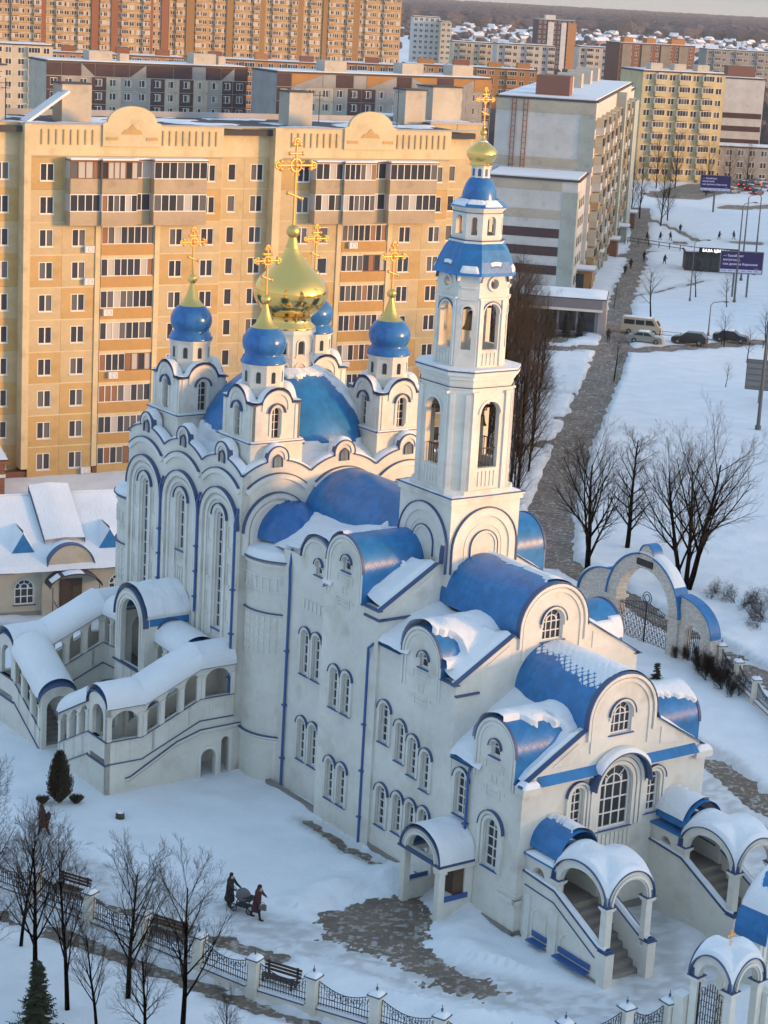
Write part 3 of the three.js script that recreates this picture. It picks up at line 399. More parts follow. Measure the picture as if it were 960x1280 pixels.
// ---- barrel from the tower to the main cube, and the round stair towers in the corners
part('roof', barrelA(AX + 0.2, 13.5, 2.75, 11, 15, 23.0), M.blue, church, true);
part('roof', sheet(1, 1, (s, t) => [lerp(0.6, 10.4, s), 12.0 + (1 - Math.abs(s - 0.5) * 2) * 1.5, -lerp(15.5, 23, t)]), M.blue, church);
part('snow', sheet(40, 30, (a, b) => { const u = lerp(0.5, AX - 1.9, a), v = lerp(15.8, 22.9, b); const y = 12.6 + 1.75 * Math.pow(a, 0.8) + 0.45 * SNOWN(u, v, 88) + 0.5 * smooth(0.55, 0, b) * smooth(0.1, 0.5, a) - 0.5 * smooth(0.8, 1, b) * (1 - a); return [u, y, -v]; }), M.snow, church);
for (const [u, v] of [[2.0, 22.4], [9.0, 22.4], [2.0, 36.4], [9.0, 36.4]]) {
  const g = group('round_stair_tower', church); g.position.set(u, 0, -v);
  part('wall', crease(merge([cyl(2.42, 2.4, 12.2, 48)]), 0.8), M.white, g);
  part('relief_band', [cyl(2.45, 2.45, 0.1, 48, 0, 9.3), cyl(2.46, 2.46, 0.08, 48, 0, 10.55), cyl(2.46, 2.46, 0.1, 48, 0, 11.3), cyl(2.52, 2.52, 0.18, 48, 0, 11.9), cyl(2.50, 2.50, 0.14, 48, 0, 2.4), cyl(2.56, 2.56, 0.1, 48, 0, 2.6), ...Array.from({ length: 36 }, (_, i) => bb(-0.06, 0.06, 10.62, 11.28, 0, 0.05).translate(0, 0, 2.4).rotateY(i * PI / 18))], M.trim, g);
  const rel = []; for (let j = 0; j < 5; j++) for (let i = 0; i < 44; i++) rel.push(bb(-0.08, 0.08, 0.04, 0.34, 0, 0.055).translate(0, 7.2 + j * 0.42, 2.4).rotateY(i * PI / 22));
  part('relief_pattern', rel, M.trim, g);
  part('edge_flashing', [cyl(2.54, 2.54, 0.05, 48, 0, 9.4), cyl(2.58, 2.58, 0.05, 48, 0, 2.7), cyl(2.64, 2.64, 0.07, 48, 0, 12.2)], M.flash, g);
  part('roof', new THREE.SphereGeometry(1.95, 40, 16, 0, PI * 2, 0, PI / 2).scale(1, 0.95, 1).translate(0.2, 12.95, v > 30 ? 1.4 : -0.6), M.onion, g);
  part('snow', sheet(44, 12, (a, b) => { const an = a * 2 * PI, r = lerp(0.2, 2.6, b); return [Math.cos(an) * r, 12.32 + (b < 0.97 ? 0.16 + 0.24 * SNOWN(Math.cos(an) * r * 1.4, Math.sin(an) * r * 1.4, 7) : -0.1) + 0.42 * (1 - b), Math.sin(an) * r]; }), M.snow, g);
}
part('roof', new THREE.SphereGeometry(3.6, 40, 16, 0, PI * 2, 0, PI / 2).scale(1, 0.8, 1).translate(5.5, 12.2, -35.2), M.onion, church);
part('apse_wall', crease(merge([cyl(3.7, 3.7, 12.2, 56, 5.5, 0, -35.4)]), 0.8), M.white, church);

// ---- main cube with waved parapets
const QU0 = -0.8, QU1 = 11.8, QV0 = 23.0, QV1 = 35.1;
function waveTop(c, w, n) {   // parapet line over n bays
  const o = []; const hw = w / 2;
  for (let k = 0; k < n; k++) { const x = c + (k - (n - 1) / 2) * w; const R = 3.4, cy = 13.6; const half = Math.asin(hw / R), s0 = Math.asin(0.62 / R);
    o.push(...arcPts(x, cy, R, R, PI / 2 + half, PI / 2 + s0, 8), ...arcPts(x, 17.12, 0.62, 0.62, PI, 0, 14), ...arcPts(x, cy, R, R, PI / 2 - s0, PI / 2 - half, 8)); }
  return o;
}
function cubeFace(w, n, tall) {   // looks to +z, centred on x = 0; wall plane at z = 0
  const bw = w / n, top = waveTop(0, bw, n), s = shp([[-w / 2, 0], [w / 2, 0], ...[...top].reverse()]); const holes = [], trimG = [], flashG = [];
  for (let k = 0; k < n; k++) {
    const x = (k - (n - 1) / 2) * bw; if (tall) holes.push([x, k === 1 ? 10.9 : 7.6, 0.7, k === 1 ? 3.1 : 6.4]);
    s.holes.push(archHole(x, 16.62, 0.42, 0.72)); const r = bw / 2 - 0.12;
    const cy = 15.3 - r;
    trimG.push(ext(bandShape(x, cy, r - 0.28, r, tall ? 9 : 1.2), 0.16), ext(bandShape(x, cy, r - 0.62, r - 0.44, tall ? 9 : 1.0), 0.08));
    flashG.push(ext(bandShape(x, cy, r + 0.005, r + 0.05, 0), 0.24), ext(polyBand(arcPts(x, 13.6, 2.72, 2.72, PI / 2 + 0.72, PI / 2 - 0.72, 20), 0.045), 0.16), ext(bandShape(x, 17.0, 0.25, 0.29, 0.35), 0.1));
    trimG.push(ext(polyBand(arcPts(x, 13.6, 2.45, 2.45, PI / 2 + 0.8, PI / 2 - 0.8, 20), 0.26), 0.12), ext(bandShape(x, 17.12, 0.42, 0.6, 0.1), 0.07));
    if (tall) { trimG.push(ext(bandShape(x, 13.69, 0.5, 0.72, 6.5), 0.1)); flashG.push(ext(bandShape(x, 13.69, 0.74, 0.775, 0), 0.17)); s.holes.push(archHole(...holes[k])); }
    if (tall && k === 1) for (let i = 0; i < 7; i++) trimG.push(bb(x - 0.75 + i * 0.24, x - 0.68 + i * 0.24, 8.4, 10.0, 0, 0.07));
    if (tall && k !== 1) for (const q of [-1, 1]) for (let i = 0; i < 3; i++) trimG.push(bb(x + q * 1.02 - 0.12, x + q * 1.02 + 0.12, 8.2 + i * 2.0, 8.26 + i * 2.0, 0, 0.07), bb(x + q * 1.02 - 0.14, x + q * 1.02 - 0.1, 8.2 + i * 2.0, 9.4 + i * 2.0, 0, 0.06));
  }
  flashG.push(ext(polyBand(top, 0.055), 0.32).translate(0, 0, -0.22));
  return { wall: ext(s, 0.55).translate(0, 0, -0.55), trim: trimG, flash: flashG, holes, top };
}
const faces = [[(QV1 - QV0), 3, true, [QU0, 0, -(QV0 + QV1) / 2], -PI / 2], [(QU1 - QU0) - 0.02, 3, false, [(QU0 + QU1) / 2, 0, -QV0], 0], [(QV1 - QV0), 3, true, [QU1, 0, -(QV0 + QV1) / 2], PI / 2], [(QU1 - QU0) - 0.02, 3, false, [(QU0 + QU1) / 2, 0, -QV1], PI]];
for (const [w, n, tall, pos, turn] of faces) {
  const f = cubeFace(w, n, tall); const put = m => { m.position.set(...pos); m.rotation.y = turn; return m; };
  put(part('cube_wall', f.wall, M.white, church)); put(part('zakomara_moulding', crease(merge(f.trim), 0.4), M.trim, church)); put(part('edge_flashing', f.flash, M.flash, church));
  for (const h of f.holes) { const q = window_('tall' + h[3], h[2], h[3], { nx: 2, ny: h[3] > 4 ? 9 : 4, rings: 1, hood: 0.1, leg: h[3] - 0.4, depth: 0.34, bare: true }, [0, 0, 0], 0); q.rotation.y = turn; q.position.set(h[0], h[1], 0).applyAxisAngle(new THREE.Vector3(0, 1, 0), turn).add(new THREE.Vector3(...pos)); }
  put(part('kokoshnik_niche', f.top.length ? [0, 1, 2].map(k => new THREE.PlaneGeometry(0.5, 0.8).translate((k - 1) * w / n, 16.98, -0.3)) : [], M.trim, church));
  const sn = sheet(90, 5, (a, b) => { const i = a * (f.top.length - 1), i0 = Math.floor(i), i1 = Math.min(f.top.length - 1, i0 + 1), t = i - i0, x = lerp(f.top[i0][0], f.top[i1][0], t), y = lerp(f.top[i0][1], f.top[i1][1], t); const e = Math.min(b, 1 - b) > 0.05 ? 1 : 0; return [x, y + 0.05 + e * (0.1 + 0.05 * SNOWN(x * 2, b * 2, 5)), lerp(0.02, -0.6, b)]; });
  put(part('snow', sn, M.snow, church));
}
for (const v of [23.2, 27.05, 31.05]) pipe([[QU0 - 0.05, 14.6, -v], [QU0 - 0.24, 14.2, -v], [QU0 - 0.22, 13.6, -v], [QU0 - 0.22, v < 24 ? 4.0 : 8.0, -v]]);
part('roof', bv(QU0 + 0.5, QU1 - 0.5, 15.6, 15.9, QV0 + 0.5, QV1 - 0.5), M.blue, church);
const QC = [AX, (QV0 + QV1) / 2 - 0.15];
part('snow', sheet(60, 60, (a, b) => { const u = lerp(QU0 + 0.45, QU1 - 0.45, a), v = lerp(QV0 + 0.45, QV1 - 0.45, b), d = Math.hypot(u - QC[0], v - QC[1]); return [u, 16.05 + 1.0 * smooth(6.6, 4.0, d) + 0.3 * SNOWN(u, v, 55), -v]; }), M.snow, church);
// central dome: blue helmet, white drum, gold onion
const dome = group('central_dome', church); dome.position.set(QC[0], 0, -QC[1]);
const DP = [[4.75, 16.2], [4.72, 16.7], [4.58, 17.4], [4.3, 18.15], [3.86, 18.85], [3.3, 19.5], [2.6, 20.1], [1.9, 20.5], [1.3, 20.75]];
part('helmet_roof', lathe(DP, 64), M.blue, dome);
const domeAt = t => { const i = Math.min(DP.length - 2, Math.floor(t * (DP.length - 1))), f = t * (DP.length - 1) - i; return [lerp(DP[i][0], DP[i + 1][0], f), lerp(DP[i][1], DP[i + 1][1], f)]; };
part('snow', sheet(140, 40, (a, b) => { const an = a * 2 * PI, q = domeAt(b), n = SNOWN(an * 4, b * 4, 61), s = Math.sin(an), c = Math.cos(an); const side = Math.cos(an - 0.1), k = (b < 0.16 + 0.16 * n ? 0.5 : b > 0.9 - 0.1 * n ? 0.15 : (side > 0.55 - 0.25 * (n - 0.5) && n > 0.36) ? 0.2 : -1); const t = k > 0 ? 0.05 + 0.12 * n : -0.1; return [s * 0 + c * (q[0] + t), q[1] + t * 0.8, -s * (q[0] + t)]; }), M.snow, dome);
part('drum', [prism(2.55, 0.75, 20.55, 22.75)], M.white, dome);
part('cornice', [prism(2.7, 0.79, 20.6, 20.72), prism(2.75, 0.8, 22.62, 22.86)], M.trim, dome);
parts('drum_window', Array.from({ length: 8 }, (_, k) => faceAt(new THREE.ShapeGeometry(archShape(0, 21.55, 0.34, 0.72)), k, (k % 2 ? (2.55 - 0.75) / Math.SQRT2 : 1.275) + 0.01)), M.glass, dome);
part('drum_moulding', Array.from({ length: 8 }, (_, k) => [faceAt(ext(bandShape(0, 22.1, 0.22, 0.3, 0.6), 0.06), k, (k % 2 ? 1.8 / Math.SQRT2 : 1.275)), faceAt(bb(-0.34, 0.34, 21.36, 21.46, 0, 0.07), k, (k % 2 ? 1.8 / Math.SQRT2 : 1.275)), faceAt(ext(bandShape(0, 20.75, 0.3, 0.38, 0), 0.06), k, (k % 2 ? 1.8 / Math.SQRT2 : 1.275))]).flat(), M.trim, dome);
part('gold_collar', lathe([[1.42, 22.86], [1.44, 22.98], [1.2, 23.2], [1.18, 23.4], [1.28, 23.58]], 48), M.gold, dome);
part('onion_dome', lathe([[1.25, 23.55], [1.5, 23.75], [1.8, 24.08], [1.98, 24.45], [2.05, 24.82], [1.97, 25.16], [1.76, 25.48], [1.45, 25.8], [1.1, 26.14], [0.8, 26.48], [0.55, 26.82], [0.38, 27.15], [0.28, 27.42], [0.23, 27.65]].flatMap((p, i, A) => { const q = A[i + 1]; return q ? [p, [(p[0] + q[0]) / 2 + 0.012 * Math.sin(i), (p[1] + q[1]) / 2]] : [p]; }), 64), M.gold, dome);
part('finial', [cyl(0.42, 0.2, 0.75, 24, 0, 27.0), ball(0.37, 0, 28.05, 0, 24, 18)], M.goldDull, dome);
{ const c = part('cross', crossGeo(4.5, 2.25, 0.07), M.crossGold, dome); c.position.set(0, 28.35, 0); }
// four corner turrets
const ct = group('corner_turret'); {
  part('wall', [bb(-1.6, 1.6, 14.5, 17.75, -1.6, 1.6)], M.white, ct);
  const sh = shp([[-1.46, 17.75], [1.46, 17.75], [1.46, 19.85], [0.95, 19.85], ...arcPts(0, 19.72, 0.95, 0.85, 0.15, PI - 0.15, 18), [-0.95, 19.85], [-1.46, 19.85]]); const G = [];
  for (const k of [0, 2, 4, 6]) { const s2 = shp([[-1.46, 17.75], [1.46, 17.75], [1.46, 19.85], [0.95, 19.85], ...arcPts(0, 19.72, 0.95, 0.85, 0.15, PI - 0.15, 18), [-0.95, 19.85], [-1.46, 19.85]]); s2.holes.push(archHole(0, 18.05, 0.52, 1.6)); G.push(faceAt(ext(s2, 0.3), k, 1.16 + (k % 4 ? 0.005 : 0))); }
  part('upper_wall', [...G, bb(-1.1, 1.1, 17.7, 19.9, -1.1, 1.1)], M.white, ct);
  part('ledge', [bb(-1.68, 1.68, 17.75, 17.86, -1.68, 1.68), ...[0, 2, 4, 6].flatMap(k => [faceAt(ext(bandShape(0, 19.72, 0.68, 0.9, 0.2), 0.06), k, 1.46), faceAt(ext(bandShape(0, 19.39, 0.3, 0.44, 1.2), 0.06), k, 1.46), faceAt(bb(-1.3, -1.14, 17.9, 19.8, 0, 0.05), k, 1.46), faceAt(bb(1.14, 1.3, 17.9, 19.8, 0, 0.05), k, 1.46)])], M.trim, ct);
  const edge = [[-1.58, 19.86], [-0.93, 19.88], ...arcPts(0, 19.72, 0.96, 0.87, PI - 0.18, 0.18, 20), [0.93, 19.88], [1.58, 19.86]];
  part('edge_flashing', [...[0, 2, 4, 6].flatMap(k => [faceAt(ext(polyBand(edge, 0.045), 0.3), k, 1.28 + (k % 4 ? 0.004 : 0)), faceAt(ext(bandShape(0, 19.39, 0.46, 0.52, 0), 0.16), k, 1.46)]), bb(-1.72, 1.72, 17.86, 17.9, -1.72, 1.72)], M.flash, ct);
  parts('pane', [0, 2, 4, 6].map(k => faceAt(new THREE.ShapeGeometry(archShape(0, 18.05, 0.52, 1.6)), k, 1.22)), M.glass, ct);
  part('frame', [0, 2, 4, 6].flatMap(k => [faceAt(bb(-0.02, 0.02, 18.05, 19.6, 0, 0.03), k, 1.225), ...[18.45, 18.85, 19.25].map(y => faceAt(bb(-0.26, 0.26, y, y + 0.03, 0, 0.026), k, 1.225))]), M.frame, ct);
  part('snow', [sheet(30, 30, (a, b) => { const x = lerp(-1.52, 1.52, a), z = lerp(-1.52, 1.52, b), A = q => Math.sqrt(Math.max(0, 0.9 - q * q)) * 0.92; return [x, 19.78 + Math.max(0.12, A(x) * smooth(0.7, 1.1, Math.abs(z)) , A(z) * smooth(0.7, 1.1, Math.abs(x))) + 0.06 + 0.1 * SNOWN(x * 2, z * 2, 4), z]; }), ...[[0, 1], [0, -1], [1, 0], [-1, 0]].map(([x, z]) => bb(x * 1.57 - (x ? 0.1 : 1.6), x * 1.57 + (x ? 0.1 : 1.6), 17.9, 17.97, z * 1.57 - (z ? 0.1 : 1.45), z * 1.57 + (z ? 0.1 : 1.45)))], M.snow, ct);
  part('drum', [prism(2.05, 0.6, 20.1, 21.75)], M.white, ct); part('drum_cornice', [prism(2.2, 0.64, 21.7, 21.84), prism(2.14, 0.62, 20.55, 20.6)], M.trim, ct);
  parts('drum_opening', Array.from({ length: 8 }, (_, k) => faceAt(new THREE.ShapeGeometry(archShape(0, 20.85, 0.24, 0.6)), k, (k % 2 ? 1.45 / Math.SQRT2 : 1.025) + 0.01)), M.glass, ct);
  part('onion_dome', lathe([[1.2, 21.82], [1.22, 21.9], [1.14, 22.0], [1.08, 22.18], [0.92, 22.26], [1.02, 22.4], [1.12, 22.62], [1.15, 22.85], [1.12, 23.1], [1.0, 23.35], [0.82, 23.55], [0.66, 23.68]], 48), M.onion, ct);
  part('gold_cap', lathe([[0.7, 23.65], [0.5, 23.84], [0.36, 24.1], [0.25, 24.4], [0.16, 24.7], [0.11, 24.9]], 36), M.goldDull, ct);
  part('finial', [ball(0.27, 0, 25.1, 0, 20, 14)], M.gold, ct); { const c = part('cross', crossGeo(2.5, 1.45, 0.055), M.crossGold, ct); c.position.set(0, 25.3, 0); }
}
for (const [u, v] of [[1.5, 25.05], [9.5, 25.05], [1.5, 32.6], [9.5, 32.6]]) { const o = ct.clone(); o.position.set(u, 0, -v); church.add(o); }
// ---------------------------------------------------------------- covered stair gallery on the side of the cube
const gal = group('stair_gallery', church);
const toLocal = (a, b) => { const dx = b[0] - a[0], dv = b[1] - a[1], l = Math.hypot(dx, dv); return { l, ang: Math.atan2(dv, dx) }; };   // plan is (u, v); z = -v
// one straight run: sides with arched openings over a solid parapet, sheared to the slope of the stairs
function run(a, b, w, f0, f1, nL, nR, opt = {}) {
  const { l, ang } = toLocal(a, b), sl = (f1 - f0) / l, H = opt.h ?? 2.75, par = 1.0, t = 0.22, G = { wall: [], cop: [], roof: [], snow: [], steps: [] };
  const shear = g => { const p = g.attributes.position; for (let i = 0; i < p.count; i++) p.setY(i, p.getY(i) + f0 + sl * p.getX(i)); g.computeVertexNormals(); return g; };
  for (const [z, n, key] of [[w / 2, nL, 'L'], [-w / 2, nR, 'R']]) {
    if (n < 0) continue;
    const s = shp([[0, -4.5], [l, -4.5], [l, H], [0, H]]);
    if (n > 0) { const bw = l / n; for (let k = 0; k < n; k++) s.holes.push(archHole((k + 0.5) * bw, par, bw - 0.34, Math.min(H - par - 0.12, 1.55 + 0.0 * bw))); }
    const lowHole = opt['low' + key]; if (lowHole) for (const q of lowHole) s.holes.push(archHole(q[0], q[1], q[2], q[3]));
    const g = ext(s, t).translate(0, 0, z > 0 ? z - t : z); G.wall.push(shear(clean(g)));
    const o = z > 0 ? 1 : -1; G.cop.push(shear(clean(bb(0, l, par - 0.04, par, o > 0 ? z : z - 0.07, o > 0 ? z + 0.07 : z))), shear(clean(bb(0, l, -0.26, -0.21, o > 0 ? z : z - 0.06, o > 0 ? z + 0.06 : z))), shear(clean(bb(0, l, H + 0.0, H + 0.05, o > 0 ? z - 0.1 : z - 0.16, o > 0 ? z + 0.16 : z + 0.1))));
    for (let k = 0; k <= Math.max(1, n); k++) { const x = Math.min(l - 0.13, Math.max(0.13, l * k / Math.max(1, n))); G.wall.push(shear(clean(bb(x - 0.12, x + 0.12, par, H - 0.5, o > 0 ? z : z - 0.06, o > 0 ? z + 0.06 : z))), shear(clean(bb(x - 0.16, x + 0.16, H - 0.5, H - 0.42, o > 0 ? z : z - 0.09, o > 0 ? z + 0.09 : z)))); for (const dx of [-0.5, 0.5]) if (x + dx > 0.2 && x + dx < l - 0.2) G.wall.push(shear(clean(bb(x + dx - 0.07, x + dx + 0.07, -0.1, par - 0.14, o > 0 ? z : z - 0.045, o > 0 ? z + 0.045 : z)))); }
  }
  const nst = Math.max(1, Math.round(Math.abs(f1 - f0) / 0.17)); for (let k = 0; k < nst; k++) { const y = lerp(f0, f1, (k + 0.5) / nst); G.steps.push(bb(l * k / nst, l * (k + 1) / nst, y - 0.4, y, -w / 2 + t, w / 2 - t)); }
  const R = w / 2 + 0.16, rise = 0.72;
  const rf = sheet(2, 16, (x, y) => { const an = PI * y; return [x * l, H + 0.05 + Math.sin(an) * rise, Math.cos(an) * R]; }); G.roof.push(shear(clean(rf)));
  const e0 = opt.e0 ?? 0, e1 = opt.e1 ?? 0;
  const sn = sheet(24, 18, (x, y) => { const an = PI * y, xx = lerp(-e0, l + e1, x); const th = 0.2 + 0.09 * SNOWN(xx * 1.3 + a[0], y * 3 + a[1], 6); return [xx, H + 0.06 + Math.sin(an) * (rise + th) + (y < 0.02 || y > 0.98 ? -0.02 : 0.05), Math.cos(an) * (R + 0.02 + Math.sin(an) * 0.05)]; }); G.snow.push(shear(clean(sn)));
  for (const [x, on] of [[0, opt.end0], [l, opt.end1]]) if (on) { const s = shp([[-w / 2, -4], [w / 2, -4], [w / 2, H], ...arcPts(0, H, R - 0.05, rise + 0.05, 0, PI, 18), [-w / 2, H]]); s.holes.push(archHole(0, -0.02, w - 0.6, H + 0.25)); G.wall.push(shear(clean(ext(s, 0.24).rotateY(PI / 2).translate(x - 0.12, 0, 0)))); G.cop.push(shear(clean(ext(polyBand(arcPts(0, H, R, rise + 0.06, PI, 0, 20), 0.04), 0.3).rotateY(PI / 2).translate(x - 0.15, 0, 0)))); }
  const q = new THREE.Matrix4().makeRotationY(ang).setPosition(a[0], 0, -a[1]);
  const P = (n, gs, m) => { if (gs.length) part(n, merge(gs).applyMatrix4(q), m, gal); };
  P('gallery_wall', G.wall, M.white); P('coping', G.cop, M.flash); P('gallery_roof', G.roof, M.blue); P('snow', G.snow, M.snow); P('steps', G.steps, M.plinth);
}
const GC = 29.4, GW = 2.0, g0 = 24.0, g1 = 34.8, gu = -7.25;      // centre line of the near and far runs, of the outer run
run([-1.85, GC - 1.6], [-1.85, g0 + 1.0], GW, 3.75, 3.6, 3, 0, { e1: 0.0, h: 2.6, lowL: [[1.2, -3.7, 1.6, 2.3]] });
run([-1.85, GC + 1.6], [-1.85, g1 - 1.0], GW, 3.75, 3.6, 0, 3, { h: 2.6, lowR: [[1.6, -3.7, 1.6, 2.3]] });
for (const [vv, sg] of [[g0, 1], [g1, -1]]) {
  // square head of the upper run
  run([-0.8, vv], [-2.85, vv], GW, 3.6, 3.6, sg > 0 ? 0 : 1, sg > 0 ? 1 : 0, { h: 2.65, e0: 0, e1: 0.05, lowR: sg > 0 ? [[1.5, -3.56, 0.9, 1.75], [0.42, -3.56, 0.5, 2.2]] : null });
  run([-2.85, vv], [-6.25, vv], GW, 3.6, 2.1, 3, 3, { h: 2.7 });
  run([-6.25, vv], [-8.3, vv], GW, 2.1, 2.1, sg > 0 ? -1 : 1, sg > 0 ? 1 : -1, { h: 2.75, e1: 0.1 });
  // end wall of the corner landing
  { const s = shp([[-1.0, -0.2], [1.0, -0.2], [1.0, 4.9], ...arcPts(0, 4.9, 1.0, 0.55, 0, PI, 16), [-1.0, 4.9]]); s.holes.push(archHole(0, 3.1, 1.2, 1.75)); part('gallery_wall', ext(s, 0.22).rotateY(PI / 2).translate(-8.3, 0, -vv), M.white, gal); part('coping', [bb(-8.38, -8.1, 3.04, 3.1, -vv - 1, -vv + 1), bb(-8.38, -8.1, 1.75, 1.83, -vv - 1, -vv + 1), ext(polyBand(arcPts(0, 4.92, 1.06, 0.6, PI, 0, 20), 0.07), 0.3).rotateY(PI / 2).translate(-8.42, 0, -vv)], M.flash, gal); }
  run([-7.3, vv + sg * 1.0], [-7.3, GC - sg * 1.1], GW, 2.1, 0.35, 3, 3, { h: 2.6, end1: true });
}
// entrance porch in the middle with its own barrel
parts('porch_wall', [onS(ext((() => { const s = shp([[-1.65, 2.6], [1.65, 2.6], [1.65, 7.3], ...arcPts(0, 7.3, 1.65, 1.65, 0, PI, 24), [-1.65, 7.3]]); s.holes.push(archHole(0, 4.6, 2.0, 3.75)); return s; })(), 0.3).translate(GC, 0, 0), -3.6), onS(ext((() => { const s = shp([[GC - 1.62, 0], [GC + 1.62, 0], [GC + 1.62, 2.6], [GC - 1.62, 2.6]]); s.holes.push(archHole(GC, 0.02, 1.7, 2.3)); return s; })(), 0.3), -3.55), bv(-3.3, -0.8, 3.45, 3.7, GC - 1.6, GC + 1.6), ...[-1, 1].map(q => { const s = shp([[-3.3, 3.7], [-0.8, 3.7], [-0.8, 7.3], [-3.3, 7.3]]); s.holes.push(archHole(-2.0, 3.75, 1.4, 3.2)); return ext(s, 0.25).translate(0, 0, -(GC + q * 1.5) - 0.125); })], M.white, gal);
part('porch_moulding', [onS(ext(bandShape(0, 7.3, 1.12, 1.24, 2), 0.08).translate(GC, 0, 0), -3.67), onS(ext(bandShape(0, 7.3, 1.36, 1.5, 2), 0.08).translate(GC, 0, 0), -3.67), ...[-1, 0, 1].map(k => onS(ext(shp([[GC + k * 0.9 - 0.3, 3.2], [GC + k * 0.9 + 0.3, 3.2], [GC + k * 0.9 + 0.3, 4.4], [GC + k * 0.9 - 0.3, 4.4]]), 0.06), -3.65))], M.trim, gal);
part('coping', [onS(ext(bandShape(0, 7.3, 1.66, 1.7, 0.15), 0.34).translate(GC, 0, 0), -3.72), bv(-3.72, -3.5, 4.55, 4.62, GC - 1.7, GC + 1.7), ...[-1, 1].map(q => ext(bandShape(-2.05, 6.7, 0.78, 0.84, 0), 0.1).translate(0, 0, -(GC + q * 1.68) - 0.05))], M.flash, gal);
part('gallery_roof', barrelT(GC, 7.3, 1.64, 7.2, -3.5, -0.82), M.blue, gal, true);
part('snow', snowT(GC, 7.32, 1.66, -3.55, -0.85, (a, b, n) => b > 0.05 && b < 0.97 ? 0.4 : -1, 93, 0.24), M.snow, gal);
parts('porch_window', [-1, 1].map(q => new THREE.CircleGeometry(0.5, 20, 0, PI).translate(0, 0, 0).rotateY(q < 0 ? 0 : PI).translate(-2.05, 6.75, -(GC + q * 1.66))), M.glass, gal);
// arched doorways under the upper run, seen in the inner court
parts('court_arch', [GC - 2.8, GC, GC + 3.2].map(v => onS(ext(bandShape(0, 1.5, 0.85, 1.05, 1.5), 0.1).translate(v, 0, 0), v === GC ? -3.6 : -2.95)), M.trim, gal);
parts('belt_course', [ext(polyBand([[-7.2, 0.85], [-6.9, 0.9], [-4.2, 2.35], [-2.8, 2.75], [-0.4, 2.8]], 0.1), 0.08).translate(0, 0, -22.99), ext(polyBand([[-7.2, 0.68], [-6.9, 0.72], [-4.2, 2.15], [-2.8, 2.55], [-0.4, 2.6]], 0.05), 0.06).translate(0, 0, -22.99)], M.trim, gal);
part('coping', [ext(polyBand([[-7.2, 0.95], [-6.9, 1.0], [-4.2, 2.45], [-2.8, 2.86], [-0.4, 2.9]], 0.04), 0.1).translate(0, 0, -22.99)], M.flash, gal);
part('door_arch', [ext(bandShape(-2.3, 1.3, 0.45, 0.6, 1.3), 0.1).translate(0, 0, -22.99)], M.trim, gal);

// ---------------------------------------------------------------- cross-vaulted canopy on four pillars (used for the front stairs and the gate)
function vault(u0, u1, v0, v1, sp, rise, o = {}) {   // returns geometry lists in plan (u, v)
  const cu = (u0 + u1) / 2, cv = (v0 + v1) / 2, ru = (u1 - u0) / 2, rv = (v1 - v0) / 2, t = 0.3, G = { wall: [], trim: [], flash: [], roof: [], snow: [] };
  const hgt = (u, v) => Math.max(Math.sqrt(Math.max(0, 1 - ((u - cu) / ru) ** 2)), Math.sqrt(Math.max(0, 1 - ((v - cv) / rv) ** 2)));
  const arch = (c, r, low) => { const s = shp([[c - r, low], [c - r + 0.34, low], [c - r + 0.34, sp - 0.05], ...arcPts(c, sp - 0.05, r - 0.34, rise - 0.32, PI, 0, 20), [c + r - 0.34, low], [c + r, low], [c + r, sp], ...arcPts(c, sp, r, rise, 0, PI, 24)]); return s; };
  const low = o.low ?? 0;
  for (const v of [v0, v1]) { const s = v === v0 ? o.lowF ?? low : o.lowB ?? low; G.wall.push(ext(arch(cu, ru - 0.02, s), t).translate(0, 0, -v - (v === v0 ? t : 0))); const z = v === v0 ? -v : -v - 0.08; G.trim.push(ext(polyBand(arcPts(cu, sp, ru - 0.3, rise - 0.28, PI, 0, 22), 0.1), 0.08).translate(0, 0, z)); G.flash.push(ext(polyBand(arcPts(cu, sp, ru, rise + 0.01, PI, 0, 24), 0.04), 0.3).translate(0, 0, v === v0 ? -v - 0.2 : -v - 0.14)); }
  for (const u of [u0, u1]) { const s = arch(cv, rv - 0.02, u === u0 ? o.lowL ?? low : o.lowR ?? low); G.wall.push(ext(s, t).rotateY(PI / 2).translate(u + (u === u0 ? 0.004 : -t - 0.004), 0, 0)); G.flash.push(ext(polyBand(arcPts(cv, sp, rv, rise + 0.01, PI, 0, 24), 0.04), 0.3).rotateY(PI / 2).translate(u - (u === u0 ? 0.14 : 0.2), 0, 0)); }
  for (const u of [u0 + 0.17, u1 - 0.17]) for (const v of [v0 + 0.17, v1 - 0.17]) { const lo = v < cv ? o.lowF ?? low : low; G.trim.push(bv(u - 0.27, u + 0.27, sp - 0.16, sp - 0.04, v - 0.27, v + 0.27), bv(u - 0.22, u + 0.22, sp - 0.24, sp - 0.16, v - 0.22, v + 0.22), bv(u - 0.24, u + 0.24, lo, lo + 0.12, v - 0.24, v + 0.24)); G.flash.push(bv(u - 0.29, u + 0.29, sp - 0.04, sp, v - 0.29, v + 0.29)); }
  const N = 40; const surf = (off, cut) => sheet(N, N, (a, b) => { const u = lerp(u0 - 0.06, u1 + 0.06, a), v = lerp(v0 - 0.06, v1 + 0.06, b), h = hgt(lerp(u0, u1, a), lerp(v0, v1, b)); const e = Math.min(1, Math.min(a, 1 - a, b, 1 - b) * 20); return [u, sp + rise * h + off(u, v, h, e), -v]; });
  G.roof.push(surf(() => 0.02)); G.snow.push(surf((u, v, h, e) => 0.02 + e * (0.13 + 0.14 * SNOWN(u * 1.2, v * 1.2, 12 + cu)) + (h < 0.5 && SNOWN(u * 2, v * 2, 4) > 0.5 + (o.bare ?? 0.2) ? -0.35 : 0)));
  return G;
}
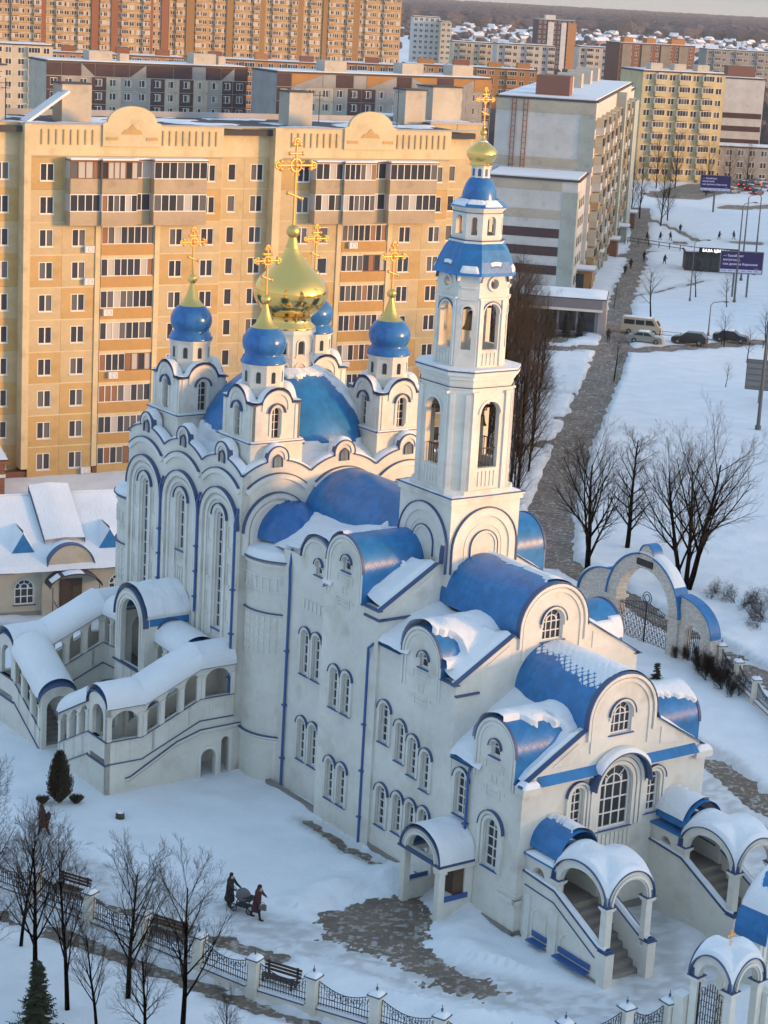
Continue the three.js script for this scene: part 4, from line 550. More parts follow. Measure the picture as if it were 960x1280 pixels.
function frontStair(q) {   // q = mirror about the axis
  const st = group('entrance_stair', church), mir = g => { if (q > 0) return g; const c = g.clone(); c.applyMatrix4(new THREE.Matrix4().makeScale(-1, 1, 1).setPosition(2 * AX, 0, 0)); const p = c.attributes.position, ix = []; for (let i = 0; i < p.count; i += 3) { for (const nm of Object.keys(c.attributes)) { const A = c.attributes[nm], s = A.itemSize; for (let k = 0; k < s; k++) { const t = A.array[(i + 1) * s + k]; A.array[(i + 1) * s + k] = A.array[(i + 2) * s + k]; A.array[(i + 2) * s + k] = t; } } } return c; };
  const P = (n, gs, m) => part(n, mir(metric(merge(gs))), m, st);
  const u0 = 0.4, u1 = 3.05, fl = 2.45;
  const V = vault(u0, u1, -5.55, -2.0, 3.75, 1.38, { low: 0.9, lowF: 1.35, bare: q > 0 ? 0.12 : 0.3 });
  P('canopy_arch', V.wall, M.white); for (const g of V.trim) P('canopy_moulding', [g], M.trim); P('edge_flashing', V.flash, M.flash); P('canopy_roof', V.roof, M.blue); P('snow', V.snow, M.snow);
  // landing bay against the wall with its own barrel
  P('landing_wall', [u0, u1 - 0.3].map(u => { const s = shp([[-2.0, 2.2], [-0.02, 2.2], [-0.02, 4.15], [-2.0, 4.15]]); s.holes.push(archHole(-1.0, 2.75, 0.8, 1.05)); return ext(s, 0.3).rotateY(PI / 2).translate(u, 0, 0); }), M.white);
  P('landing_roof', [sheet(2, 24, (a, b) => { const an = PI * b; return [AX * 0 + (u0 + u1) / 2 - Math.cos(an) * 1.12, 4.45 + Math.sin(an) * 1.2, lerp(0.02, 2.1, a)]; }), bv(u0 - 0.12, u1 + 0.12, 4.15, 4.24, -2.1, -0.02)], M.blue);
  P('snow', [sheet(20, 20, (a, b) => { const an = lerp(0.3, PI - 0.3, b), n = SNOWN(a * 4, b * 4, 14), t = b > 0.28 + 0.25 * n ? 0.1 + 0.08 * n : -0.1; return [(u0 + u1) / 2 - Math.cos(an) * (1.12 + t), 4.45 + Math.sin(an) * (1.2 + t), lerp(0.03, 1.9, a)]; }), sheet(12, 12, (a, b) => [lerp(u0 - 0.12, u0 + 0.5, b), 4.22 + Math.min(1, Math.min(a, 1 - a, b) * 9) * 0.16, lerp(0.05, 2.1, a)])], M.snow);
  // raked side walls, steps, benches
  const rail = [[0, 0], [5.75, 0], [5.75, 1.75], [5.2, 1.75], [2.2, 3.15], [0, 3.3]].map(p => [-p[0], p[1]]);
  P('stair_wall', [ext(shp(rail), 0.34).rotateY(PI / 2).translate(u0 - 0.06, 0, 0), ext(shp(rail), 0.34).rotateY(PI / 2).translate(u1 - 0.28, 0, 0), bv(u0 - 0.12, u0 + 0.36, 0, 1.7, -5.85, -5.35), bv(u1 - 0.36, u1 + 0.12, 0, 1.7, -5.85, -5.35)], M.white);
  const rk = polyBand([[-5.78, 1.76], [-5.2, 1.76], [-2.2, 3.16], [0, 3.31]], 0.06), rk2 = polyBand([[-5.1, 1.25], [-2.2, 2.62], [-0.2, 2.72]], 0.05);
  P('edge_flashing', [ext(rk, 0.46).rotateY(PI / 2).translate(u0 - 0.12, 0, 0), ext(rk, 0.46).rotateY(PI / 2).translate(u1 - 0.34, 0, 0), ext(rk2, 0.05).rotateY(PI / 2).translate(u0 - 0.1, 0, 0), bv(u0 - 0.16, u0 + 0.4, 1.7, 1.745, -5.9, -5.31), bv(u1 - 0.4, u1 + 0.16, 1.7, 1.745, -5.9, -5.31)], M.flash);
  for (const u of [u0 - 0.06, u1 - 0.3]) P('snow', [sheet(24, 4, (a, b) => { const v = lerp(-5.7, -0.1, a), y = v < -5.2 ? 1.83 : v < -2.2 ? lerp(1.83, 3.23, (v + 5.2) / 3) : lerp(3.23, 3.38, (v + 2.2) / 2.2), e = Math.min(1, Math.min(b, 1 - b) * 6); return [u + b * 0.34, y + e * (0.06 + 0.08 * SNOWN(v * 2, u, 9)), -v]; })], M.snow);
  const W2 = []; for (let k = 0; k < 9; k++) W2.push(bv(u0 + 0.25, u1 - 0.25, k ? -0 : 0, fl * (k + 1) / 9 * 1, -5.3 + k * 0.36, -5.3 + (k + 1) * 0.36 + (k === 8 ? 2.1 : 0.02)));
  P('steps', W2, M.plinth);
  P('wall_moulding', [bv(u0 - 0.14, u0 - 0.05, 0.1, 2.4, -0.7, -0.3), bv(u0 - 0.14, u0 - 0.05, 0.1, 2.3, -2.6, -2.05), ext(bandShape(-3.5, 1.0, 0.62, 0.7, 0.5), 0.06).rotateY(PI / 2).translate(u0 - 0.1, 0, 0), ext(bandShape(-1.35, 1.5, 0.42, 0.5, 0.9), 0.06).rotateY(PI / 2).translate(u0 - 0.1, 0, 0)], M.trim);
  for (const [a, b] of [[-2.0, -1.0], [-4.9, -2.8]]) { P('bench_plank', [bv(u0 - 0.5, u0 - 0.1, 0.45, 0.51, a, b)], M.pipe); P('bench_plank', [bv(u0 - 0.16, u0 - 0.1, 0.62, 0.86, a, b)], M.pipe); }
  P('plinth', [bv(u0 - 0.1, u0 + 0.1, 0, 0.3, -5.6, 0)], M.plinth);
}
frontStair(1); frontStair(-1);
// porch of the side door
{
  const p = group('side_porch', church), va = 3.0, vb = 6.0, ue = -2.0;
  const P = (n, g, m, k) => part(n, g, m, p, k);
  P('porch_pillar', [bv(ue, ue + 0.34, 0, 2.55, va, va + 0.34), bv(ue - 0.06, ue + 0.4, 2.35, 2.5, va - 0.06, va + 0.4)], M.white); P('porch_pillar', [bv(ue, ue + 0.34, 0, 2.55, vb - 0.34, vb)], M.white);
  for (const g of [bv(ue + 0.1, -0.02, 0, 0.95, va + 0.06, va + 0.28), bv(ue + 1.5, -0.02, 0.95, 2.5, va + 0.05, va + 0.29), bv(ue + 0.1, -0.02, 0, 0.9, vb - 0.28, vb - 0.06), bv(ue + 1.6, -0.02, 0.9, 2.5, vb - 0.29, vb - 0.05)]) P('porch_wall', g, M.white);
  P('sill', [bv(ue + 0.35, -0.3, 0.95, 1.2, va + 0.0, va + 0.06)], M.pipe); P('sill', [bv(ue + 0.35, -0.3, 0.9, 1.1, vb - 0.06, vb)], M.pipe);
  P('lintel', [bv(ue - 0.1, 0, 2.5, 2.72, va - 0.1, va + 0.4), bv(ue - 0.1, 0, 2.5, 2.72, vb - 0.4, vb + 0.1)], M.trim);
  P('arch_front', [onS(ext((() => { const s = shp([[va, 2.72], [vb, 2.72], ...arcPts((va + vb) / 2, 2.72, 1.5, 1.3, 0, PI, 22)]); const h = new THREE.Path(); [[va + 0.5, 2.85], [vb - 0.5, 2.85], ...arcPts((va + vb) / 2, 2.85, 1.0, 0.85, 0, PI, 16)].forEach((q, i) => i ? h.lineTo(...q) : h.moveTo(...q)); s.holes.push(h); return s; })(), 0.3), ue)], M.white);
  P('arch_moulding', [onS(ext(polyBand(arcPts(4.5, 2.8, 1.08, 0.93, PI, 0, 20), 0.12), 0.08), ue - 0.07)], M.trim);
  P('edge_flashing', [onS(ext(polyBand(arcPts(4.5, 2.72, 1.5, 1.3, PI, 0, 22), 0.07), 0.4), ue - 0.1), bv(ue - 0.14, ue, 2.72, 2.8, va - 0.14, vb + 0.14), bv(ue - 0.14, 0, 2.72, 2.8, va - 0.14, va), bv(ue - 0.1, ue - 0.02, 2.8, 2.9, va + 0.5, vb - 0.5)], M.flash);
  P('porch_roof', [sheet(1, 20, (a, b) => { const an = PI * b; return [lerp(ue + 0.1, -0.02, a), 2.72 + Math.sin(an) * 1.29, -(4.5 - Math.cos(an) * 1.49)]; })], M.blue);
  P('snow', [sheet(22, 22, (a, b) => { const an = lerp(0.06, PI - 0.06, b), t = 0.12 + 0.14 * SNOWN(a * 4, b * 5, 33); return [lerp(ue - 0.06, -0.02, a), 2.74 + Math.sin(an) * (1.3 + t), -(4.5 - Math.cos(an) * (1.5 + t * 0.6))]; })], M.snow);
  P('door', [bv(-0.1, -0.03, 0.05, 2.3, 3.9, 5.1)], M.door); P('doorway', [bv(ue + 0.9, ue + 1.48, 0.95, 2.48, va + 0.12, va + 0.16)], M.door);
}
// ---------------------------------------------------------------- ground: snow over paving, one sheet to the horizon
function segDist(x, z, P) { let m = 1e9; for (let i = 0; i < P.length - 1; i++) { const [ax, az, aw] = P[i], [bx, bz, bw] = P[i + 1]; const dx = bx - ax, dz = bz - az, t = Math.min(1, Math.max(0, ((x - ax) * dx + (z - az) * dz) / (dx * dx + dz * dz))); const d = Math.hypot(x - ax - dx * t, z - az - dz * t) - lerp(aw, bw, t); if (d < m) m = d; } return m; }
// bare: cleared to the paving; trod: trampled, dirty snow (centre line x, z, half width)
const BARE = [
  [[13, -150, 1.5], [13.6, -166, 1.7], [18.5, -199.6, 1.7], [24.4, -235, 1.9], [27.4, -255, 1.7], [32, -295, 1.6], [38.5, -337, 1.5], [49.5, -430, 1.8]],
  [[13.0, -152, 1.2], [18.6, -138.8, 1.1], [21.4, -132.5, 1.0], [24.0, -127, 1.0], [27.5, -119, 1.0]],
  [[27, -250, 1.6], [35.1, -254.5, 1.7], [47.4, -263, 1.7], [70, -275, 2]],
  [[12, -246, 1.4], [20, -249, 1.5], [27, -252, 1.8]], [[11.5, -190, 0.8], [17, -195.5, 0.8]], [[14, -222, 0.6], [21.5, -220, 0.6]], [[16, -205, 0.5], [19, -207, 0.6]],
  [[38, -362, 1.0], [53.7, -375, 0.9], [70, -380, 0.9]], [[40, -440, 0.8], [45.7, -430, 0.7], [52.3, -390, 0.7], [54.3, -374, 0.7]],
  [[36, -345, 0.5], [39, -352, 0.6], [44, -357, 0.6]], [[30, -299, 0.4], [36, -301, 0.35], [47.5, -321, 0.35]],
  [[60, -465, 7], [77, -500, 7], [100, -535, 7], [140, -580, 7]], [[70, -445, 4], [110, -470, 4]],
  [[0.4, -93.4, 0.28], [-1.0, -95.2, 0.25], [-2.9, -97.8, 0.22]],
  [[18.0, -112.4, 0.7], [19.7, -108.6, 0.75], [21.5, -102.5, 0.7], [24, -97, 0.7]],
  [[-22, -89.4, 0.3], [-16, -85.5, 0.35], [-11.3, -82.6, 0.4], [-6.6, -79.6, 0.35], [-3.8, -78.0, 0.25], [0.5, -75.6, 0.2]], [[-15.5, -89.6, 0.12], [-12, -87.3, 0.2], [-7.4, -84.6, 0.3], [-3.6, -82.6, 0.3]],
  [[20, -262, 4.0], [18, -256, 3.5]],
];
const TROD = [
  [[-22, -95, 1.7], [-17.4, -92.6, 1.7], [-12.5, -90.0, 1.7], [-6.2, -86.6, 1.6], [-1.0, -83.9, 1.9], [3.8, -81.4, 1.8], [8.5, -79.7, 1.7], [13.0, -79.5, 1.6]],
  [[12.6, -80.5, 1.8], [12.8, -86.5, 1.6], [13.6, -90.5, 1.2]], [[13.5, -81, 1.5], [17.5, -87, 1.5], [19.5, -97, 1.6], [18.5, -108, 1.5]],
  [[-26, -126.0, 1.2], [-19.2, -128.3, 1.4], [-15, -129.5, 1.2]],
];
const PLAZA = [[-2.2, -87.3], [-0.6, -89.0], [1.6, -90.4], [2.6, -91.2], [3.6, -87.6], [3.0, -84.8], [6.6, -80.6], [4.4, -79.4], [1.4, -82.9], [-1.6, -84.6]];
function inPoly(x, z, P) { let c = false; for (let i = 0, j = P.length - 1; i < P.length; j = i++) if ((P[i][1] > z) !== (P[j][1] > z) && x < (P[j][0] - P[i][0]) * (z - P[i][1]) / (P[j][1] - P[i][1]) + P[i][0]) c = !c; return c; }
function polyD(x, z, P) { const L = [...P, P[0]].map(p => [p[0], p[1], 0]); const d = segDist(x, z, L); return inPoly(x, z, P) ? -d : d; }
function groundAt(x, z) {
  const near = z > -175 && z < -60 && Math.abs(x) < 45, n = fbm(x * 0.7, z * 0.7, 4), f = fbm(x * 2.6 + 40, z * 2.6, 3);
  let bare = 1e9, trod = 1e9; for (const P of BARE) bare = Math.min(bare, segDist(x, z, P)); if (near) for (const P of TROD) trod = Math.min(trod, segDist(x, z, P));
  let pl = near ? polyD(x, z, PLAZA) : 1e9;
  let h = 0.20 + 0.13 * (n - 0.5) + (near ? 0.05 * (f - 0.5) : 0.1 * (fbm(x * 0.15, z * 0.15, 3) - 0.5));
  const e = (n - 0.5) * 1.1 + (f - 0.5) * 0.8;
  if (trod < 3) h = lerp(h, 0.045 + 0.07 * (f - 0.42), smooth(0.5, -0.4, trod + e * 0.5));
  if (bare < 3) h = lerp(h, -0.08 + 0.10 * Math.max(0, f - 0.5) + (near ? 0 : 0.12 * (n - 0.5)), smooth(0.5, -0.15, bare + e * 0.6));
  if (pl < 2) { const ff = fbm(x * 5 + 3, z * 5, 2), fg = hash2(Math.round(x * 9), Math.round(z * 9)); h = lerp(h, -0.028 + 0.05 * (f - 0.5) + 0.05 * (ff - 0.5) + 0.05 * (fg - 0.5) + 0.05 * (n - 0.5) + 0.055 * smooth(-1.3, 0.3, pl), smooth(0.5, -0.5, pl + e * 1.1)); }
  // shovelled banks beside the plaza and along the cleared lines
  const bank = Math.min(Math.abs(pl - 0.9), 9); if (pl > 0.2 && pl < 3 && trod > 0.6) h += 0.34 * Math.exp(-((pl - 1.3) ** 2) / 0.6) * (0.5 + n);
  if (near && bare > 0.3 && bare < 2.5) h += 0.12 * Math.exp(-((bare - 0.9) ** 2) / 0.3) * n;
  if (near) h += 0.16 * smooth(0.55, 0.8, fbm(x * 0.28 + 9, z * 0.28, 3));
  return { h, trod: Math.min(trod, pl + 0.3), bare, n, f };
}
function axis(list) { const o = []; for (let i = 0; i < list.length - 1; i++) { const [a, s] = list[i], b = list[i + 1][0], k = Math.max(1, Math.round((b - a) / s)); for (let j = 0; j < k; j++) o.push(a + (b - a) * j / k); } o.push(list[list.length - 1][0]); return o; }
{
  const xs = axis([[-7000, 1500], [-1000, 250], [-200, 30], [-50, 3], [-26, 0.3], [-3.2, 0.15], [8, 0.3], [29, 1.0], [60, 2.5], [110, 12], [260, 120], [1000, 1500], [7000, 1]]);
  const zs = axis([[-11000, 2500], [-1000, 90], [-520, 6], [-360, 2.0], [-170, 0.8], [-135, 0.36], [-92, 0.17], [-78, 0.36], [-70, 1.5], [-40, 10], [120, 200], [1500, 1]]);
  const nx = xs.length, nz = zs.length, p = new Float32Array(nx * nz * 3), uv = new Float32Array(nx * nz * 2), col = new Float32Array(nx * nz * 3), ix = [];
  for (let j = 0; j < nz; j++) for (let i = 0; i < nx; i++) {
    const x = xs[i], z = zs[j], k = j * nx + i, q = (Math.abs(x) < 150 && z > -620 && z < 0) ? groundAt(x, z) : { h: 0.2, trod: 9, bare: 9, n: 0.5, f: 0.5 };
    p[k * 3] = x; p[k * 3 + 1] = q.h; p[k * 3 + 2] = z; uv[k * 2] = x; uv[k * 2 + 1] = z;
    // trampled snow is mixed with grit
    const d = smooth(0.3, -0.5, q.trod + (q.f - 0.5) * 1.2) * (0.35 + 0.65 * smooth(0.35, 0.65, q.f)), b = smooth(0.8, 0.1, q.bare + (q.f - 0.5)) * 0.8, m = Math.max(d, b);
    col[k * 3] = lerp(1, 0.66, m); col[k * 3 + 1] = lerp(1, 0.64, m); col[k * 3 + 2] = lerp(1, 0.62, m);
  }
  for (let j = 0; j < nz - 1; j++) for (let i = 0; i < nx - 1; i++) { const a = j * nx + i, b = a + 1, c = a + nx, d = c + 1; ix.push(a, c, b, b, c, d); }
  const g = new THREE.BufferGeometry(); g.setAttribute('position', new THREE.BufferAttribute(p, 3)); g.setAttribute('uv', new THREE.BufferAttribute(uv, 2)); g.setAttribute('color', new THREE.BufferAttribute(col, 3)); g.setIndex(ix); g.computeVertexNormals();
  const m = M.snow.clone(); m.vertexColors = true; const o = new THREE.Mesh(g, m); o.name = 'ground'; o.receiveShadow = true; o.userData = { kind: 'structure' }; scene.add(o);
  setting('pavement', bb(-60, 150, -0.3, 0.02, -600, -60), M.asphalt);
}
// ---------------------------------------------------------------- the long yellow apartment block behind the church
const A = {
  wall: std(lin(0.58, 0.45, 0.25), 0.9, { map: T.plaster, bumpMap: T.fine, bumpScale: 0.006 }),
  panelA: std(lin(0.60, 0.465, 0.27), 0.9, { map: T.plaster, bumpMap: T.fine, bumpScale: 0.006 }),
  panelB: std(lin(0.57, 0.385, 0.165), 0.9, { map: T.plaster, bumpMap: T.fine, bumpScale: 0.006 }),
  spandrel: std(lin(0.54, 0.32, 0.12), 0.9, { map: T.plaster }),
  pale: std(lin(0.68, 0.56, 0.345), 0.9, { map: T.plaster }),
  joint: std(lin(0.36, 0.29, 0.19), 0.95),
  winFrame: std(lin(0.72, 0.70, 0.66), 0.55),
  balc: std(lin(0.47, 0.37, 0.25), 0.9, { map: T.plaster }),
  curtain: std(lin(0.45, 0.42, 0.38), 0.9), rust: std(lin(0.20, 0.10, 0.06), 0.8), basement: std(lin(0.20, 0.10, 0.07), 0.95, { map: T.plaster }),
  paneDark: std(lin(0.045, 0.045, 0.05), 0.1), paneMid: std(lin(0.12, 0.115, 0.11), 0.16), paneWood: std(lin(0.22, 0.10, 0.05), 0.5),
  ac: std(lin(0.62, 0.62, 0.60), 0.6), roofing: std(lin(0.06, 0.06, 0.065), 0.9), vent: std(lin(0.55, 0.50, 0.42), 0.9, { map: T.plaster }), metalRoof: std(lin(0.30, 0.31, 0.34), 0.5),
};
const apt = thing('apartment_block', 'long yellow ten storey apartment block with rounded parapet gables behind the church', 'apartment block', [-30.2, 0, -167.2], PI / 6);
const FH = 2.65, F0 = 0.05, R = rngOf(77);                       // storey height; centre of the lowest windows is at 1.44
const panelCache = {}, panes = [A.paneDark, A.paneMid, A.paneDark, A.paneDark];
function panel(w, holes) { const k = w.toFixed(2) + JSON.stringify(holes); if (!panelCache[k]) { const s = shp([[0.008, 0.008], [w - 0.008, 0.008], [w - 0.008, FH - 0.008], [0.008, FH - 0.008]]); for (const [x, ww] of holes) { const h = new THREE.Path(); [[x - ww / 2, 0.68], [x + ww / 2, 0.68], [x + ww / 2, 2.1], [x - ww / 2, 2.1]].forEach((p, i) => i ? h.lineTo(...p) : h.moveTo(...p)); h.closePath(); s.holes.push(h); } panelCache[k] = ready(ext(s, 0.16).translate(0, 0, -0.16)); } return panelCache[k]; }
const wf = {}; function winParts(w) { if (!wf[w]) { const t = 0.07; wf[w] = { frame: ready([bb(-w / 2, w / 2, 0.68, 0.68 + t, -0.13, -0.03), bb(-w / 2, w / 2, 2.1 - t, 2.1, -0.13, -0.03), bb(-w / 2, -w / 2 + t, 0.68 + t, 2.1 - t, -0.13, -0.03), bb(w / 2 - t, w / 2, 0.68 + t, 2.1 - t, -0.13, -0.03), ...(w > 1 ? [bb(-0.05, 0.05, 0.68 + t, 2.1 - t, -0.13, -0.04)] : [])]), pane: ready(bb(-w / 2 + t, w > 1 ? -0.05 : w / 2 - t, 0.75, 2.03, -0.115, -0.095)), pane2: w > 1 ? ready(bb(0.05, w / 2 - t, 0.75, 2.03, -0.115, -0.095)) : null, sill: ready(bb(-w / 2 - 0.05, w / 2 + 0.05, 0.62, 0.68, -0.05, 0.08)) }; } return wf[w]; }
const curtG = {};
function aptWindow(parent, s, y, z, w) {
  const q = winParts(w), g = group('window', parent); g.position.set(s, y, z);
  again('frame', q.frame, A.winFrame, g); again('pane', q.pane, panes[R() * 4 | 0], g); if (q.pane2) again('pane', q.pane2, panes[R() * 4 | 0], g); again('sill', q.sill, A.ac, g);
}
const glzG = {};
function glazing(parent, s0, s1, y0, y1, z, n, frameM, wood = 0.1) {   // a strip of balcony windows, each leaf its own pane
  const w = (s1 - s0) / n, g = group('balcony_glazing', parent), t = 0.07; g.position.set(s0, y0, z); const h = y1 - y0, fr = [bb(0, s1 - s0, 0, t, -0.05, 0.05), bb(0, s1 - s0, h - t, h, -0.05, 0.05)];
  for (let k = 0; k <= n; k++) fr.push(bb(Math.max(0, k * w - t / 2), Math.min(s1 - s0, k * w + t / 2), t, h - t, -0.05, 0.05)); part('frame', fr, frameM, g);
  const key = w.toFixed(2) + h.toFixed(2); if (!glzG[key]) glzG[key] = ready(bb(0.04, w - 0.04, t, h - t, -0.015, 0.015));
  for (let k = 0; k < n; k++) { const m = again('pane', glzG[key], R() < wood ? A.paneWood : R() < 0.2 ? A.curtain : panes[R() * 4 | 0], g); m.position.x = k * w; }
  return g;
}
const acG = ready([bb(-0.4, 0.4, 0, 0.55, 0, 0.32), new THREE.TorusGeometry(0.2, 0.03, 6, 16).translate(0.1, 0.28, 0.33)]);
const SEC = [{ o: 0, edges: [0.55, 3.3, 6.2, 11.9, 14.9, 17.4], wins: [[1.95, 1.2], [4.75, 1.2], null, [13.35, 1.2], [16.2, 1.2]], rec: [17.4, 19.9, 22.2], rw: [[18.75, 0.75], [21.1, 1.2]] },
{ o: 22.2, edges: [0.7, 4.0, 6.4, 11.9, 14.9, 17.4], wins: [[2.9, 1.2], [5.05, 1.0], null, [13.2, 1.2], [16.2, 1.2]], rec: [17.4, 20.3], rw: [[18.3, 0.75]] }];
const reccZ = -0.95;
part('core', [bb(0.1, 42.4, 0, 28.4, -13, -1.2), bb(-14, 0.1, 0, 28.4, -14, -1.3), bb(42.4, 48.3, 0, 29.0, -22, -8.6)], A.wall, apt);
part('pilaster', bb(-0.02, 0.55, 0.9, 29.1, -1.3, 0.12), A.pale, apt); part('pilaster', bb(22.2, 22.9, 0.9, 29.1, -1.3, 0.12), A.pale, apt);
for (const S of SEC) {
  for (let f = 0; f < 10; f++) {
    const y = F0 + f * FH;
    S.wins.forEach((w, i) => {
      const a = S.o + S.edges[i], b = S.o + S.edges[i + 1];
      if (w) { if (f >= 8 && (i === 1 || i === 3)) { again('wall_panel', panel(b - a, []), A.panelA, apt).position.set(a, y, 0); return; } const m = again('wall_panel', panel(b - a, [[w[0] - S.edges[i], w[1]]]), (i + f) % 3 === 0 ? A.panelB : f < 2 ? A.panelB : A.panelA, apt); m.position.set(a, y, 0); aptWindow(apt, S.o + w[0], y, 0, w[1]); }
      else if (f < 8) {
        again('spandrel_panel', (glzG['sp' + (b - a)] ??= ready(bb(0.5, b - a - 0.45, 0.02, 0.92, -0.1, 0.04))), f === 0 ? A.panelB : A.spandrel, apt).position.set(a, y - 0.1, 0);
        const mid = (a + b) / 2; if (R() < 0.55) { glazing(apt, a + 0.55, mid - 0.02, y + 0.82, y + 2.3, -0.1, 4, A.winFrame, 0.12); glazing(apt, mid + 0.02, b - 0.5, y + 0.82, y + 2.3, -0.1 + (R() < 0.3 ? -0.02 : 0), 4, R() < 0.3 ? A.rust : A.winFrame, 0.15); } else glazing(apt, a + 0.55, b - 0.5, y + 0.82, y + 2.3, -0.1, 8, A.winFrame, 0.1);
        again('spandrel_panel', (glzG['lt' + (b - a)] ??= ready(bb(0.5, b - a - 0.45, 2.3, 2.57, -0.2, 0.02))), A.pale, apt).position.set(a, y - 0.0, 0);
        if (R() < 0.2) again('air_conditioner', acG, A.ac, apt).position.set(a + 0.9 + R(), y + 0.25, 0.06);
      }
    });
    for (let i = 0; i < S.rec.length - 1; i++) { const a = S.o + S.rec[i], b = S.o + S.rec[i + 1], w = S.rw[i]; const m = again('wall_panel', panel(b - a, [[w[0] - S.rec[i], w[1]]]), f % 2 ? A.panelA : A.wall, apt); m.position.set(a, y, reccZ); aptWindow(apt, S.o + w[0], y, reccZ, w[1]); }
    if (R() < 0.35) again('air_conditioner', acG, A.ac, apt).position.set(S.o + 5.6, y + 0.2, 0.02);
  }
  for (let f = 1; f < 10; f++) { const y = F0 + f * FH, e = S.edges; if (f < 9) { part('joint_strip', bb(S.o + e[0], S.o + e[2], y - 0.05, y + 0.05, -0.01, 0.012), A.pale, apt); part('joint_strip', bb(S.o + e[3], S.o + e[5], y - 0.05, y + 0.05, -0.01, 0.012), A.pale, apt); } part('joint_strip', bb(S.o + S.rec[0] + 0.05, S.o + S.rec[S.rec.length - 1], y - 0.05, y + 0.05, reccZ - 0.01, reccZ + 0.012), A.pale, apt); }
  for (const x of [S.edges[2] + 0.2, S.edges[3] - 0.25]) part('white_column', bb(S.o + x - 0.22, S.o + x + 0.22, 0.8, F0 + 8 * FH, -0.15, 0.1), A.pale, apt);
  part('return_wall', bb(S.o + 17.36, S.o + 17.44, 0, 29, -1.2, -0.01), A.pale, apt);
  // attic with slits, rounded gable
  const a0 = S.o + S.edges[0], a1 = S.o + 17.4, yA = F0 + 10 * FH;
  part('attic_panel', bb(a0, a1, yA, 29.1, -0.4, 0.0), A.pale, apt); part('attic_panel', bb(a1, S.o + (S.o ? 20.3 : 22.2), yA, 29.1, -1.3, reccZ), A.pale, apt);
  const sl = []; for (let i = 0; i < 9; i++) { sl.push(a0 + 0.9 + i * 0.62); sl.push(S.o + 11.95 + i * 0.6); }
  for (const x of sl) if (x > S.o + 6.4 && x < S.o + 11.9 ? false : true) part('attic_rib', bb(x - 0.05, x + 0.05, yA + 0.95, 28.7, -0.02, 0.09), A.panelB, apt);
  part('attic_band', bb(a0, a1, yA - 0.06, yA + 0.06, -0.1, 0.08), A.joint, apt);
  part('parapet_gable', [ext(shp([[S.o + 6.6, 27.4], [S.o + 11.7, 27.4], [S.o + 11.7, 29.25], [S.o + 11.35, 29.35], ...arcPts(S.o + 9.15, 29.3, 2.15, 1.35, 0.05, PI - 0.05, 22), [S.o + 6.95, 29.35], [S.o + 6.6, 29.25]]), 0.3).translate(0, 0, -0.14)], A.pale, apt);
  part('gable_relief', [ext(shp([[S.o + 8.2, 28.4], [S.o + 10.1, 28.4], [S.o + 9.8, 28.75], [S.o + 9.5, 28.8], [S.o + 9.15, 29.2], [S.o + 8.8, 28.8], [S.o + 8.5, 28.75]]), 0.05).translate(0, 0, 0.16), bb(S.o + 6.9, S.o + 7.9, 27.9, 28.15, 0.16, 0.2), bb(S.o + 10.4, S.o + 11.4, 27.9, 28.15, 0.16, 0.2)], A.panelB, apt);
  // two storeys of projecting balconies under the attic
  for (const f of [8, 9]) for (const [b0, b1, z, n] of [[3.5, 6.1, 1.15, 4], [6.1, 9.2, 1.45, 6], [10.75, 15.5, 1.2, 7], [9.2, 10.75, 0.45, 2]]) {
    const y = F0 + f * FH, x0 = S.o + b0 + 0.01, x1 = S.o + b1 - 0.01; part('balcony', [bb(x0, x1, y - 0.14, y + 0.98, 0.01, z)], z < 1 ? A.joint : A.balc, apt);
    glazing(apt, x0, x1, y + 0.98, y + 2.4, z - 0.06, n, f === 9 ? (b0 < 9 && !S.o ? A.rust : A.winFrame) : A.winFrame, 0.07);
    part('balcony_side', [bb(x0, x0 + 0.05, y + 0.98, y + 2.4, 0.01, z - 0.12)], A.curtain, apt); part('balcony_side', [bb(x1 - 0.05, x1, y + 0.98, y + 2.4, 0.01, z - 0.12)], A.curtain, apt);
    if (f === 9) { part('balcony_roof', bb(x0 - 0.05, x1 + 0.05, y + 2.4, y + 2.5, 0.01, z + 0.15), A.rust, apt); part('snow', bb(x0 - 0.02, x1 + 0.02, y + 2.5, y + 2.62, 0.02, z + 0.1), M.snow, apt); } else part('balcony_top', bb(x0, x1, y + 2.4, y + 2.5, 0.01, z - 0.02), A.balc, apt);
  }
}
// stretch left of the first pilaster, set back
for (let f = 0; f < 10; f++) { const y = F0 + f * FH; again('wall_panel', panel(3.2, [[1.75, 1.2]]), f % 2 ? A.panelA : A.panelB, apt).position.set(-3.2, y, -1.1); aptWindow(apt, -1.45, y, -1.1, 1.2); again('wall_panel', panel(3.4, [[1.7, 1.2]]), A.panelA, apt).position.set(-6.6, y, -1.1); aptWindow(apt, -4.9, y, -1.1, 1.2); }
part('attic_panel', bb(-14, 0, F0 + 10 * FH, 29.1, -1.6, -1.1), A.pale, apt);
part('basement_wall', [bb(-14, 42.4, 0, 0.66, -1.5, -0.16)], A.basement, apt); part('basement_wall', bb(6.3, 11.8, 0, 0.72, -0.12, 0.02), A.basement, apt);
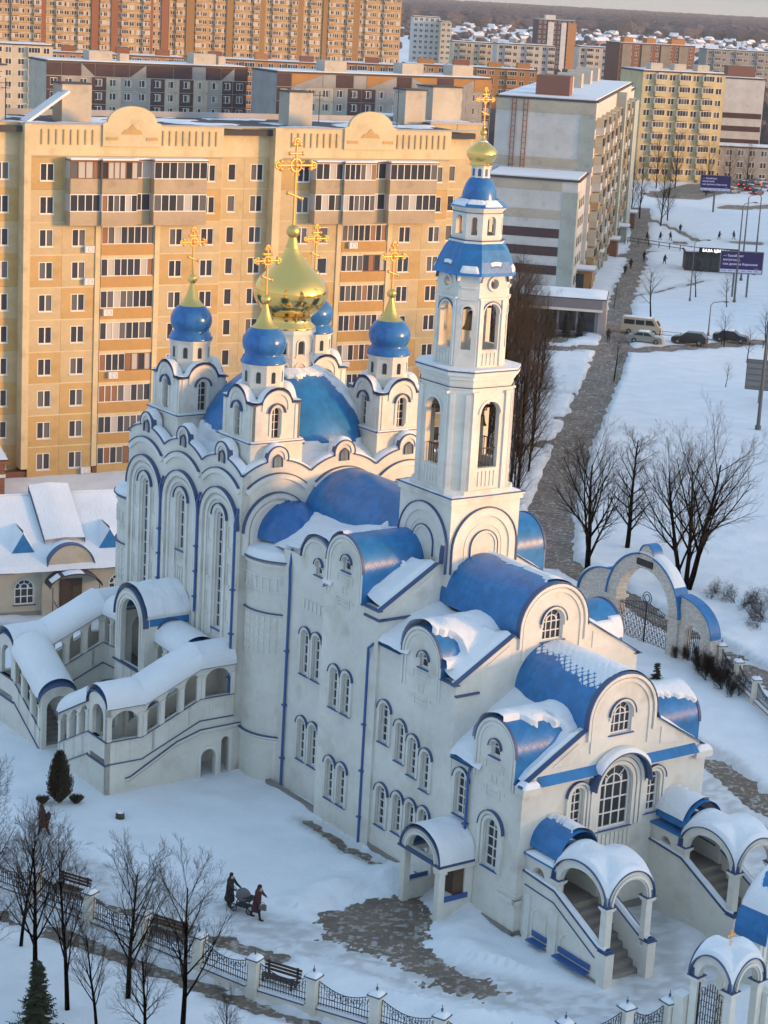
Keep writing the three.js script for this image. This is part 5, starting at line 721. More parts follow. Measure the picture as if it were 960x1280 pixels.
// gable end set back, with its side towards the street
for (let f = 0; f < 11; f++) for (const x of [42.45, 45.35]) again('wall_panel', (glzG['gp'] ??= ready(bb(0.02, 2.86, 0.02, FH - 0.02, -0.1, 0))), f % 2 ? A.panelA : A.wall, apt).position.set(x, f * FH, -8.5);
for (let f = 0; f < 11; f++) for (const z of [-8.7, -11.7, -14.7, -17.7]) { again('wall_panel', (glzG['sp3'] ??= ready(bb(0, 0.1, 0.02, FH - 0.02, -2.96, -0.02))), A.panelA, apt).position.set(48.31, f * FH, z); if (f < 10 && z < -9) { const g = group('window', apt); g.position.set(48.42, f * FH + 0.3, z - 1.4); g.rotation.y = PI / 2; const q = winParts(1.2); again('frame', q.frame, A.winFrame, g).position.z = 0.13; again('pane', q.pane, A.paneDark, g).position.z = 0.13; again('pane', q.pane2, A.paneMid, g).position.z = 0.13; } }
for (const f of [3, 5, 7, 8, 9]) { part('balcony', [bb(48.42, 49.6, f * FH, f * FH + 1.0, -17.5, -12.2), bb(48.42, 49.6, f * FH + 2.4, f * FH + 2.5, -17.5, -12.2), bb(49.4, 49.55, f * FH + 1.0, f * FH + 2.4, -17.4, -12.3)], A.balc, apt); }
// roof: membrane, snow, vents, lift houses
part('roof', [bb(-14, 42.4, 28.4, 28.9, -13, -0.42), bb(42.5, 48.2, 28.9, 29.15, -21.9, -8.7)], A.roofing, apt);
part('parapet_cap', [bb(0, 42.4, 29.1, 29.18, -0.45, 0.12), bb(-14, 0, 29.1, 29.18, -1.6, -1.0), bb(0, 42.4, 28.9, 29.4, -13.2, -12.9)], A.metalRoof, apt); part('parapet_cap', bb(42.4, 48.4, 29.1, 29.3, -8.7, -8.4), A.metalRoof, apt);
part('snow', sheet(110, 30, (a, b) => { const x = lerp(-13, 42.2, a), z = lerp(-12.8, -0.5, b); return [x, 28.86 + 0.45 * (fbm(x * 0.35, z * 0.5, 4) - 0.42), z]; }), M.snow, apt); part('snow', sheet(20, 30, (a, b) => { const x = lerp(42.6, 48.1, a), z = lerp(-21.8, -8.8, b); return [x, 29.12 + 0.4 * (fbm(x * 0.4 + 5, z * 0.4, 4) - 0.42), z]; }), M.snow, apt);
for (const [x, z, w, d, h] of [[5.0, -5, 2.6, 2.2, 3.2], [26.2, -5.5, 2.3, 2.0, 3.0], [-4.5, -6, 5, 4, 4.5], [45.2, -13, 3.2, 3.0, 3.4], [40.5, -10, 2.2, 2.2, 3.2]]) { part('roof_house', [bb(x, x + w, 28.8, 28.8 + h, z - d, z)], A.vent, apt); part('roof_house_cap', bb(x - 0.1, x + w + 0.1, 28.8 + h, 28.9 + h, z - d - 0.1, z + 0.1), A.roofing, apt); }
part('roof_ramp', [bb(-2.2, 2.2, 0, 0.2, -0.9, 0.9).rotateZ(0.62).translate(3.6, 30.1, -5)], M.snow, apt);
for (const [x, z, h] of [[-1, -4, 4.5], [0.5, -6, 3.5], [31, -9, 3], [38, -7, 4], [36, -11, 3]]) part('antenna', [bar([x, 28.8, z], [x, 28.8 + h, z], 0.04, 5), bar([x - 0.5, 28.4 + h, z], [x + 0.5, 28.4 + h, z], 0.025, 4), bar([x - 0.4, 28 + h, z], [x + 0.4, 28 + h, z], 0.025, 4)], M.iron, apt);

// ---------------------------------------------------------------- the other blocks of the town
const C = {
  beige: std(lin(0.50, 0.44, 0.35), 0.9, { map: T.plaster }), cream: std(lin(0.58, 0.51, 0.38), 0.9, { map: T.plaster }), white: std(lin(0.62, 0.60, 0.57), 0.9, { map: T.plaster }), maroon: std(lin(0.085, 0.05, 0.052), 0.9, { map: T.plaster }), grey: std(lin(0.34, 0.33, 0.31), 0.9, { map: T.plaster }), ochre: std(lin(0.42, 0.22, 0.075), 0.9, { map: T.plaster }), orange: std(lin(0.48, 0.25, 0.10), 0.9, { map: T.brick }), brick: std(lin(0.50, 0.355, 0.19), 0.9, { map: T.brick }), redBrick: std(lin(0.31, 0.135, 0.08), 0.9, { map: T.brick }), brown: std(lin(0.20, 0.10, 0.075), 0.9), yellow: std(lin(0.58, 0.49, 0.28), 0.9, { map: T.plaster }), shade: std(lin(0.27, 0.25, 0.22), 0.9, { map: T.plaster }), tan: std(lin(0.34, 0.225, 0.115), 0.9, { map: T.brick }), green: std(lin(0.42, 0.45, 0.40), 0.9, { map: T.plaster }),
};
// a plain block in its own frame: x along the face, z = 0 at the face; windows in rows with white frames
function block(name, label, pos, turn, L, D, H, wallM, o = {}) {
  const b = thing(name, label, 'building', pos, turn, o.group), r = rngOf((L * 77 + pos[0] * 13 + pos[2]) | 0);
  part('wall', bb(0, L, 0, H, -D, 0), wallM, b); part('roof', bb(-0.15, L + 0.15, H, H + 0.35, -D - 0.15, 0.15), A.roofing, b); part('snow', bb(0.3, L - 0.3, H + 0.35, H + 0.5, -D + 0.3, -0.2), M.snow, b);
  const fh = o.fh ?? 2.8, nf = o.nf ?? Math.floor(H / fh), cw = o.cw ?? 3.2, ww = o.ww ?? 1.5, wh = o.wh ?? 1.45, W = [], P = [], Q = [], Bc = [], y0 = H - nf * fh - (o.attic ?? 0);
  const faces = [[L, 0]]; if (o.side) faces.push([D, 1]); if (o.sideL) faces.push([D, 2]);
  for (const [len, sd] of faces) { const n = Math.max(1, Math.round(len / cw)), w = len / n; const place = g => sd === 1 ? g.rotateY(PI / 2).translate(L, 0, 0) : sd === 2 ? g.rotateY(-PI / 2).translate(0, 0, -len) : g;
    for (let f = 0; f < nf; f++) for (let k = 0; k < n; k++) { const x = (k + 0.5) * w, y = y0 + f * fh + 0.9; const bal = o.bal && (k % o.bal) === 1;
      if (bal) { Bc.push(place(bb(x - w * 0.48, x + w * 0.48, y - 0.9, y + 0.15, 0.02, 0.95))); W.push(place(bb(x - w * 0.48, x + w * 0.48, y + 0.15, y + 1.55, 0.05, 0.8))); for (let q = 0; q < 4; q++) (r() < 0.3 ? Q : P).push(place(bb(x - w * 0.46 + q * w * 0.23 + 0.05, x - w * 0.46 + (q + 1) * w * 0.23 - 0.05, y + 0.25, y + 1.45, 0.5, 0.83))); }
      else { W.push(place(bb(x - ww / 2, x + ww / 2, y, y + wh, -0.1, 0.03))); for (const q of [-1, 1]) (r() < 0.25 ? Q : P).push(place(bb(x + q * ww / 4 - ww / 4 + 0.07, x + q * ww / 4 + ww / 4 - 0.07, y + 0.08, y + wh - 0.08, -0.1, 0.05))); } } }
  if (W.length) { stuff(part('window_frames', W, o.frame ?? A.winFrame, b)); if (P.length) stuff(part('window_panes', P, A.paneDark, b)); if (Q.length) stuff(part('window_panes', Q, o.lit ?? A.paneMid, b)); } if (Bc.length) stuff(part('balconies', Bc, o.balM ?? wallM, b));
  if (o.extra) o.extra(b, { L, D, H, fh, nf, y0 });
  for (const [x, z, w, d, h, m] of o.top ?? []) part('roof_house', bb(x, x + w, H + 0.3, H + h, z - d, z), m ?? A.vent, b);
  return b;
}
// grey and maroon panel blocks: coloured panels standing proud of the wall with pale joints
function patchwork(b, { L, H, fh, nf, y0 }, cells, attic) {
  const lists = { maroon: [], grey: [], ochre: [], beige: [] }; let x = 0;
  for (const [w, m] of cells) { for (let f = 0; f < nf; f++) { const y = y0 + f * fh; const s = shp([[x + 0.06, y + 0.06], [x + w - 0.06, y + 0.06], [x + w - 0.06, y + fh - 0.06], [x + 0.06, y + fh - 0.06]]); const k = Math.max(1, Math.round(w / 3.2)); for (let i = 0; i < k; i++) { const cx = x + (i + 0.5) * w / k, h = new THREE.Path(); [[cx - 0.78, y + 0.88], [cx + 0.78, y + 0.88], [cx + 0.78, y + 2.38], [cx - 0.78, y + 2.38]].forEach((p, j) => j ? h.lineTo(...p) : h.moveTo(...p)); h.closePath(); s.holes.push(h); } lists[m].push(ext(s, 0.06)); } x += w; }
  for (const [pts, m] of attic) lists[m].push(ext(shp(pts), 0.07));
  for (const k in lists) if (lists[k].length) stuff(part('facade_panels', lists[k], C[k], b));
}
function attics(H, L, seq) { const o = []; let x = 0; for (const [w, kind, m] of seq) { const y0 = H - 2.6, y1 = H - 0.06; if (kind === 'r') o.push([[[x + 0.06, y0], [x + w - 0.06, y0], [x + w - 0.06, y1], [x + 0.06, y1]], m]); if (kind === '/') { o.push([[[x + 0.06, y0], [x + w - 0.06, y1], [x + 0.06, y1]], m], [[[x + 0.1, y0], [x + w - 0.06, y0], [x + w - 0.06, y1 - 0.05]], 'grey']); } if (kind === '\\') o.push([[[x + 0.06, y1], [x + w - 0.06, y0], [x + w - 0.06, y1]], m], [[[x + 0.06, y0], [x + w - 0.1, y0], [x + 0.06, y1 - 0.05]], 'grey']); x += w; } return o; }
block('panel_block', 'grey and maroon panel block with white window frames behind the yellow block', [-73.4, 0, -430], 0.47, 44, 12, 23, C.beige, { fh: 2.75, attic: 2.7, nf: 7, cw: 3.2, side: true, extra: (b, q) => patchwork(b, q, [[3.2, 'maroon'], [3.2, 'grey'], [3.2, 'grey'], [3.2, 'maroon'], [3.2, 'beige'], [6.4, 'grey'], [3.2, 'maroon'], [3.2, 'beige'], [3.2, 'maroon'], [3.2, 'beige'], [3.2, 'grey'], [2.4, 'maroon'], [3.2, 'maroon']], attics(q.H, q.L, [[3.2, 'r', 'maroon'], [4.2, 'r', 'maroon'], [3, '\\', 'maroon'], [4, 'r', 'maroon'], [3.4, 'r', 'maroon'], [3.6, '/', 'maroon'], [6, 'r', 'maroon'], [4.2, 'r', 'maroon'], [3, 'r', 'grey'], [3.5, 'r', 'maroon'], [3, '/', 'maroon'], [3.1, 'r', 'maroon']])), top: [[10, -3, 5, 4, 2.4], [17, -4, 2, 2, 2.0], [33, -3, 5, 4, 2.6], [39, -4, 1.6, 1.6, 2.2]] });
block('panel_block', 'grey panel block with ochre sloping attic fields behind the yellow block', [-26.2, 0, -424], 0.5, 50, 12, 23.6, C.grey, { fh: 2.75, attic: 2.7, nf: 7, cw: 3.2, side: true, extra: (b, q) => patchwork(b, q, [[3.2, 'maroon'], [3.2, 'grey'], [6.4, 'beige'], [3.2, 'grey'], [3.2, 'maroon'], [3.2, 'maroon'], [6.4, 'grey'], [3.2, 'maroon'], [6.4, 'grey'], [3.2, 'maroon'], [6.4, 'grey'], [1.9, 'maroon']], attics(q.H, q.L, [[3.2, 'r', 'maroon'], [7, '/', 'ochre'], [3, 'r', 'grey'], [4, 'r', 'maroon'], [3, 'r', 'grey'], [7, '/', 'ochre'], [3.5, 'r', 'maroon'], [6, '\\', 'ochre'], [4, 'r', 'maroon'], [5, '/', 'ochre'], [4.3, 'r', 'ochre']])), top: [[12, -3, 5, 4, 2.6], [30, -3, 5, 4, 2.6], [42, -3, 5, 4, 2.6]] });
// tall brick towers at the back
const ribs = (cols, m) => (b, { L, H, fh, nf, y0 }) => { stuff(part('facade_strips', cols.map(([x, w]) => bb(x, x + w, 0, H - 0.05, -0.02, 0.5)), m, b)); const fl = []; for (let f = 0; f <= nf; f++) fl.push(bb(0, L, y0 + f * fh - 0.12, y0 + f * fh + 0.12, 0, 0.12)); stuff(part('floor_bands', fl, C.cream, b)); };
block('brick_tower', 'tall sunlit brick tower with dark red vertical strips at the back', [-152, 0, -715], 0.42, 72, 16, 62, C.brick, { fh: 2.8, cw: 2.6, bal: 3, ww: 1.6, side: true, lit: A.curtain, extra: ribs([[18, 2.5], [27, 3], [46, 3], [53, 2.5], [66, 2], [71, 2.5]], C.redBrick) });
block('brick_tower', 'tall sunlit sand coloured tower with glazed balcony columns at the back', [-88, 0, -775], 0.42, 92, 18, 66, C.brick, { fh: 2.8, cw: 2.5, bal: 3, ww: 1.5, sideL: true, lit: A.curtain, extra: (b, q) => { ribs([[6.5, 3.2], [22, 2.6], [34, 3.0], [49, 3.0], [60, 2.6], [72, 2.8]], C.tan)(b, q); part('end_wall', bb(-7.5, -0.02, 0, 65, -16, -1), C.shade, b); } });
const LOW = 'blocks of flats in the distance';
[['brick_block', 'long orange brick block in front of the tower with dark red strips', [-110, 0, -625], 0.25, 44, 12, 17.5, C.orange, { bal: 4, top: [[8, -2, 4, 3, 2.2, C.redBrick], [24, -2, 4, 3, 2.2, C.redBrick], [36, -2, 4, 3, 2.2, C.redBrick]] }],
['brick_block', 'orange brick block in front of the sand coloured tower', [-66, 0, -640], 0.2, 46, 12, 17.6, C.orange, { bal: 4, top: [[6, -2, 4, 3, 2.2, C.brown], [20, -2, 4, 3, 2.2, C.orange], [34, -2, 4, 3, 2.2, C.brown]] }],
['brick_block', 'short orange brick block beside the foot of the sand coloured tower', [-19, 0, -650], 0.12, 19, 12, 18.2, C.orange, { bal: 3, top: [[6, -2, 4, 3, 2.2, C.brown]] }],
['brick_block', 'low sunlit orange block with roof huts behind the striped white house', [-1, 0, -655], 0.1, 41, 12, 18.8, C.orange, { bal: 3, top: [[4, -2, 5, 3, 2, C.orange], [15, -2, 5, 3, 2.2, C.redBrick], [26, -2, 4, 3, 2, C.orange], [35, -2, 4, 3, 2.2, C.orange]] }],
['panel_block', 'beige block with pale ribs behind the left roof house', [-107, 0, -525], 0.35, 19, 12, 22.5, C.cream, { bal: 3 }],
['white_tower', 'slim white tower beside the tall sand coloured tower', [1, 0, -1100], 0.1, 14, 14, 28, C.white, { cw: 2.6 }], ['cream_tower', 'narrow sunlit cream tower beside the slim white tower', [15.2, 0, -1090], 0.1, 5.5, 12, 26.2, C.cream, { cw: 2.6 }],
['panel_block', 'sunlit cream block beyond the orange block with roof huts', [19, 0, -950], 0.1, 18, 12, 19.8, C.cream, { bal: 3 }], ['panel_block', 'long pale panel block between the cream block and the dark brown block', [37, 0, -905], 0.12, 25, 12, 21, C.white, { bal: 3 }],
['striped_tower', 'far tower with maroon and white storeys and a sunlit red end', [74, 0, -1250], 0.15, 23, 14, 28.4, C.maroon, { cw: 3, extra: (b, { H }) => { for (const [x, w, m] of [[6, 3.5, C.white], [14, 3, C.white], [18, 5, C.orange]]) part('facade_strip', bb(x, x + w, 0, H - 1, 0, 0.5), m, b); }, top: [[5, -3, 6, 5, 3, C.white]] }],
['panel_block', 'small white sunlit block beside the dark brown block', [73, 0, -920], 0.1, 16, 12, 21.3, C.white, { bal: 3 }],
['panel_block', 'dark brown panel block with orange roof houses and sunlit end', [84, 0, -855], 0.32, 33, 14, 25, C.brown, { cw: 2.9, side: true, extra: (b, { H, L }) => { for (const x of [1, 9.5, 18, 26]) part('facade_strip', bb(x, x + 4, 0, H - 0.2, 0, 0.4), C.shade, b); part('end_wall', bb(L + 0.01, L + 0.3, 0, H, -13.9, -0.1), C.orange, b); }, top: [[3, -3, 4, 4, 2.5, C.orange], [13, -3, 4, 4, 2.5, C.orange], [24, -3, 6, 4, 2.5, C.orange]] }],
['panel_block', 'grey panel block at the edge of the houses below the wood', [132, 0, -950], 0.15, 30, 12, 22.6, C.grey, { bal: 3 }],
['corner_house', 'small pale house between the two tall towers', [-92, 0, -700], 0.2, 7, 8, 14, C.white, { cw: 2.6 }],
].forEach(([n, l, p, t, L, D, H, m, o]) => block(n, l, p, t, L, D, H, m, { ...o, group: LOW }));
// white house with maroon stripes on its end, long front along the street
{
  const b = thing('striped_white_house', 'white stepped block with maroon and beige stripes on its end wall beside the street', 'apartment block', [24.6, 0, -294], -0.165);
  part('end_wall', bb(-13, 0, 0, 16.2, -14, 0), C.white, b); part('high_wall', bb(-14, 0.6, 0, 26.6, -95, -14), C.white, b); part('far_wall', bb(-14, -1.5, 0, 24, -140, -95.05), C.white, b);
  for (const [y0, y1, m] of [[3.0, 4.3, C.maroon], [5.65, 6.95, C.maroon], [8.2, 9.5, C.maroon], [10.85, 12.1, C.beige], [14.8, 16.2, C.beige]]) part('wall_stripe', bb(-12.9, -2.2, y0, y1, 0, 0.06), m, b);
  part('corner_panel', bb(-2.1, 0.08, 0.2, 14.7, -3, 0.05), C.green, b); part('wall_stripe', bb(-13.9, 0.66, 24.8, 26.5, -14, -13.93), C.beige, b); part('wall_stripe', bb(-13.9, 0.66, 17.0, 18.3, -14, -13.93), C.beige, b); part('corner_panel', bb(-1.6, 0.68, 16.5, 24.7, -14, -13.92), C.green, b);
  for (const x of [-11.6, -9.9]) part('fire_ladder', [bb(x - 0.06, x + 0.06, 16.5, 26.6, -13.85, -13.75), bb(x + 0.5, x + 0.62, 16.5, 26.6, -13.85, -13.75), ...Array.from({ length: 12 }, (_, i) => bb(x, x + 0.56, 17 + i * 0.8, 17.06 + i * 0.8, -13.83, -13.78))], C.redBrick, b);
  part('basement_window', bb(-6.5, -4.5, 0.9, 1.5, 0, 0.05), A.paneDark, b);
  part('roof', [bb(-13.2, 0.3, 16.2, 16.5, -13.9, 0.3), bb(-14.2, 0.9, 26.6, 26.9, -95, -13.8), bb(-14.2, -1.2, 24, 24.3, -140.3, -95.1)], A.roofing, b); part('snow', bb(-12.8, 0, 16.5, 16.68, -13.8, 0), M.snow, b); part('snow', bb(-13.8, 0.5, 26.9, 27.05, -94.7, -14.1), M.snow, b); part('snow', bb(-13.8, -1.6, 24.3, 24.45, -139.8, -95.4), M.snow, b);
  for (const [z, w, h, m] of [[-20, 5, 3, C.brown], [-34, 4, 2.4, A.vent], [-52, 4, 2.4, A.vent], [-70, 4, 2.4, A.vent], [-86, 4, 2.4, A.vent]]) part('roof_house', bb(-9, -9 + w, 26.9, 26.9 + h, z - w, z), m, b);
  const W = [], P = [], B1 = [], B2 = [], B3 = [], r = rngOf(5);
  for (let f = 0; f < 9; f++) for (let k = 0; k < 27; k++) { const z = -15.5 - k * 3.0, y = 0.9 + f * 2.72; if (k % 3 === 1) { [B1, B2, B3][r() * 3 | 0].push(bb(0.6, 1.7 + r() * 0.35, y - 0.8, y + 0.25, z - 1.45, z + 1.45)); W.push(bb(0.6, 1.7 + r() * 0.2, y + 0.25, y + 1.6, z - 1.4, z + 1.4)); for (let q = 0; q < 4; q++) P.push(bb(1.5, 1.93, y + 0.35, y + 1.5, z - 1.3 + q * 0.68, z - 0.74 + q * 0.68)); } else { W.push(bb(0.5, 0.64, y, y + 1.45, z - 0.75, z + 0.75)); P.push(bb(0.55, 0.67, y + 0.1, y + 1.35, z - 0.62, z - 0.05), bb(0.55, 0.67, y + 0.1, y + 1.35, z + 0.05, z + 0.62)); } }
  for (let f = 0; f < 5; f++) for (let k = 0; k < 3; k++) { const z = -4.6 - k * 3.2, y = 1.2 + f * 2.72; W.push(bb(-0.1, 0.05, y, y + 1.45, z - 0.75, z + 0.75)); P.push(bb(0, 0.09, y + 0.1, y + 1.35, z - 0.62, z + 0.62)); }
  for (let f = 0; f < 8; f++) for (let k = 0; k < 14; k++) { const z = -97 - k * 3.0, y = 0.9 + f * 2.72; W.push(bb(-1.6, -1.45, y, y + 1.45, z - 0.75, z + 0.75)); P.push(bb(-1.5, -1.4, y + 0.1, y + 1.35, z - 0.62, z + 0.62)); }
  stuff(part('window_frames', W, C.cream, b)); stuff(part('window_panes', P, A.paneDark, b)); stuff(part('balconies', B1, C.beige, b)); stuff(part('balconies', B2, C.white, b)); stuff(part('balconies', B3, C.brick, b)); for (const [z0, z1, h] of [[-95, -84, 24], [-60, -57, 26.5]]) part('stair_bay', bb(0.6, 2.2, 0, h, z0, z1), C.green, b);
}
block('yellow_house', 'yellow sunlit apartment house at the far end of the street', [55, 0, -499], 0.28, 21, 14, 25.5, C.yellow, { fh: 2.75, cw: 3, bal: 2, balM: C.yellow, side: true, extra: (b, { H }) => { for (const x of [4.2, 10.2, 16.3]) part('facade_strip', bb(x - 0.5, x + 0.9, 0, H, 0.01, 0.4), C.cream, b); }, top: [[3, -3, 3, 3, 2], [9, -3, 3, 3, 2], [15, -3, 3, 3, 2]] });
block('striped_grey_house', 'pale house with maroon bands beyond the traffic', [78, 0, -530], 0.05, 11, 30, 24, C.white, { nf: 0, side: true, extra: (b, { H, D }) => { for (const y of [8, 11.2, 14.4]) part('wall_stripe', bb(0.2, 10.8, y, y + 1.3, 0, 0.07), C.maroon, b); const W = [], P = []; for (let f = 0; f < 8; f++) for (let k = 0; k < 8; k++) { W.push(bb(11, 11.12, 1.5 + f * 2.75, 2.9 + f * 2.75, -3 - k * 3.4 - 1.6, -3 - k * 3.4)); P.push(bb(11.05, 11.16, 1.6 + f * 2.75, 2.8 + f * 2.75, -3 - k * 3.4 - 1.45, -3.15 - k * 3.4)); } stuff(part('window_frames', W, C.cream, b)); stuff(part('window_panes', P, A.paneDark, b)); }, top: [[2, -3, 7, 5, 3, C.brown]] });
block('grey_low_house', 'low grey house at the foot of the pale house with maroon bands', [74, 0, -508], 0.1, 20, 10, 8.5, C.grey, { cw: 3, top: [] });
// blocks across the road, outside the picture: they keep the low sun off the foot of the church
[[132, -97, 97, 22.5], [212, -185, 125, 23], [190, -400, 170, 25]].forEach(([x, z, L, H], i) => block('far_side_block', ['tall beige apartment block across the main road facing the church', 'beige apartment block across the main road facing the yellow block', 'beige apartment block across the main road facing the park'][i], [x, 0, z], -PI / 2, L, 14, H, C.beige, { side: true }));
// ---------------------------------------------------------------- fences, gates, parish house
const barG = ready(bb(-0.012, 0.012, 0, 1, -0.012, 0.012));
function pillarParts(parent, x, z, h = 1.75, w = 0.42) {
  const p = group('pillar', parent); p.position.set(x, 0, z);
  part('shaft', [bb(-w / 2, w / 2, 0, h, -w / 2, w / 2), bb(-w / 2 - 0.05, w / 2 + 0.05, 0, 0.5, -w / 2 - 0.05, w / 2 + 0.05), bb(-w / 2 - 0.06, w / 2 + 0.06, h - 0.14, h, -w / 2 - 0.06, w / 2 + 0.06)], M.white, p);
  part('cap', [bb(-w / 2 - 0.1, w / 2 + 0.1, h, h + 0.05, -w / 2 - 0.1, w / 2 + 0.1), new THREE.ConeGeometry(w * 0.62, 0.2, 4).rotateY(PI / 4).translate(0, h + 0.15, 0), ball(0.06, 0, h + 0.3, 0, 10, 8), bar([0, h + 0.3, 0], [0, h + 0.5, 0], 0.015, 5)], M.flash, p);
  part('snow', sheet(10, 10, (a, b) => { const s = w / 2 + 0.09, x2 = lerp(-s, s, a), z2 = lerp(-s, s, b), e = Math.min(1, Math.min(a, 1 - a, b, 1 - b) * 6); return [x2, h + 0.03 + e * 0.13 + 0.06 * (1 - Math.hypot(x2, z2) / s), z2]; }), M.snow, p);
  return p;
}
function fence(name, label, pts, grp) {
  const f = thing(name, label, 'fence', [pts[0][0], 0, pts[0][1]], 0, grp), L = pts.map(p => [p[0] - pts[0][0], p[1] - pts[0][1]]);
  const first = pillarParts(f, L[0][0], L[0][1]); const ang = Math.atan2(-(L[1][1] - L[0][1]), L[1][0] - L[0][0]); first.rotation.y = ang;
  for (let i = 1; i < L.length; i++) { const c = first.clone(); c.position.set(L[i][0], 0, L[i][1]); f.add(c); }
  for (let i = 0; i < L.length - 1; i++) {
    const a = L[i], b = L[i + 1], l = Math.hypot(b[0] - a[0], b[1] - a[1]), an = Math.atan2(-(b[1] - a[1]), b[0] - a[0]); const put = o => { o.position.set(a[0], 0, a[1]); o.rotation.y = an; return o; };
    put(part('plinth_wall', bb(0.26, l - 0.26, 0, 0.42, -0.16, 0.16), M.white, f)); put(part('coping', bb(0.27, l - 0.27, 0.42, 0.47, -0.2, 0.2), M.flash, f)); put(part('snow', bb(0.3, l - 0.3, 0.47, 0.55, -0.17, 0.17), M.snow, f));
    const G = [bb(0.24, l - 0.24, 0.62, 0.65, -0.02, 0.02), bb(0.24, l - 0.24, 0.9, 0.92, -0.015, 0.015)]; const n = Math.round((l - 0.5) / 0.13); const top = x => 1.62 - 0.34 * Math.sin(PI * (x - 0.24) / (l - 0.48));
    for (let k = 0; k <= n; k++) { const x = 0.26 + (l - 0.52) * k / n; G.push(bb(x - 0.011, x + 0.011, 0.55, top(x), -0.011, 0.011)); if (k % 2 === 0 && k < n) G.push(new THREE.TorusGeometry(0.1, 0.012, 4, 12).translate(x + 0.13, top(x) - 0.16, 0), new THREE.TorusGeometry(0.07, 0.01, 4, 10, PI * 1.3).translate(x + 0.06, 1.06, 0)); }
    G.push(tube(Array.from({ length: 9 }, (_, k) => { const x = lerp(0.24, l - 0.24, k / 8); return [x, top(x), 0]; }), 0.02, 5)); for (const q of [0.3, 0.5, 0.7]) G.push(new THREE.TorusGeometry(0.17, 0.014, 4, 16).translate(l * q, 1.1, 0.015));
    put(stuff(part('scrollwork_railing', G, M.iron, f)));
  }
  return f;
}
fence('churchyard_fence', 'white pillared fence with wrought iron scroll panels along the trampled path by the trees', [[-17.4, -88.2], [-14.7, -86.6], [-12, -84.6], [-9.4, -82.8], [-6.8, -80.9], [-4.3, -79.1], [-1.8, -77.8], [0.8, -76.5], [3.4, -75.0], [6.1, -73.9]]);
fence('churchyard_fence', 'short white pillared iron fence beside the small vaulted gate', [[6.1, -73.4], [8.3, -75.0], [10.9, -76.6], [12.7, -77.35]]);
fence('churchyard_fence', 'white pillared iron fence running from the great arched gate past brown shrubs', [[21.9, -126.4], [22.5, -123.2], [23.1, -119.9], [23.8, -116.4], [24.5, -113]]);
// small vaulted gate
{
  const g = thing('vaulted_gate', 'small white gate under a snowy cross vault with iron leaf', 'gate', [14.8, 0, -75.4], 0.757);
  const V = vault(0, 2.08, 0, 2.06, 3.25, 1.15, { low: 0, bare: 0.5 });
  part('pier_wall', V.wall, M.white, g); parts('moulding', V.trim, M.trim, g); part('edge_flashing', V.flash, M.flash, g); part('canopy_roof', V.roof, M.blue, g); part('snow', V.snow, M.snow, g);
  const leaf = []; for (let k = 0; k < 11; k++) leaf.push(bb(-0.02, 0.02, 0.05, 2.5 + Math.sin(k / 10 * PI) * 0.65, -0.012, 0.012).translate(0, 0, -(0.42 + k * 0.122))); for (let j = 0; j < 5; j++) for (let k = 0; k < 4; k++) leaf.push(new THREE.TorusGeometry(0.15, 0.015, 4, 14).rotateY(PI / 2).translate(0, 0.5 + j * 0.55, -(0.6 + k * 0.28)));
  stuff(part('iron_leaf', leaf, M.iron, g)).position.x = 0.15; part('iron_leaf_frame', [bb(-0.03, 0.03, 0.02, 3.0, -0.06, 0.0).translate(0, 0, -0.4), bb(-0.03, 0.03, 0.02, 3.0, -0.06, 0).translate(0, 0, -1.66)], M.iron, g).position.x = 0.15;
  const c = part('finial_cross', crossGeo(0.75, 0.4, 0.018), M.crossGold, g); c.position.set(1.04, 4.5, -1.03);
  part('side_pillar', [bb(-0.25, 0.2, 0, 2.15, -2.6, -2.1), bb(-0.32, 0.27, 2.15, 2.22, -2.67, -2.09)], M.white, g); part('snow', bb(-0.28, 0.22, 2.22, 2.32, -2.63, -2.12), M.snow, g);
  part('side_pillar', [bb(2.1, 2.5, 0, 2.6, -0.2, 0.25), bb(2.09, 2.55, 2.6, 2.68, -0.26, 0.3)], M.white, g);
}
function archRun(L, H, r0, r1, spring, thick) { const s = shp([[-r1, 0], [-r0, 0], [-r0, spring], ...arcPts(0, spring, r0, r0, PI, 0, 26), [r0, 0], [r1, 0], [r1, spring], ...arcPts(0, spring, r1, r1, 0, PI, 28)]); return ext(s, thick).translate(0, 0, -thick / 2); }
{
  const g = thing('main_gate_arch', 'tall white arch with blue barrel roof behind the small vaulted gate', 'gate', [18.75, 0, -84.3], 0.757);
  part('arch_wall', archRun(0, 0, 2.0, 2.75, 2.3, 1.1), M.white, g); part('moulding', [ext(bandShape(0, 2.3, 2.1, 2.22, 2), 0.08).translate(0, 0, 0.55), ext(bandShape(0, 2.3, 2.42, 2.56, 2), 0.08).translate(0, 0, 0.55)], M.trim, g);
  part('roof', ext(bandShape(0, 2.3, 2.77, 2.84, 0), 1.7).translate(0, 0, -0.85), M.blue, g);
  part('snow', sheet(90, 40, (a, b) => { const an = lerp(0.45, PI - 0.7, a), n = SNOWN(a * 6, b * 3, 3), R = 2.83 + lerp(-0.06, 0.13, smooth(0.2, 0.34, n)) * Math.min(1, Math.min(a, 1 - a, b, 1 - b) * 8); return [-Math.cos(an) * R, 2.3 + Math.sin(an) * R, lerp(-0.85, 0.85, b)]; }), M.snow, g);
  stuff(part('iron_leaf', Array.from({ length: 24 }, (_, k) => bb(-0.015, 0.015, 0.1, 2.3 + Math.sqrt(Math.max(0, 3.8 - (-1.9 + k * 0.165) ** 2)) * 0.9, -0.012, 0.012).translate(-1.9 + k * 0.165, 0, 0)), M.iron, g));
}
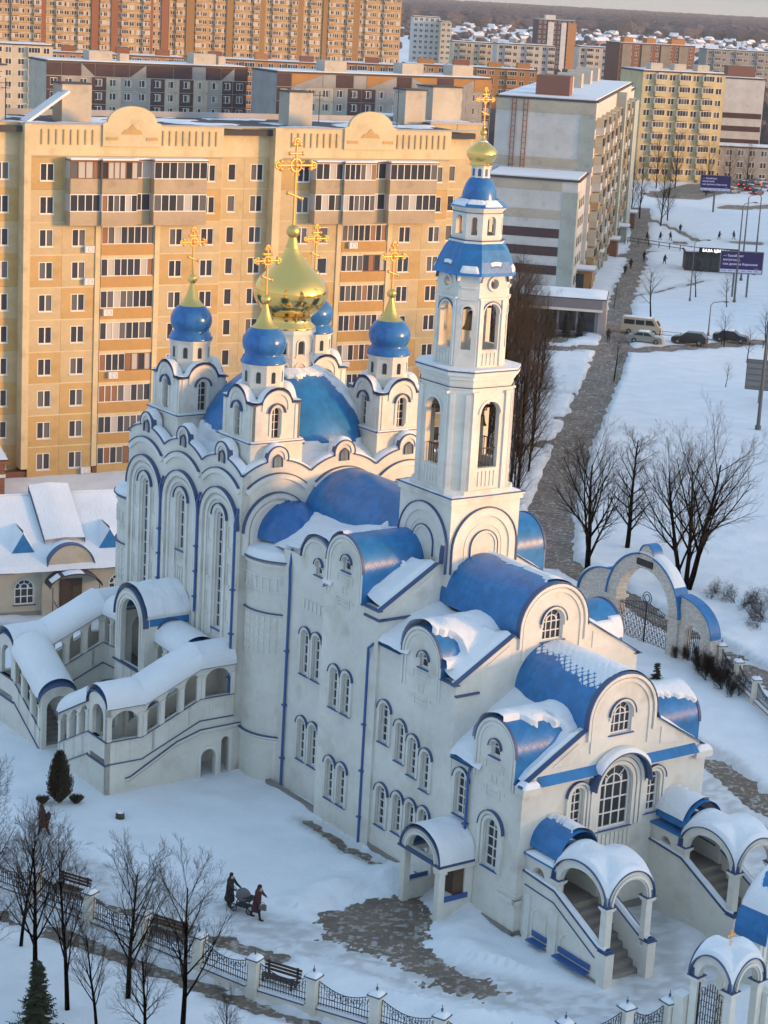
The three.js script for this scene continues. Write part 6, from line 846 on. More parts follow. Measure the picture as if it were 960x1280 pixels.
// great arched gate behind the church (plane along the church axis)
{
  const U = [Math.cos(CTURN), -Math.sin(CTURN)], V = [-Math.sin(CTURN), -Math.cos(CTURN)], W = (u, v) => [CO[0] + u * U[0] + v * V[0], 0, CO[2] + u * U[1] + v * V[1]];
  const g = thing('great_arched_gate', 'great whitewashed arch gate with iron leaves and blue coping beyond the church roofs', 'gate', W(35.4, 30.4), CTURN + PI / 2);   // local x runs to -z of the church frame reversed
  const stoneM = std(lin(0.70, 0.685, 0.65), 0.92, { map: T.brick, bumpMap: T.fine, bumpScale: 0.01 });
  part('arch_wall', archRun(0, 0, 2.55, 3.45, 2.7, 0.9), stoneM, g);
  part('crown', [ext(shp([[-0.7, 6.05], [0.7, 6.05], ...arcPts(0, 6.2, 0.62, 0.62, 0, PI, 16)]), 0.7).translate(0, 0, -0.35)], stoneM, g);
  for (const q of [-1, 1]) part('side_arch', ext(shp([...(q < 0 ? [[-3.46, 0], [-4.0, 0], [-4.0, 1.9], ...arcPts(-4.75, 1.9, 0.75, 0.75, 0, PI, 14), [-5.5, 0], [-6.4, 0], [-6.4, 2.2], ...arcPts(-3.46, 2.2, 2.94, 2.1, PI, PI / 2, 16)] : [[3.46, 0], [6.4, 0], [6.4, 2.2], ...arcPts(3.46, 2.2, 2.94, 2.1, 0, PI / 2, 16)])]), 0.6).translate(0, 0, -0.3), stoneM, g);
  part('blue_coping', [ext(bandShape(0, 2.7, 3.46, 3.56, 0, 0, 1.36), 1.1).translate(0, 0, -0.55), ext(bandShape(0, 2.7, 3.46, 3.56, 0, PI - 1.36, PI), 1.1).translate(0, 0, -0.55), ext(bandShape(0, 6.2, 0.63, 0.7, 0), 0.86).translate(0, 0, -0.43), ...[-1, 1].map(q => ext(polyBand(q > 0 ? arcPts(3.5, 2.2, 2.96, 2.12, PI / 2, 0, 16) : arcPts(-3.5, 2.2, 2.96, 2.12, PI, PI / 2, 16), 0.08), 0.9).translate(0, 0, -0.45))], M.blue, g);
  part('snow', sheet(30, 6, (a, b) => { const an = lerp(0.25, PI - 0.6, a), R = 3.57 + 0.14 * Math.min(1, Math.min(a, 1 - a, b, 1 - b) * 6) * (SNOWN(a * 9, b, 2) > 0.4 ? 1 : -0.3); return [Math.cos(an) * R, 2.7 + Math.sin(an) * R, lerp(-0.5, 0.5, b)]; }), M.snow, g); part('snow', sheet(16, 6, (a, b) => { const an = lerp(0.1, PI / 2 - 0.1, a), k = 0.14 * Math.min(1, Math.min(a, 1 - a, b, 1 - b) * 6); return [3.5 + Math.cos(an) * (3.05 + k), 2.2 + Math.sin(an) * (2.2 + k), lerp(-0.4, 0.4, b)]; }), M.snow, g);
  part('pier_cap', [bb(2.4, 3.6, 2.55, 2.75, -0.6, 0.6), bb(-3.6, -2.4, 2.55, 2.75, -0.6, 0.6)], stoneM, g); part('name_plate', bb(-0.75, 0.75, 5.42, 5.85, -0.53, -0.45), M.dark, g);
  for (const q of [-1, 1]) { const G = [bb(q * 1.28 - 1.24, q * 1.28 + 1.24, 0.15, 0.2, -0.03, 0.03), bb(q * 1.28 - 1.24, q * 1.28 + 1.24, 2.3, 2.35, -0.03, 0.03)]; for (let k = 0; k <= 16; k++) { const x = q * 1.28 - 1.22 + k * 0.1525; G.push(bb(x - 0.014, x + 0.014, 0.15, 2.35 + 0.6 * (1 - Math.abs(x) / 2.6), -0.014, 0.014)); if (k % 3 === 1) for (const y of [0.5, 1.0, 1.6]) G.push(new THREE.TorusGeometry(0.2, 0.02, 4, 14).translate(x, y, 0)); } G.push(bar([0, 2.95, 0], [q * 2.5, 2.4, 0], 0.025, 5)); stuff(part('iron_leaf', G, M.iron, g)); }
  part('emblem', [new THREE.TorusGeometry(0.42, 0.03, 5, 20).translate(0, 3.2, 0), new THREE.TorusGeometry(0.25, 0.03, 5, 16).translate(0, 3.2, 0), bb(-0.04, 0.04, 0.1, 2.9, -0.05, 0.05)], M.iron, g);
  stuff(part('wicket_leaf', Array.from({ length: 9 }, (_, k) => bb(-4.08 - k * 0.17, -4.05 - k * 0.17, 0.1, 2.3, -0.012, 0.012)), M.iron, g));
}
// parish house at the left
{
  const H = thing('parish_house', 'low cream parish house with snowy roof, blue dormers and arched entrance gable', 'house', [-24.5, 0, -128.8], 0.42);   // x along the front, z = 0 at the front wall
  const wallM = std(lin(0.58, 0.51, 0.40), 0.9, { map: T.plaster, bumpMap: T.fine, bumpScale: 0.006 }), L0 = -12, L1 = 16, eH = 3.2;
  const s = shp([[L0, 0], [L1, 0], [L1, eH], [L0, eH]]); for (const x of [-4.5, 1.6, 7.9, 11.5]) s.holes.push(archHole(x, 0.95, 1.3, 1.7));
  part('front_wall', ext(s, 0.3).translate(0, 0, -0.3), wallM, H); part('back_wall', [bb(L0, L1, 0, eH, -11, -10.7), bb(L0, L0 + 0.3, 0, eH, -10.7, -0.3), bb(L1 - 0.3, L1, 0, eH, -10.7, -0.3)], wallM, H); part('plinth', bb(L0, L1, 0, 0.45, 0, 0.06), M.plinth, H);
  const ro = shp([[0.5, eH], [-11.5, eH], [-5.5, 6.6]]); part('roof', ext(ro, L1 - L0 + 0.8).rotateY(-PI / 2).translate(L1 + 0.4, 0, 0).applyMatrix4(new THREE.Matrix4()), M.blue, H);
  part('snow', sheet(80, 20, (a, b) => { const x = lerp(L0 - 0.4, L1 + 0.4, a), z = lerp(0.6, -5.6, b); const y = eH + 0.06 + (0.5 - z) / 6 * 3.4; return [x, y + 0.18 + 0.14 * SNOWN(x * 0.6, z * 0.6, 17) - (b < 0.02 ? 0.18 : 0), z]; }), M.snow, H); part('snow', sheet(40, 10, (a, b) => { const x = lerp(L0 - 0.4, L1 + 0.4, a), z = lerp(-5.4, -11.6, b); return [x, 6.7 + (z + 5.5) / 6 * 3.4 + 0.16, z]; }), M.snow, H);
  // raised ridge roof of the entrance bay, running down to the arched gable
  const ex = 4.6; part('gable_front', ext(shp([[ex - 1.9, 0.0], [ex + 1.9, 0], [ex + 1.9, eH + 0.1], ...arcPts(ex, eH + 0.1, 1.55, 1.55, 0, PI, 22), [ex - 1.9, eH + 0.1]]), 0.5).translate(0, 0, -0.2), wallM, H);
  part('edge_flashing', [ext(polyBand(arcPts(ex, eH + 0.1, 1.56, 1.56, PI, 0, 24), 0.07), 0.62).translate(0, 0, -0.25), bb(ex - 2.0, ex - 1.5, eH + 0.08, eH + 0.16, -0.2, 0.36), bb(ex + 1.5, ex + 2.0, eH + 0.08, eH + 0.16, -0.2, 0.36)], M.flash, H);
  part('gable_roof', ext(shp([[ex - 1.5, eH], [ex + 1.5, eH], [ex + 1.5, eH + 0.3], ...arcPts(ex, eH + 0.2, 1.5, 1.4, 0, PI, 16)]), 1.2).translate(0, 0, -1.4), M.snow, H);
  { const r = sheet(10, 16, (a, b) => { const x = lerp(-1.35, 1.35, a), z = lerp(-1.3, -5.9, b); return [ex + x, eH + (0.5 - z) / 6 * 3.4 + 0.55 + 0.18 - Math.abs(x) * 0.08 + 0.06 * SNOWN(x, z, 8), z]; }); part('ridge_snow', r, M.snow, H); for (const q of [-1, 1]) part('ridge_side', sheet(1, 1, (a, b) => { const z = lerp(-1.3, -5.9, b), y = eH + (0.5 - z) / 6 * 3.4; return [ex + q * 1.36, y + (a ? 0.62 : 0.05), z]; }), M.flash, H); }
  for (const x of [1.7, 7.5]) { const fz = -0.75, y0 = eH + (0.5 - fz) / 6 * 3.4 + 0.12; part('dormer', ext(shp([[x - 0.85, y0], [x + 0.85, y0], [x, y0 + 1.45]]), 2.6).translate(0, 0, fz - 2.6), M.blue, H); for (const q of [-1, 1]) part('snow', sheet(8, 12, (a, b) => { const t = lerp(1.08, 0.0, a), z = lerp(fz - 0.12, fz - 2.6, b), e = Math.min(1, b * 8) * (a < 0.08 ? 0.2 : 1); return [x + q * 0.85 * t + q * 0.08 * e, y0 + 1.45 * (1 - t) + 0.11 * e, z]; }), M.snow, H); }
  for (const x of [-4.5, 1.6, 7.9, 11.5]) { const g = winGeo('parish', 1.3, 1.7, { nx: 3, ny: 2, rings: 1, hood: 0.12, fan: true, depth: 0.22, t: 0.06 }); const q = group('window', H); q.position.set(x, 0.95, 0); again('pane', g.pane, M.glass, q); again('frame', g.frame, M.frame, q); again('sill', g.sill, M.flash, q); }
  part('door', [bb(ex - 0.75, ex + 0.75, 0.35, 2.6, 0.3, 0.36)], M.door, H); for (const [x, y] of [[-0.36, 0.5], [0.36, 0.5], [-0.36, 1.55], [0.36, 1.55]]) part('door_panel', bb(ex + x - 0.27, ex + x + 0.27, y, y + 0.9, 0.36, 0.39), M.door, H);
  part('canopy', [ext(polyBand(arcPts(ex, 2.4, 1.7, 0.85, PI, 0, 20), 0.05), 1.5).translate(0, 0, 0.3), bar([ex - 1.55, 0.1, 1.7], [ex - 1.55, 2.5, 1.7], 0.03, 6), bar([ex + 1.55, 0.1, 1.7], [ex + 1.55, 2.5, 1.7], 0.03, 6)], std(lin(0.06, 0.045, 0.04), 0.6), H); part('snow', [sheet(10, 6, (a, b) => { const an = lerp(1.1, 1.9, a), k = Math.min(1, Math.min(a, 1 - a, b, 1 - b) * 6) * 0.08; return [ex - Math.cos(an) * 1.72, 2.42 + Math.sin(an) * 0.9 + k, lerp(0.9, 1.7, b)]; })], M.snow, H); part('snow', [bb(-0.35, 0.35, 0, 0.07, -0.35, 0.35).rotateZ(0.6).translate(ex - 1.35, 2.98, 1.4)], M.snow, H);
  part('steps', [bb(ex - 1.1, ex + 1.1, 0, 0.18, 0.3, 1.7), bb(ex - 1.0, ex + 1.0, 0.18, 0.34, 0.3, 1.3)], M.plinth, H); part('handrail', [bar([ex - 1.1, 1.1, 0.3], [ex - 1.1, 0.9, 1.7], 0.03, 5), bar([ex + 1.1, 1.1, 0.3], [ex + 1.1, 0.9, 1.7], 0.03, 5), bar([ex - 1.1, 0, 1.7], [ex - 1.1, 0.9, 1.7], 0.03, 5), bar([ex + 1.1, 0, 1.7], [ex + 1.1, 0.9, 1.7], 0.03, 5)], M.iron, H);
}
{
  const H = thing('brick_annexe', 'small red brick building with flat snowy roof at the foot of the yellow block', 'building', [-42, 0, -152.0], 0.42);
  const rb = std(lin(0.33, 0.13, 0.08), 0.9, { map: T.brick }); part('wall', bb(0, 13.5, 0, 3.6, -9, 0), rb, H); part('belt', bb(-0.06, 13.56, 2.5, 2.75, -9.06, 0.06), M.trim, H); part('cornice', bb(-0.3, 13.8, 3.6, 3.85, -9.3, 0.3), rb, H); part('snow', sheet(20, 10, (a, b) => [lerp(-0.2, 13.7, a), 3.95 + 0.9 * (1 - Math.abs(b - 0.5) * 2) + 0.05 * SNOWN(a * 9, b * 5, 3), lerp(0.25, -9.2, b)]), M.snow, H);
}
// benches, stump, stroller
function bench(label, x, z, turn) { const b = thing('bench', label, 'bench', [x, 0.05, z], turn); for (let k = 0; k < 3; k++) part('seat_plank', bb(-0.9, 0.9, 0.42, 0.46, -0.22 + k * 0.15, -0.1 + k * 0.15), M.door, b); for (let k = 0; k < 3; k++) part('back_plank', bb(-0.9, 0.9, 0.56 + k * 0.14, 0.67 + k * 0.14, -0.3 - k * 0.03, -0.27 - k * 0.03), M.door, b); for (const x of [-0.7, 0.7]) part('leg', [bb(x - 0.04, x + 0.04, 0, 0.42, -0.22, -0.14), bb(x - 0.04, x + 0.04, 0, 0.42, 0.14, 0.22), bb(x - 0.04, x + 0.04, 0.4, 1.0, -0.34, -0.29), bb(x - 0.04, x + 0.04, 0.38, 0.42, -0.3, 0.2)], M.iron, b); return b; }
const FB = Math.atan2(1.35, 2.55);
bench('dark wooden bench by the fence panel near the open yard', -3.3, -79.9, -FB); bench('dark wooden bench behind the fence, between two bare trees', -8.5, -83.7, -FB); bench('dark wooden bench behind the fence, beside the walker in brown', -13.3, -87.7, -FB);
{ const s = thing('stump', 'small dark stump with a snow cap on the lawn', 'stump', [-12.3, 0.12, -96.8]); part('trunk', cyl(0.24, 0.22, 0.38, 9), M.bark, s); part('snow', ball(0.2, 0, 0.38, 0, 14, 8).scale(1, 0.7, 1).translate(0, 0.12, 0), M.snow, s); }
// ---------------------------------------------------------------- bare trees, conifers, shrubs
function growTree(seed, o) {
  const r = rngOf(seed), out = [[], []], nor = [[], []], v = () => new THREE.Vector3();
  const seg = (k, a, b, ra, rb, n) => { const d = v().subVectors(b, a).normalize(), s = v().crossVectors(d, Math.abs(d.y) < 0.95 ? new THREE.Vector3(0, 1, 0) : new THREE.Vector3(1, 0, 0)).normalize(), t = v().crossVectors(d, s); const P = out[k], N = nor[k]; const q = i => { const an = i / n * PI * 2; return [Math.cos(an), Math.sin(an)]; };
    for (let i = 0; i < n; i++) { const [c0, s0] = q(i), [c1, s1] = q(i + 1), n0 = [s.x * c0 + t.x * s0, s.y * c0 + t.y * s0, s.z * c0 + t.z * s0], n1 = [s.x * c1 + t.x * s1, s.y * c1 + t.y * s1, s.z * c1 + t.z * s1]; const p = (o3, nn, rr) => [o3.x + nn[0] * rr, o3.y + nn[1] * rr, o3.z + nn[2] * rr]; const A = p(a, n0, ra), B = p(a, n1, ra), C2 = p(b, n1, rb), D = p(b, n0, rb); P.push(...A, ...C2, ...B, ...A, ...D, ...C2); N.push(...n0, ...n1, ...n1, ...n0, ...n0, ...n1); } };
  function branch(p, d, len, rad, lv) {
    const ns = lv === 0 ? 7 : lv === 1 ? 5 : lv === 2 ? 3 : 2, sides = [7, 5, 4, 3, 3][lv], pts = [p.clone()], rads = [rad]; let cur = p.clone(), dir = d.clone();
    for (let i = 0; i < ns; i++) { dir.x += (r() - 0.5) * o.bend; dir.z += (r() - 0.5) * o.bend; dir.y += (lv ? o.up : 0.08) * (0.4 + r() * 0.6); dir.normalize(); const nx = cur.clone().addScaledVector(dir, len / ns), r0 = rads[i], r1 = rad * (1 - (i + 1) / ns * (lv < 3 ? 0.78 : 0.6)); seg(lv < 2 ? 0 : 1, cur, nx, r0, r1, sides); cur = nx; pts.push(cur.clone()); rads.push(r1); }
    if (lv >= o.levels) return; const n = o.kids[lv];
    for (let k = 0; k < n; k++) { const t = lerp(lv === 0 ? o.clear : 0.18, 1, (k + r() * 0.8) / n), f = Math.min(ns - 0.001, t * ns), i = Math.floor(f), q = pts[i].clone().lerp(pts[i + 1], f - i), rr = lerp(rads[i], rads[i + 1], f - i); const base = v().subVectors(pts[i + 1], pts[i]).normalize(), az = k * 2.4 + r() * 1.2, side = v().crossVectors(base, new THREE.Vector3(Math.cos(az), 0.2, Math.sin(az))).normalize(); const ang = o.ang[lv] * (0.75 + r() * 0.5); const nd = base.multiplyScalar(Math.cos(ang)).addScaledVector(side, Math.sin(ang)).normalize(); branch(q, nd, len * o.ratio[lv] * (1 - 0.45 * t) * (0.75 + r() * 0.5), Math.max(o.min ?? 0.0048, rr * o.thin), lv + 1); }
  }
  for (let s = 0; s < (o.stems ?? 1); s++) { const a = s * 2.1 + seed; branch(new THREE.Vector3((o.stems ?? 1) > 1 ? Math.cos(a) * 0.25 : 0, -0.1, (o.stems ?? 1) > 1 ? Math.sin(a) * 0.25 : 0), new THREE.Vector3((o.stems ?? 1) > 1 ? Math.cos(a) * o.lean : (r() - 0.5) * 0.12, 1, (o.stems ?? 1) > 1 ? Math.sin(a) * o.lean : (r() - 0.5) * 0.12).normalize(), o.H * (s ? 0.88 : 1), o.R * (s ? 0.85 : 1), 0); }
  return out.map((p, i) => { const g = new THREE.BufferGeometry(); g.setAttribute('position', new THREE.Float32BufferAttribute(p, 3)); g.setAttribute('normal', new THREE.Float32BufferAttribute(nor[i], 3)); return clean(g); });
}
function treeOf(name, label, seed, o, pos, grp, mats = [M.bark, M.twig]) { const [a, b] = growTree(seed, o), t = thing(name, label, 'tree', pos, 0, grp); part('trunk', a, mats[0], t); part('crown', b, mats[1], t); return t; }
const UPR = { H: 6.2, R: 0.12, bend: 0.1, up: 0.1, levels: 4, kids: [16, 8, 5, 4], clear: 0.24, ang: [0.66, 0.55, 0.5, 0.5], ratio: [0.56, 0.52, 0.55, 0.55], thin: 0.5 };
const YT = 'bare trees along the churchyard fence', up1 = treeOf('bare_tree', 'slender bare tree between the fence and the photographer, beside the fence pillar', 3, UPR, [-6.9, 0.1, -75.6], YT);
up1.userData.label = 'tall bare tree outside the churchyard fence'; const up2 = treeOf('bare_tree', 'tall bare tree outside the churchyard fence', 11, { ...UPR, H: 5.6, kids: [18, 8, 5, 4] }, [-9.4, 0.1, -78.0], YT), up3 = treeOf('bare_tree', 'tall bare tree outside the churchyard fence', 29, { ...UPR, H: 6.4, R: 0.11, ang: [0.5, 0.5, 0.5, 0.5] }, [-11.7, 0.1, -76.8], YT);
for (const [s, x, z, t, k] of [[up2, -13.5, -79.4, 1.2, 1.05], [up1, -15.3, -77.0, 2.2, 0.95], [up3, -10.2, -74.8, 0.7, 0.7], [up2, -8.2, -73.9, 3.0, 0.75], [up3, -14.6, -82.2, 4.0, 0.8], [up1, -17.0, -84.5, 5.0, 0.95], [up2, -18.2, -88.5, 0.4, 1.0], [up3, -16.6, -80.0, 1.9, 1.0], [up1, -4.9, -73.6, 1.1, 0.42]]) copyOf(s, [x, 0.1, z], t, k, 'tall bare tree outside the churchyard fence');
const SPR = { H: 8.4, R: 0.24, bend: 0.13, up: 0.09, levels: 4, kids: [15, 9, 6, 5], clear: 0.16, ang: [0.7, 0.55, 0.5, 0.5], ratio: [0.68, 0.55, 0.55, 0.52], thin: 0.58 };
const bigA = treeOf('bare_tree', 'wide many stemmed bare tree beside the blue coping of the great gate', 51, { ...SPR, H: 9.8, stems: 3, lean: 0.34, kids: [12, 8, 6, 5] }, [22, 0.15, -144.6]);
treeOf('bare_tree', 'round bare tree standing between the path and the great gate', 63, SPR, [15.1, 0.15, -146.3]);
treeOf('bare_tree', 'dense dark bare tree behind the great gate, beside the path', 71, { ...UPR, H: 8.6, R: 0.2, kids: [26, 9, 6, 5], clear: 0.12, ang: [0.85, 0.7, 0.7, 0.7], ratio: [0.36, 0.5, 0.5, 0.5] }, [18.9, 0.15, -155.4]);
const dense = treeOf('bare_tree', 'bare twiggy tree in the thicket beside the yellow block', 83, { ...UPR, H: 10.5, R: 0.15, kids: [17, 8, 6, 4], clear: 0.12, ang: [0.62, 0.6, 0.6, 0.6], ratio: [0.46, 0.55, 0.55, 0.55] }, [11.2, 0.1, -172], 'thicket beside the yellow block', [M.bark, std(lin(0.40, 0.31, 0.235), 0.95)]);
{ const r = rngOf(9); for (const [x, z, k] of [[8.6, -176, 1.1], [12.6, -180, 0.8], [10.2, -184, 1.15], [13.4, -189, 0.7], [11.6, -195, 1.1], [14.2, -201, 0.85], [12.3, -207, 1.1], [15.4, -213, 0.75], [13.3, -220, 1.05], [16.6, -226, 0.7], [14.8, -233, 1], [9.5, -168.5, 0.8], [17.5, -238, 0.7], [15.9, -243, 0.8], [10, -190, 1.1], [7.2, -171, 1.1], [10.2, -161, 0.7], [8.4, -164, 0.8], [11.0, -166.5, 0.65], [10.8, -175.5, 1.0], [8.8, -181, 1.15], [11.9, -186, 0.95], [9.2, -196, 1.2], [13, -197.5, 0.8], [10.4, -206, 1.15], [13.9, -209, 0.9], [11.4, -219.5, 1.15], [15, -219, 0.8], [12.4, -234, 1.1], [14.9, -239, 0.9], [11, -201, 1.1], [12, -214, 1.15], [13.4, -228, 1.1]]) copyOf(dense, [x, 0.1, z], r() * 6, k); }
const PK = 'young trees on the snowy park', young = treeOf('young_tree', 'young bare tree on the open snow beside the path', 91, { ...UPR, H: 4.6, R: 0.09, kids: [12, 6, 5, 3], levels: 3, clear: 0.35, ang: [0.8, 0.8, 0.8, 0.8] }, [24.8, 0.15, -229], PK);
for (const [x, z, k] of [[37.1, -228, 0.55], [42.1, -245, 0.85], [41, -256, 0.9], [46.5, -258, 1.0], [44.8, -247, 0.8], [34, -275, 1.45], [46.6, -292, 0.9], [30, -285, 0.7]]) copyOf(young, [x, 0.15, z], x, k, 'young bare tree on the open snow of the park');
const dpk = copyOf(dense, [44.6, 0.1, -405], 1, 1.0, 'dark bare tree on the snow at the far end of the park', 'dark trees at the far end of the park'); for (const [x, z, k] of [[49.5, -398, 1.1], [52, -408, 0.9], [47, -412, 1.0], [68, -470, 1.0], [74, -478, 0.9], [63, -486, 1.1], [58, -480, 1.0], [80, -490, 0.9]]) copyOf(dense, [x, 0.1, z], x, k, 'dark bare tree on the snow at the far end of the park', 'dark trees at the far end of the park');
copyOf(young, [43.3, 0.1, -300], 2, 1.1, 'round headed little tree below the purple billboard');
function conifer(name, label, seed, H, Rb, pos, col, slim) {
  const r = rngOf(seed), P = [], t = thing(name, label, 'tree', pos); part('trunk', cyl(H * 0.018, 0.01, H * 0.98, 7), M.bark, t); const nl = Math.round(H * (slim ? 26 : 5.2));
  for (let l = 0; l < nl; l++) { const f = l / nl, y = H * (0.04 + 0.94 * f), R = Rb * (slim ? Math.pow(1 - f, 0.7) * (0.82 + 0.18 * smooth(0, 0.25, f)) : (1 - f)) + 0.04, nb = Math.max(5, Math.round((slim ? 15 : 12) * (1 - f * 0.5))); for (let k = 0; k < nb; k++) { const a = (k + r()) / nb * PI * 2, len = R * (slim ? 0.75 + r() * 0.45 : 0.5 + r() * 0.75), dr = slim ? 0.9 : -0.25 - 0.2 * r(); const ns = slim ? 7 : 18; for (let q = 0; q < ns; q++) { const u = (q + 0.6) / ns, cx = Math.cos(a) * len * u, cz = Math.sin(a) * len * u, cy = y + (slim ? dr * len * u : dr * len * Math.sin(u * 2.4) + (hash2(l, k) - 0.5) * 0.16), w = 0.05 + 0.09 * (1 - u) * (H / 3), aa = a + (q % 2 ? 1 : -1) * (0.7 + r() * 0.5), l2 = (slim ? 0.12 : 0.2 * (1.25 - 0.6 * u)) * (0.6 + r()) * Math.max(0.7, H / 3.5); const tx = cx + Math.cos(aa) * l2, tz = cz + Math.sin(aa) * l2, ty = cy + (slim ? 0.12 : -0.03) + (r() - 0.5) * 0.08; P.push(cx, cy + w * 0.35, cz, cx + Math.cos(a) * w, cy - w * 0.3, cz + Math.sin(a) * w, tx, ty, tz, cx - Math.sin(a) * w * 0.5, cy - w * 0.2, cz + Math.cos(a) * w * 0.5, cx + Math.cos(a) * w, cy + w * 0.2, cz + Math.sin(a) * w, tx, ty, tz); } } }
  const g = new THREE.BufferGeometry(); g.setAttribute('position', new THREE.Float32BufferAttribute(P, 3)); g.computeVertexNormals(); part('crown', g, col, t); return t;
}
const thuja = std(lin(0.05, 0.042, 0.022), 0.95);
conifer('cypress_tree', 'slim dark conifer standing on the snow by the stair gallery corner', 5, 2.8, 0.66, [-15.6, 0.15, -98.3], thuja, true);
conifer('low_conifer', 'low dark conifer tuft at the foot of the slim conifer, on the church side', 15, 0.3, 0.34, [-14.75, 0.15, -98.4], thuja, true);
conifer('low_conifer', 'low dark conifer tuft at the foot of the slim conifer, on the fence side', 16, 0.26, 0.3, [-16.4, 0.15, -98.1], thuja, true);
conifer('spruce_tree', 'bushy spruce among the bare trees outside the fence', 6, 3.3, 1.15, [-12.6, 0.1, -74.8], M.needle, false);
conifer('spruce_tree', 'little spruce on the snow between the church and the great gate', 7, 1.35, 0.5, [17.5, 0.15, -123.2], M.needle, false);
for (const [x, z, h, i] of [[21.5, -258.5, 3.2, 0], [23.2, -259.2, 2.6, 1], [19.6, -257.6, 3.0, 2]]) { const t = conifer('spruce_tree', 'bluish spruce in front of the grey shop', 40 + i, h, 1.2, [x, 0.1, z], std(lin(0.035, 0.05, 0.045), 0.9), false); t.userData.group = 'spruces in front of the shop'; }
// reddish shrubs along the inside of the fence
{ const shrub = (() => { const [a, b] = growTree(131, { H: 1.1, R: 0.02, bend: 0.4, up: 0.15, levels: 3, kids: [9, 6, 5], clear: 0.05, ang: [0.5, 0.6, 0.7], ratio: [0.8, 0.6, 0.5], thin: 0.75, stems: 7, lean: 0.5 }); const t = thing('brown_shrub', 'reddish brown leafless shrub along the fence by the great gate', 'shrub', [20.4, 0.1, -127.6], 0, 'shrubs along the fence by the great gate'); const m = std(lin(0.15, 0.075, 0.045), 0.95); part('stems', a, m, t); part('twigs', b, m, t); return t; })(); for (const [x, z, k] of [[19.6, -128.2, 0.8], [20.9, -126.4, 1.1], [21.2, -125.0, 1.2], [21.4, -123.6, 1.0], [21.8, -122.4, 1.15], [20.6, -125.4, 0.9], [22.0, -121.2, 0.9], [21.0, -123.9, 1.0]]) copyOf(shrub, [x, 0.1, z], x * 3, k); }
{ const r = rngOf(4); const [a, b] = growTree(171, { H: 1.6, R: 0.03, bend: 0.5, up: 0.02, levels: 3, kids: [10, 7, 5], clear: 0.05, ang: [0.8, 0.8, 0.8], ratio: [0.8, 0.6, 0.5], thin: 0.7, stems: 5, lean: 1.6 }); const t = thing('brush_heap', 'heap of cut dark branches on the snow beyond the great gate', 'brushwood', [25.6, 0.1, -141.5], 0, 'heaps of cut branches'); part('branches', a, M.twig, t); part('twigs', b, M.twig, t); for (const [x, z, k] of [[24.2, -143.4, 0.8], [26.8, -139.0, 1.2], [27.6, -141.5, 1.0], [26.4, -136.5, 1.0]]) copyOf(t, [x, 0.1, z], x, k); }
// ---------------------------------------------------------------- people
function personGeo(P) {   // joints -> one closed skin; P: list of [a, b, ra, rb, colour]
  const n = 76, s = 1.0, mc = new MarchingCubes(n, new THREE.MeshBasicMaterial(), false, false, 90000), pt = new THREE.Vector3(); mc.isolation = 0;
  const caps = P.map(c => ({ a: new THREE.Vector3(...c[0]), b: new THREE.Vector3(...c[1]), ra: c[2], rb: c[3], col: c[4], k: c[5] ?? 0.03 })), ab = new THREE.Vector3(), ap = new THREE.Vector3();
  const dist = (p, c) => { ab.subVectors(c.b, c.a); ap.subVectors(p, c.a); const t = Math.min(1, Math.max(0, ap.dot(ab) / Math.max(1e-9, ab.lengthSq()))); return ap.addScaledVector(ab, -t).length() - lerp(c.ra, c.rb, t); };
  const world = (i, j, k) => pt.set((i - n / 2) / (n / 2) * s, (j - n / 2) / (n / 2) * s + 0.88, (k - n / 2) / (n / 2) * s);
  for (let k = 0; k < n; k++) for (let j = 0; j < n; j++) for (let i = 0; i < n; i++) { const p = world(i, j, k); let d = 1e3; for (const c of caps) { const e = dist(p, c), h = Math.max(0, c.k - Math.abs(d - e)) / c.k; d = Math.min(d, e) - h * h * c.k * 0.25; } mc.field[k * n * n + j * n + i] = -d; }
  mc.update(); const cnt = mc.count ?? mc.geometry.drawRange.count, pos = new Float32Array(cnt * 3), nr = new Float32Array(cnt * 3), col = new Float32Array(cnt * 3);
  for (let i = 0; i < cnt; i++) { pos[i * 3] = mc.positionArray[i * 3] * s; pos[i * 3 + 1] = mc.positionArray[i * 3 + 1] * s + 0.88; pos[i * 3 + 2] = mc.positionArray[i * 3 + 2] * s; pt.set(pos[i * 3], pos[i * 3 + 1], pos[i * 3 + 2]); let best = null, bd = 1e9; for (const c of caps) { const e = dist(pt, c); if (e < bd) { bd = e; best = c; } } col.set(best.col, i * 3); }
  const g = new THREE.BufferGeometry(); g.setAttribute('position', new THREE.BufferAttribute(pos, 3)); g.computeVertexNormals(); g.setAttribute('color', new THREE.BufferAttribute(col, 3)); return clean(toCreasedNormals(g, 1.2));
}
const skin = [0.45, 0.27, 0.20], blk = [0.018, 0.016, 0.018], brn = [0.045, 0.025, 0.022], wine = [0.055, 0.018, 0.02], drk = [0.012, 0.012, 0.014];
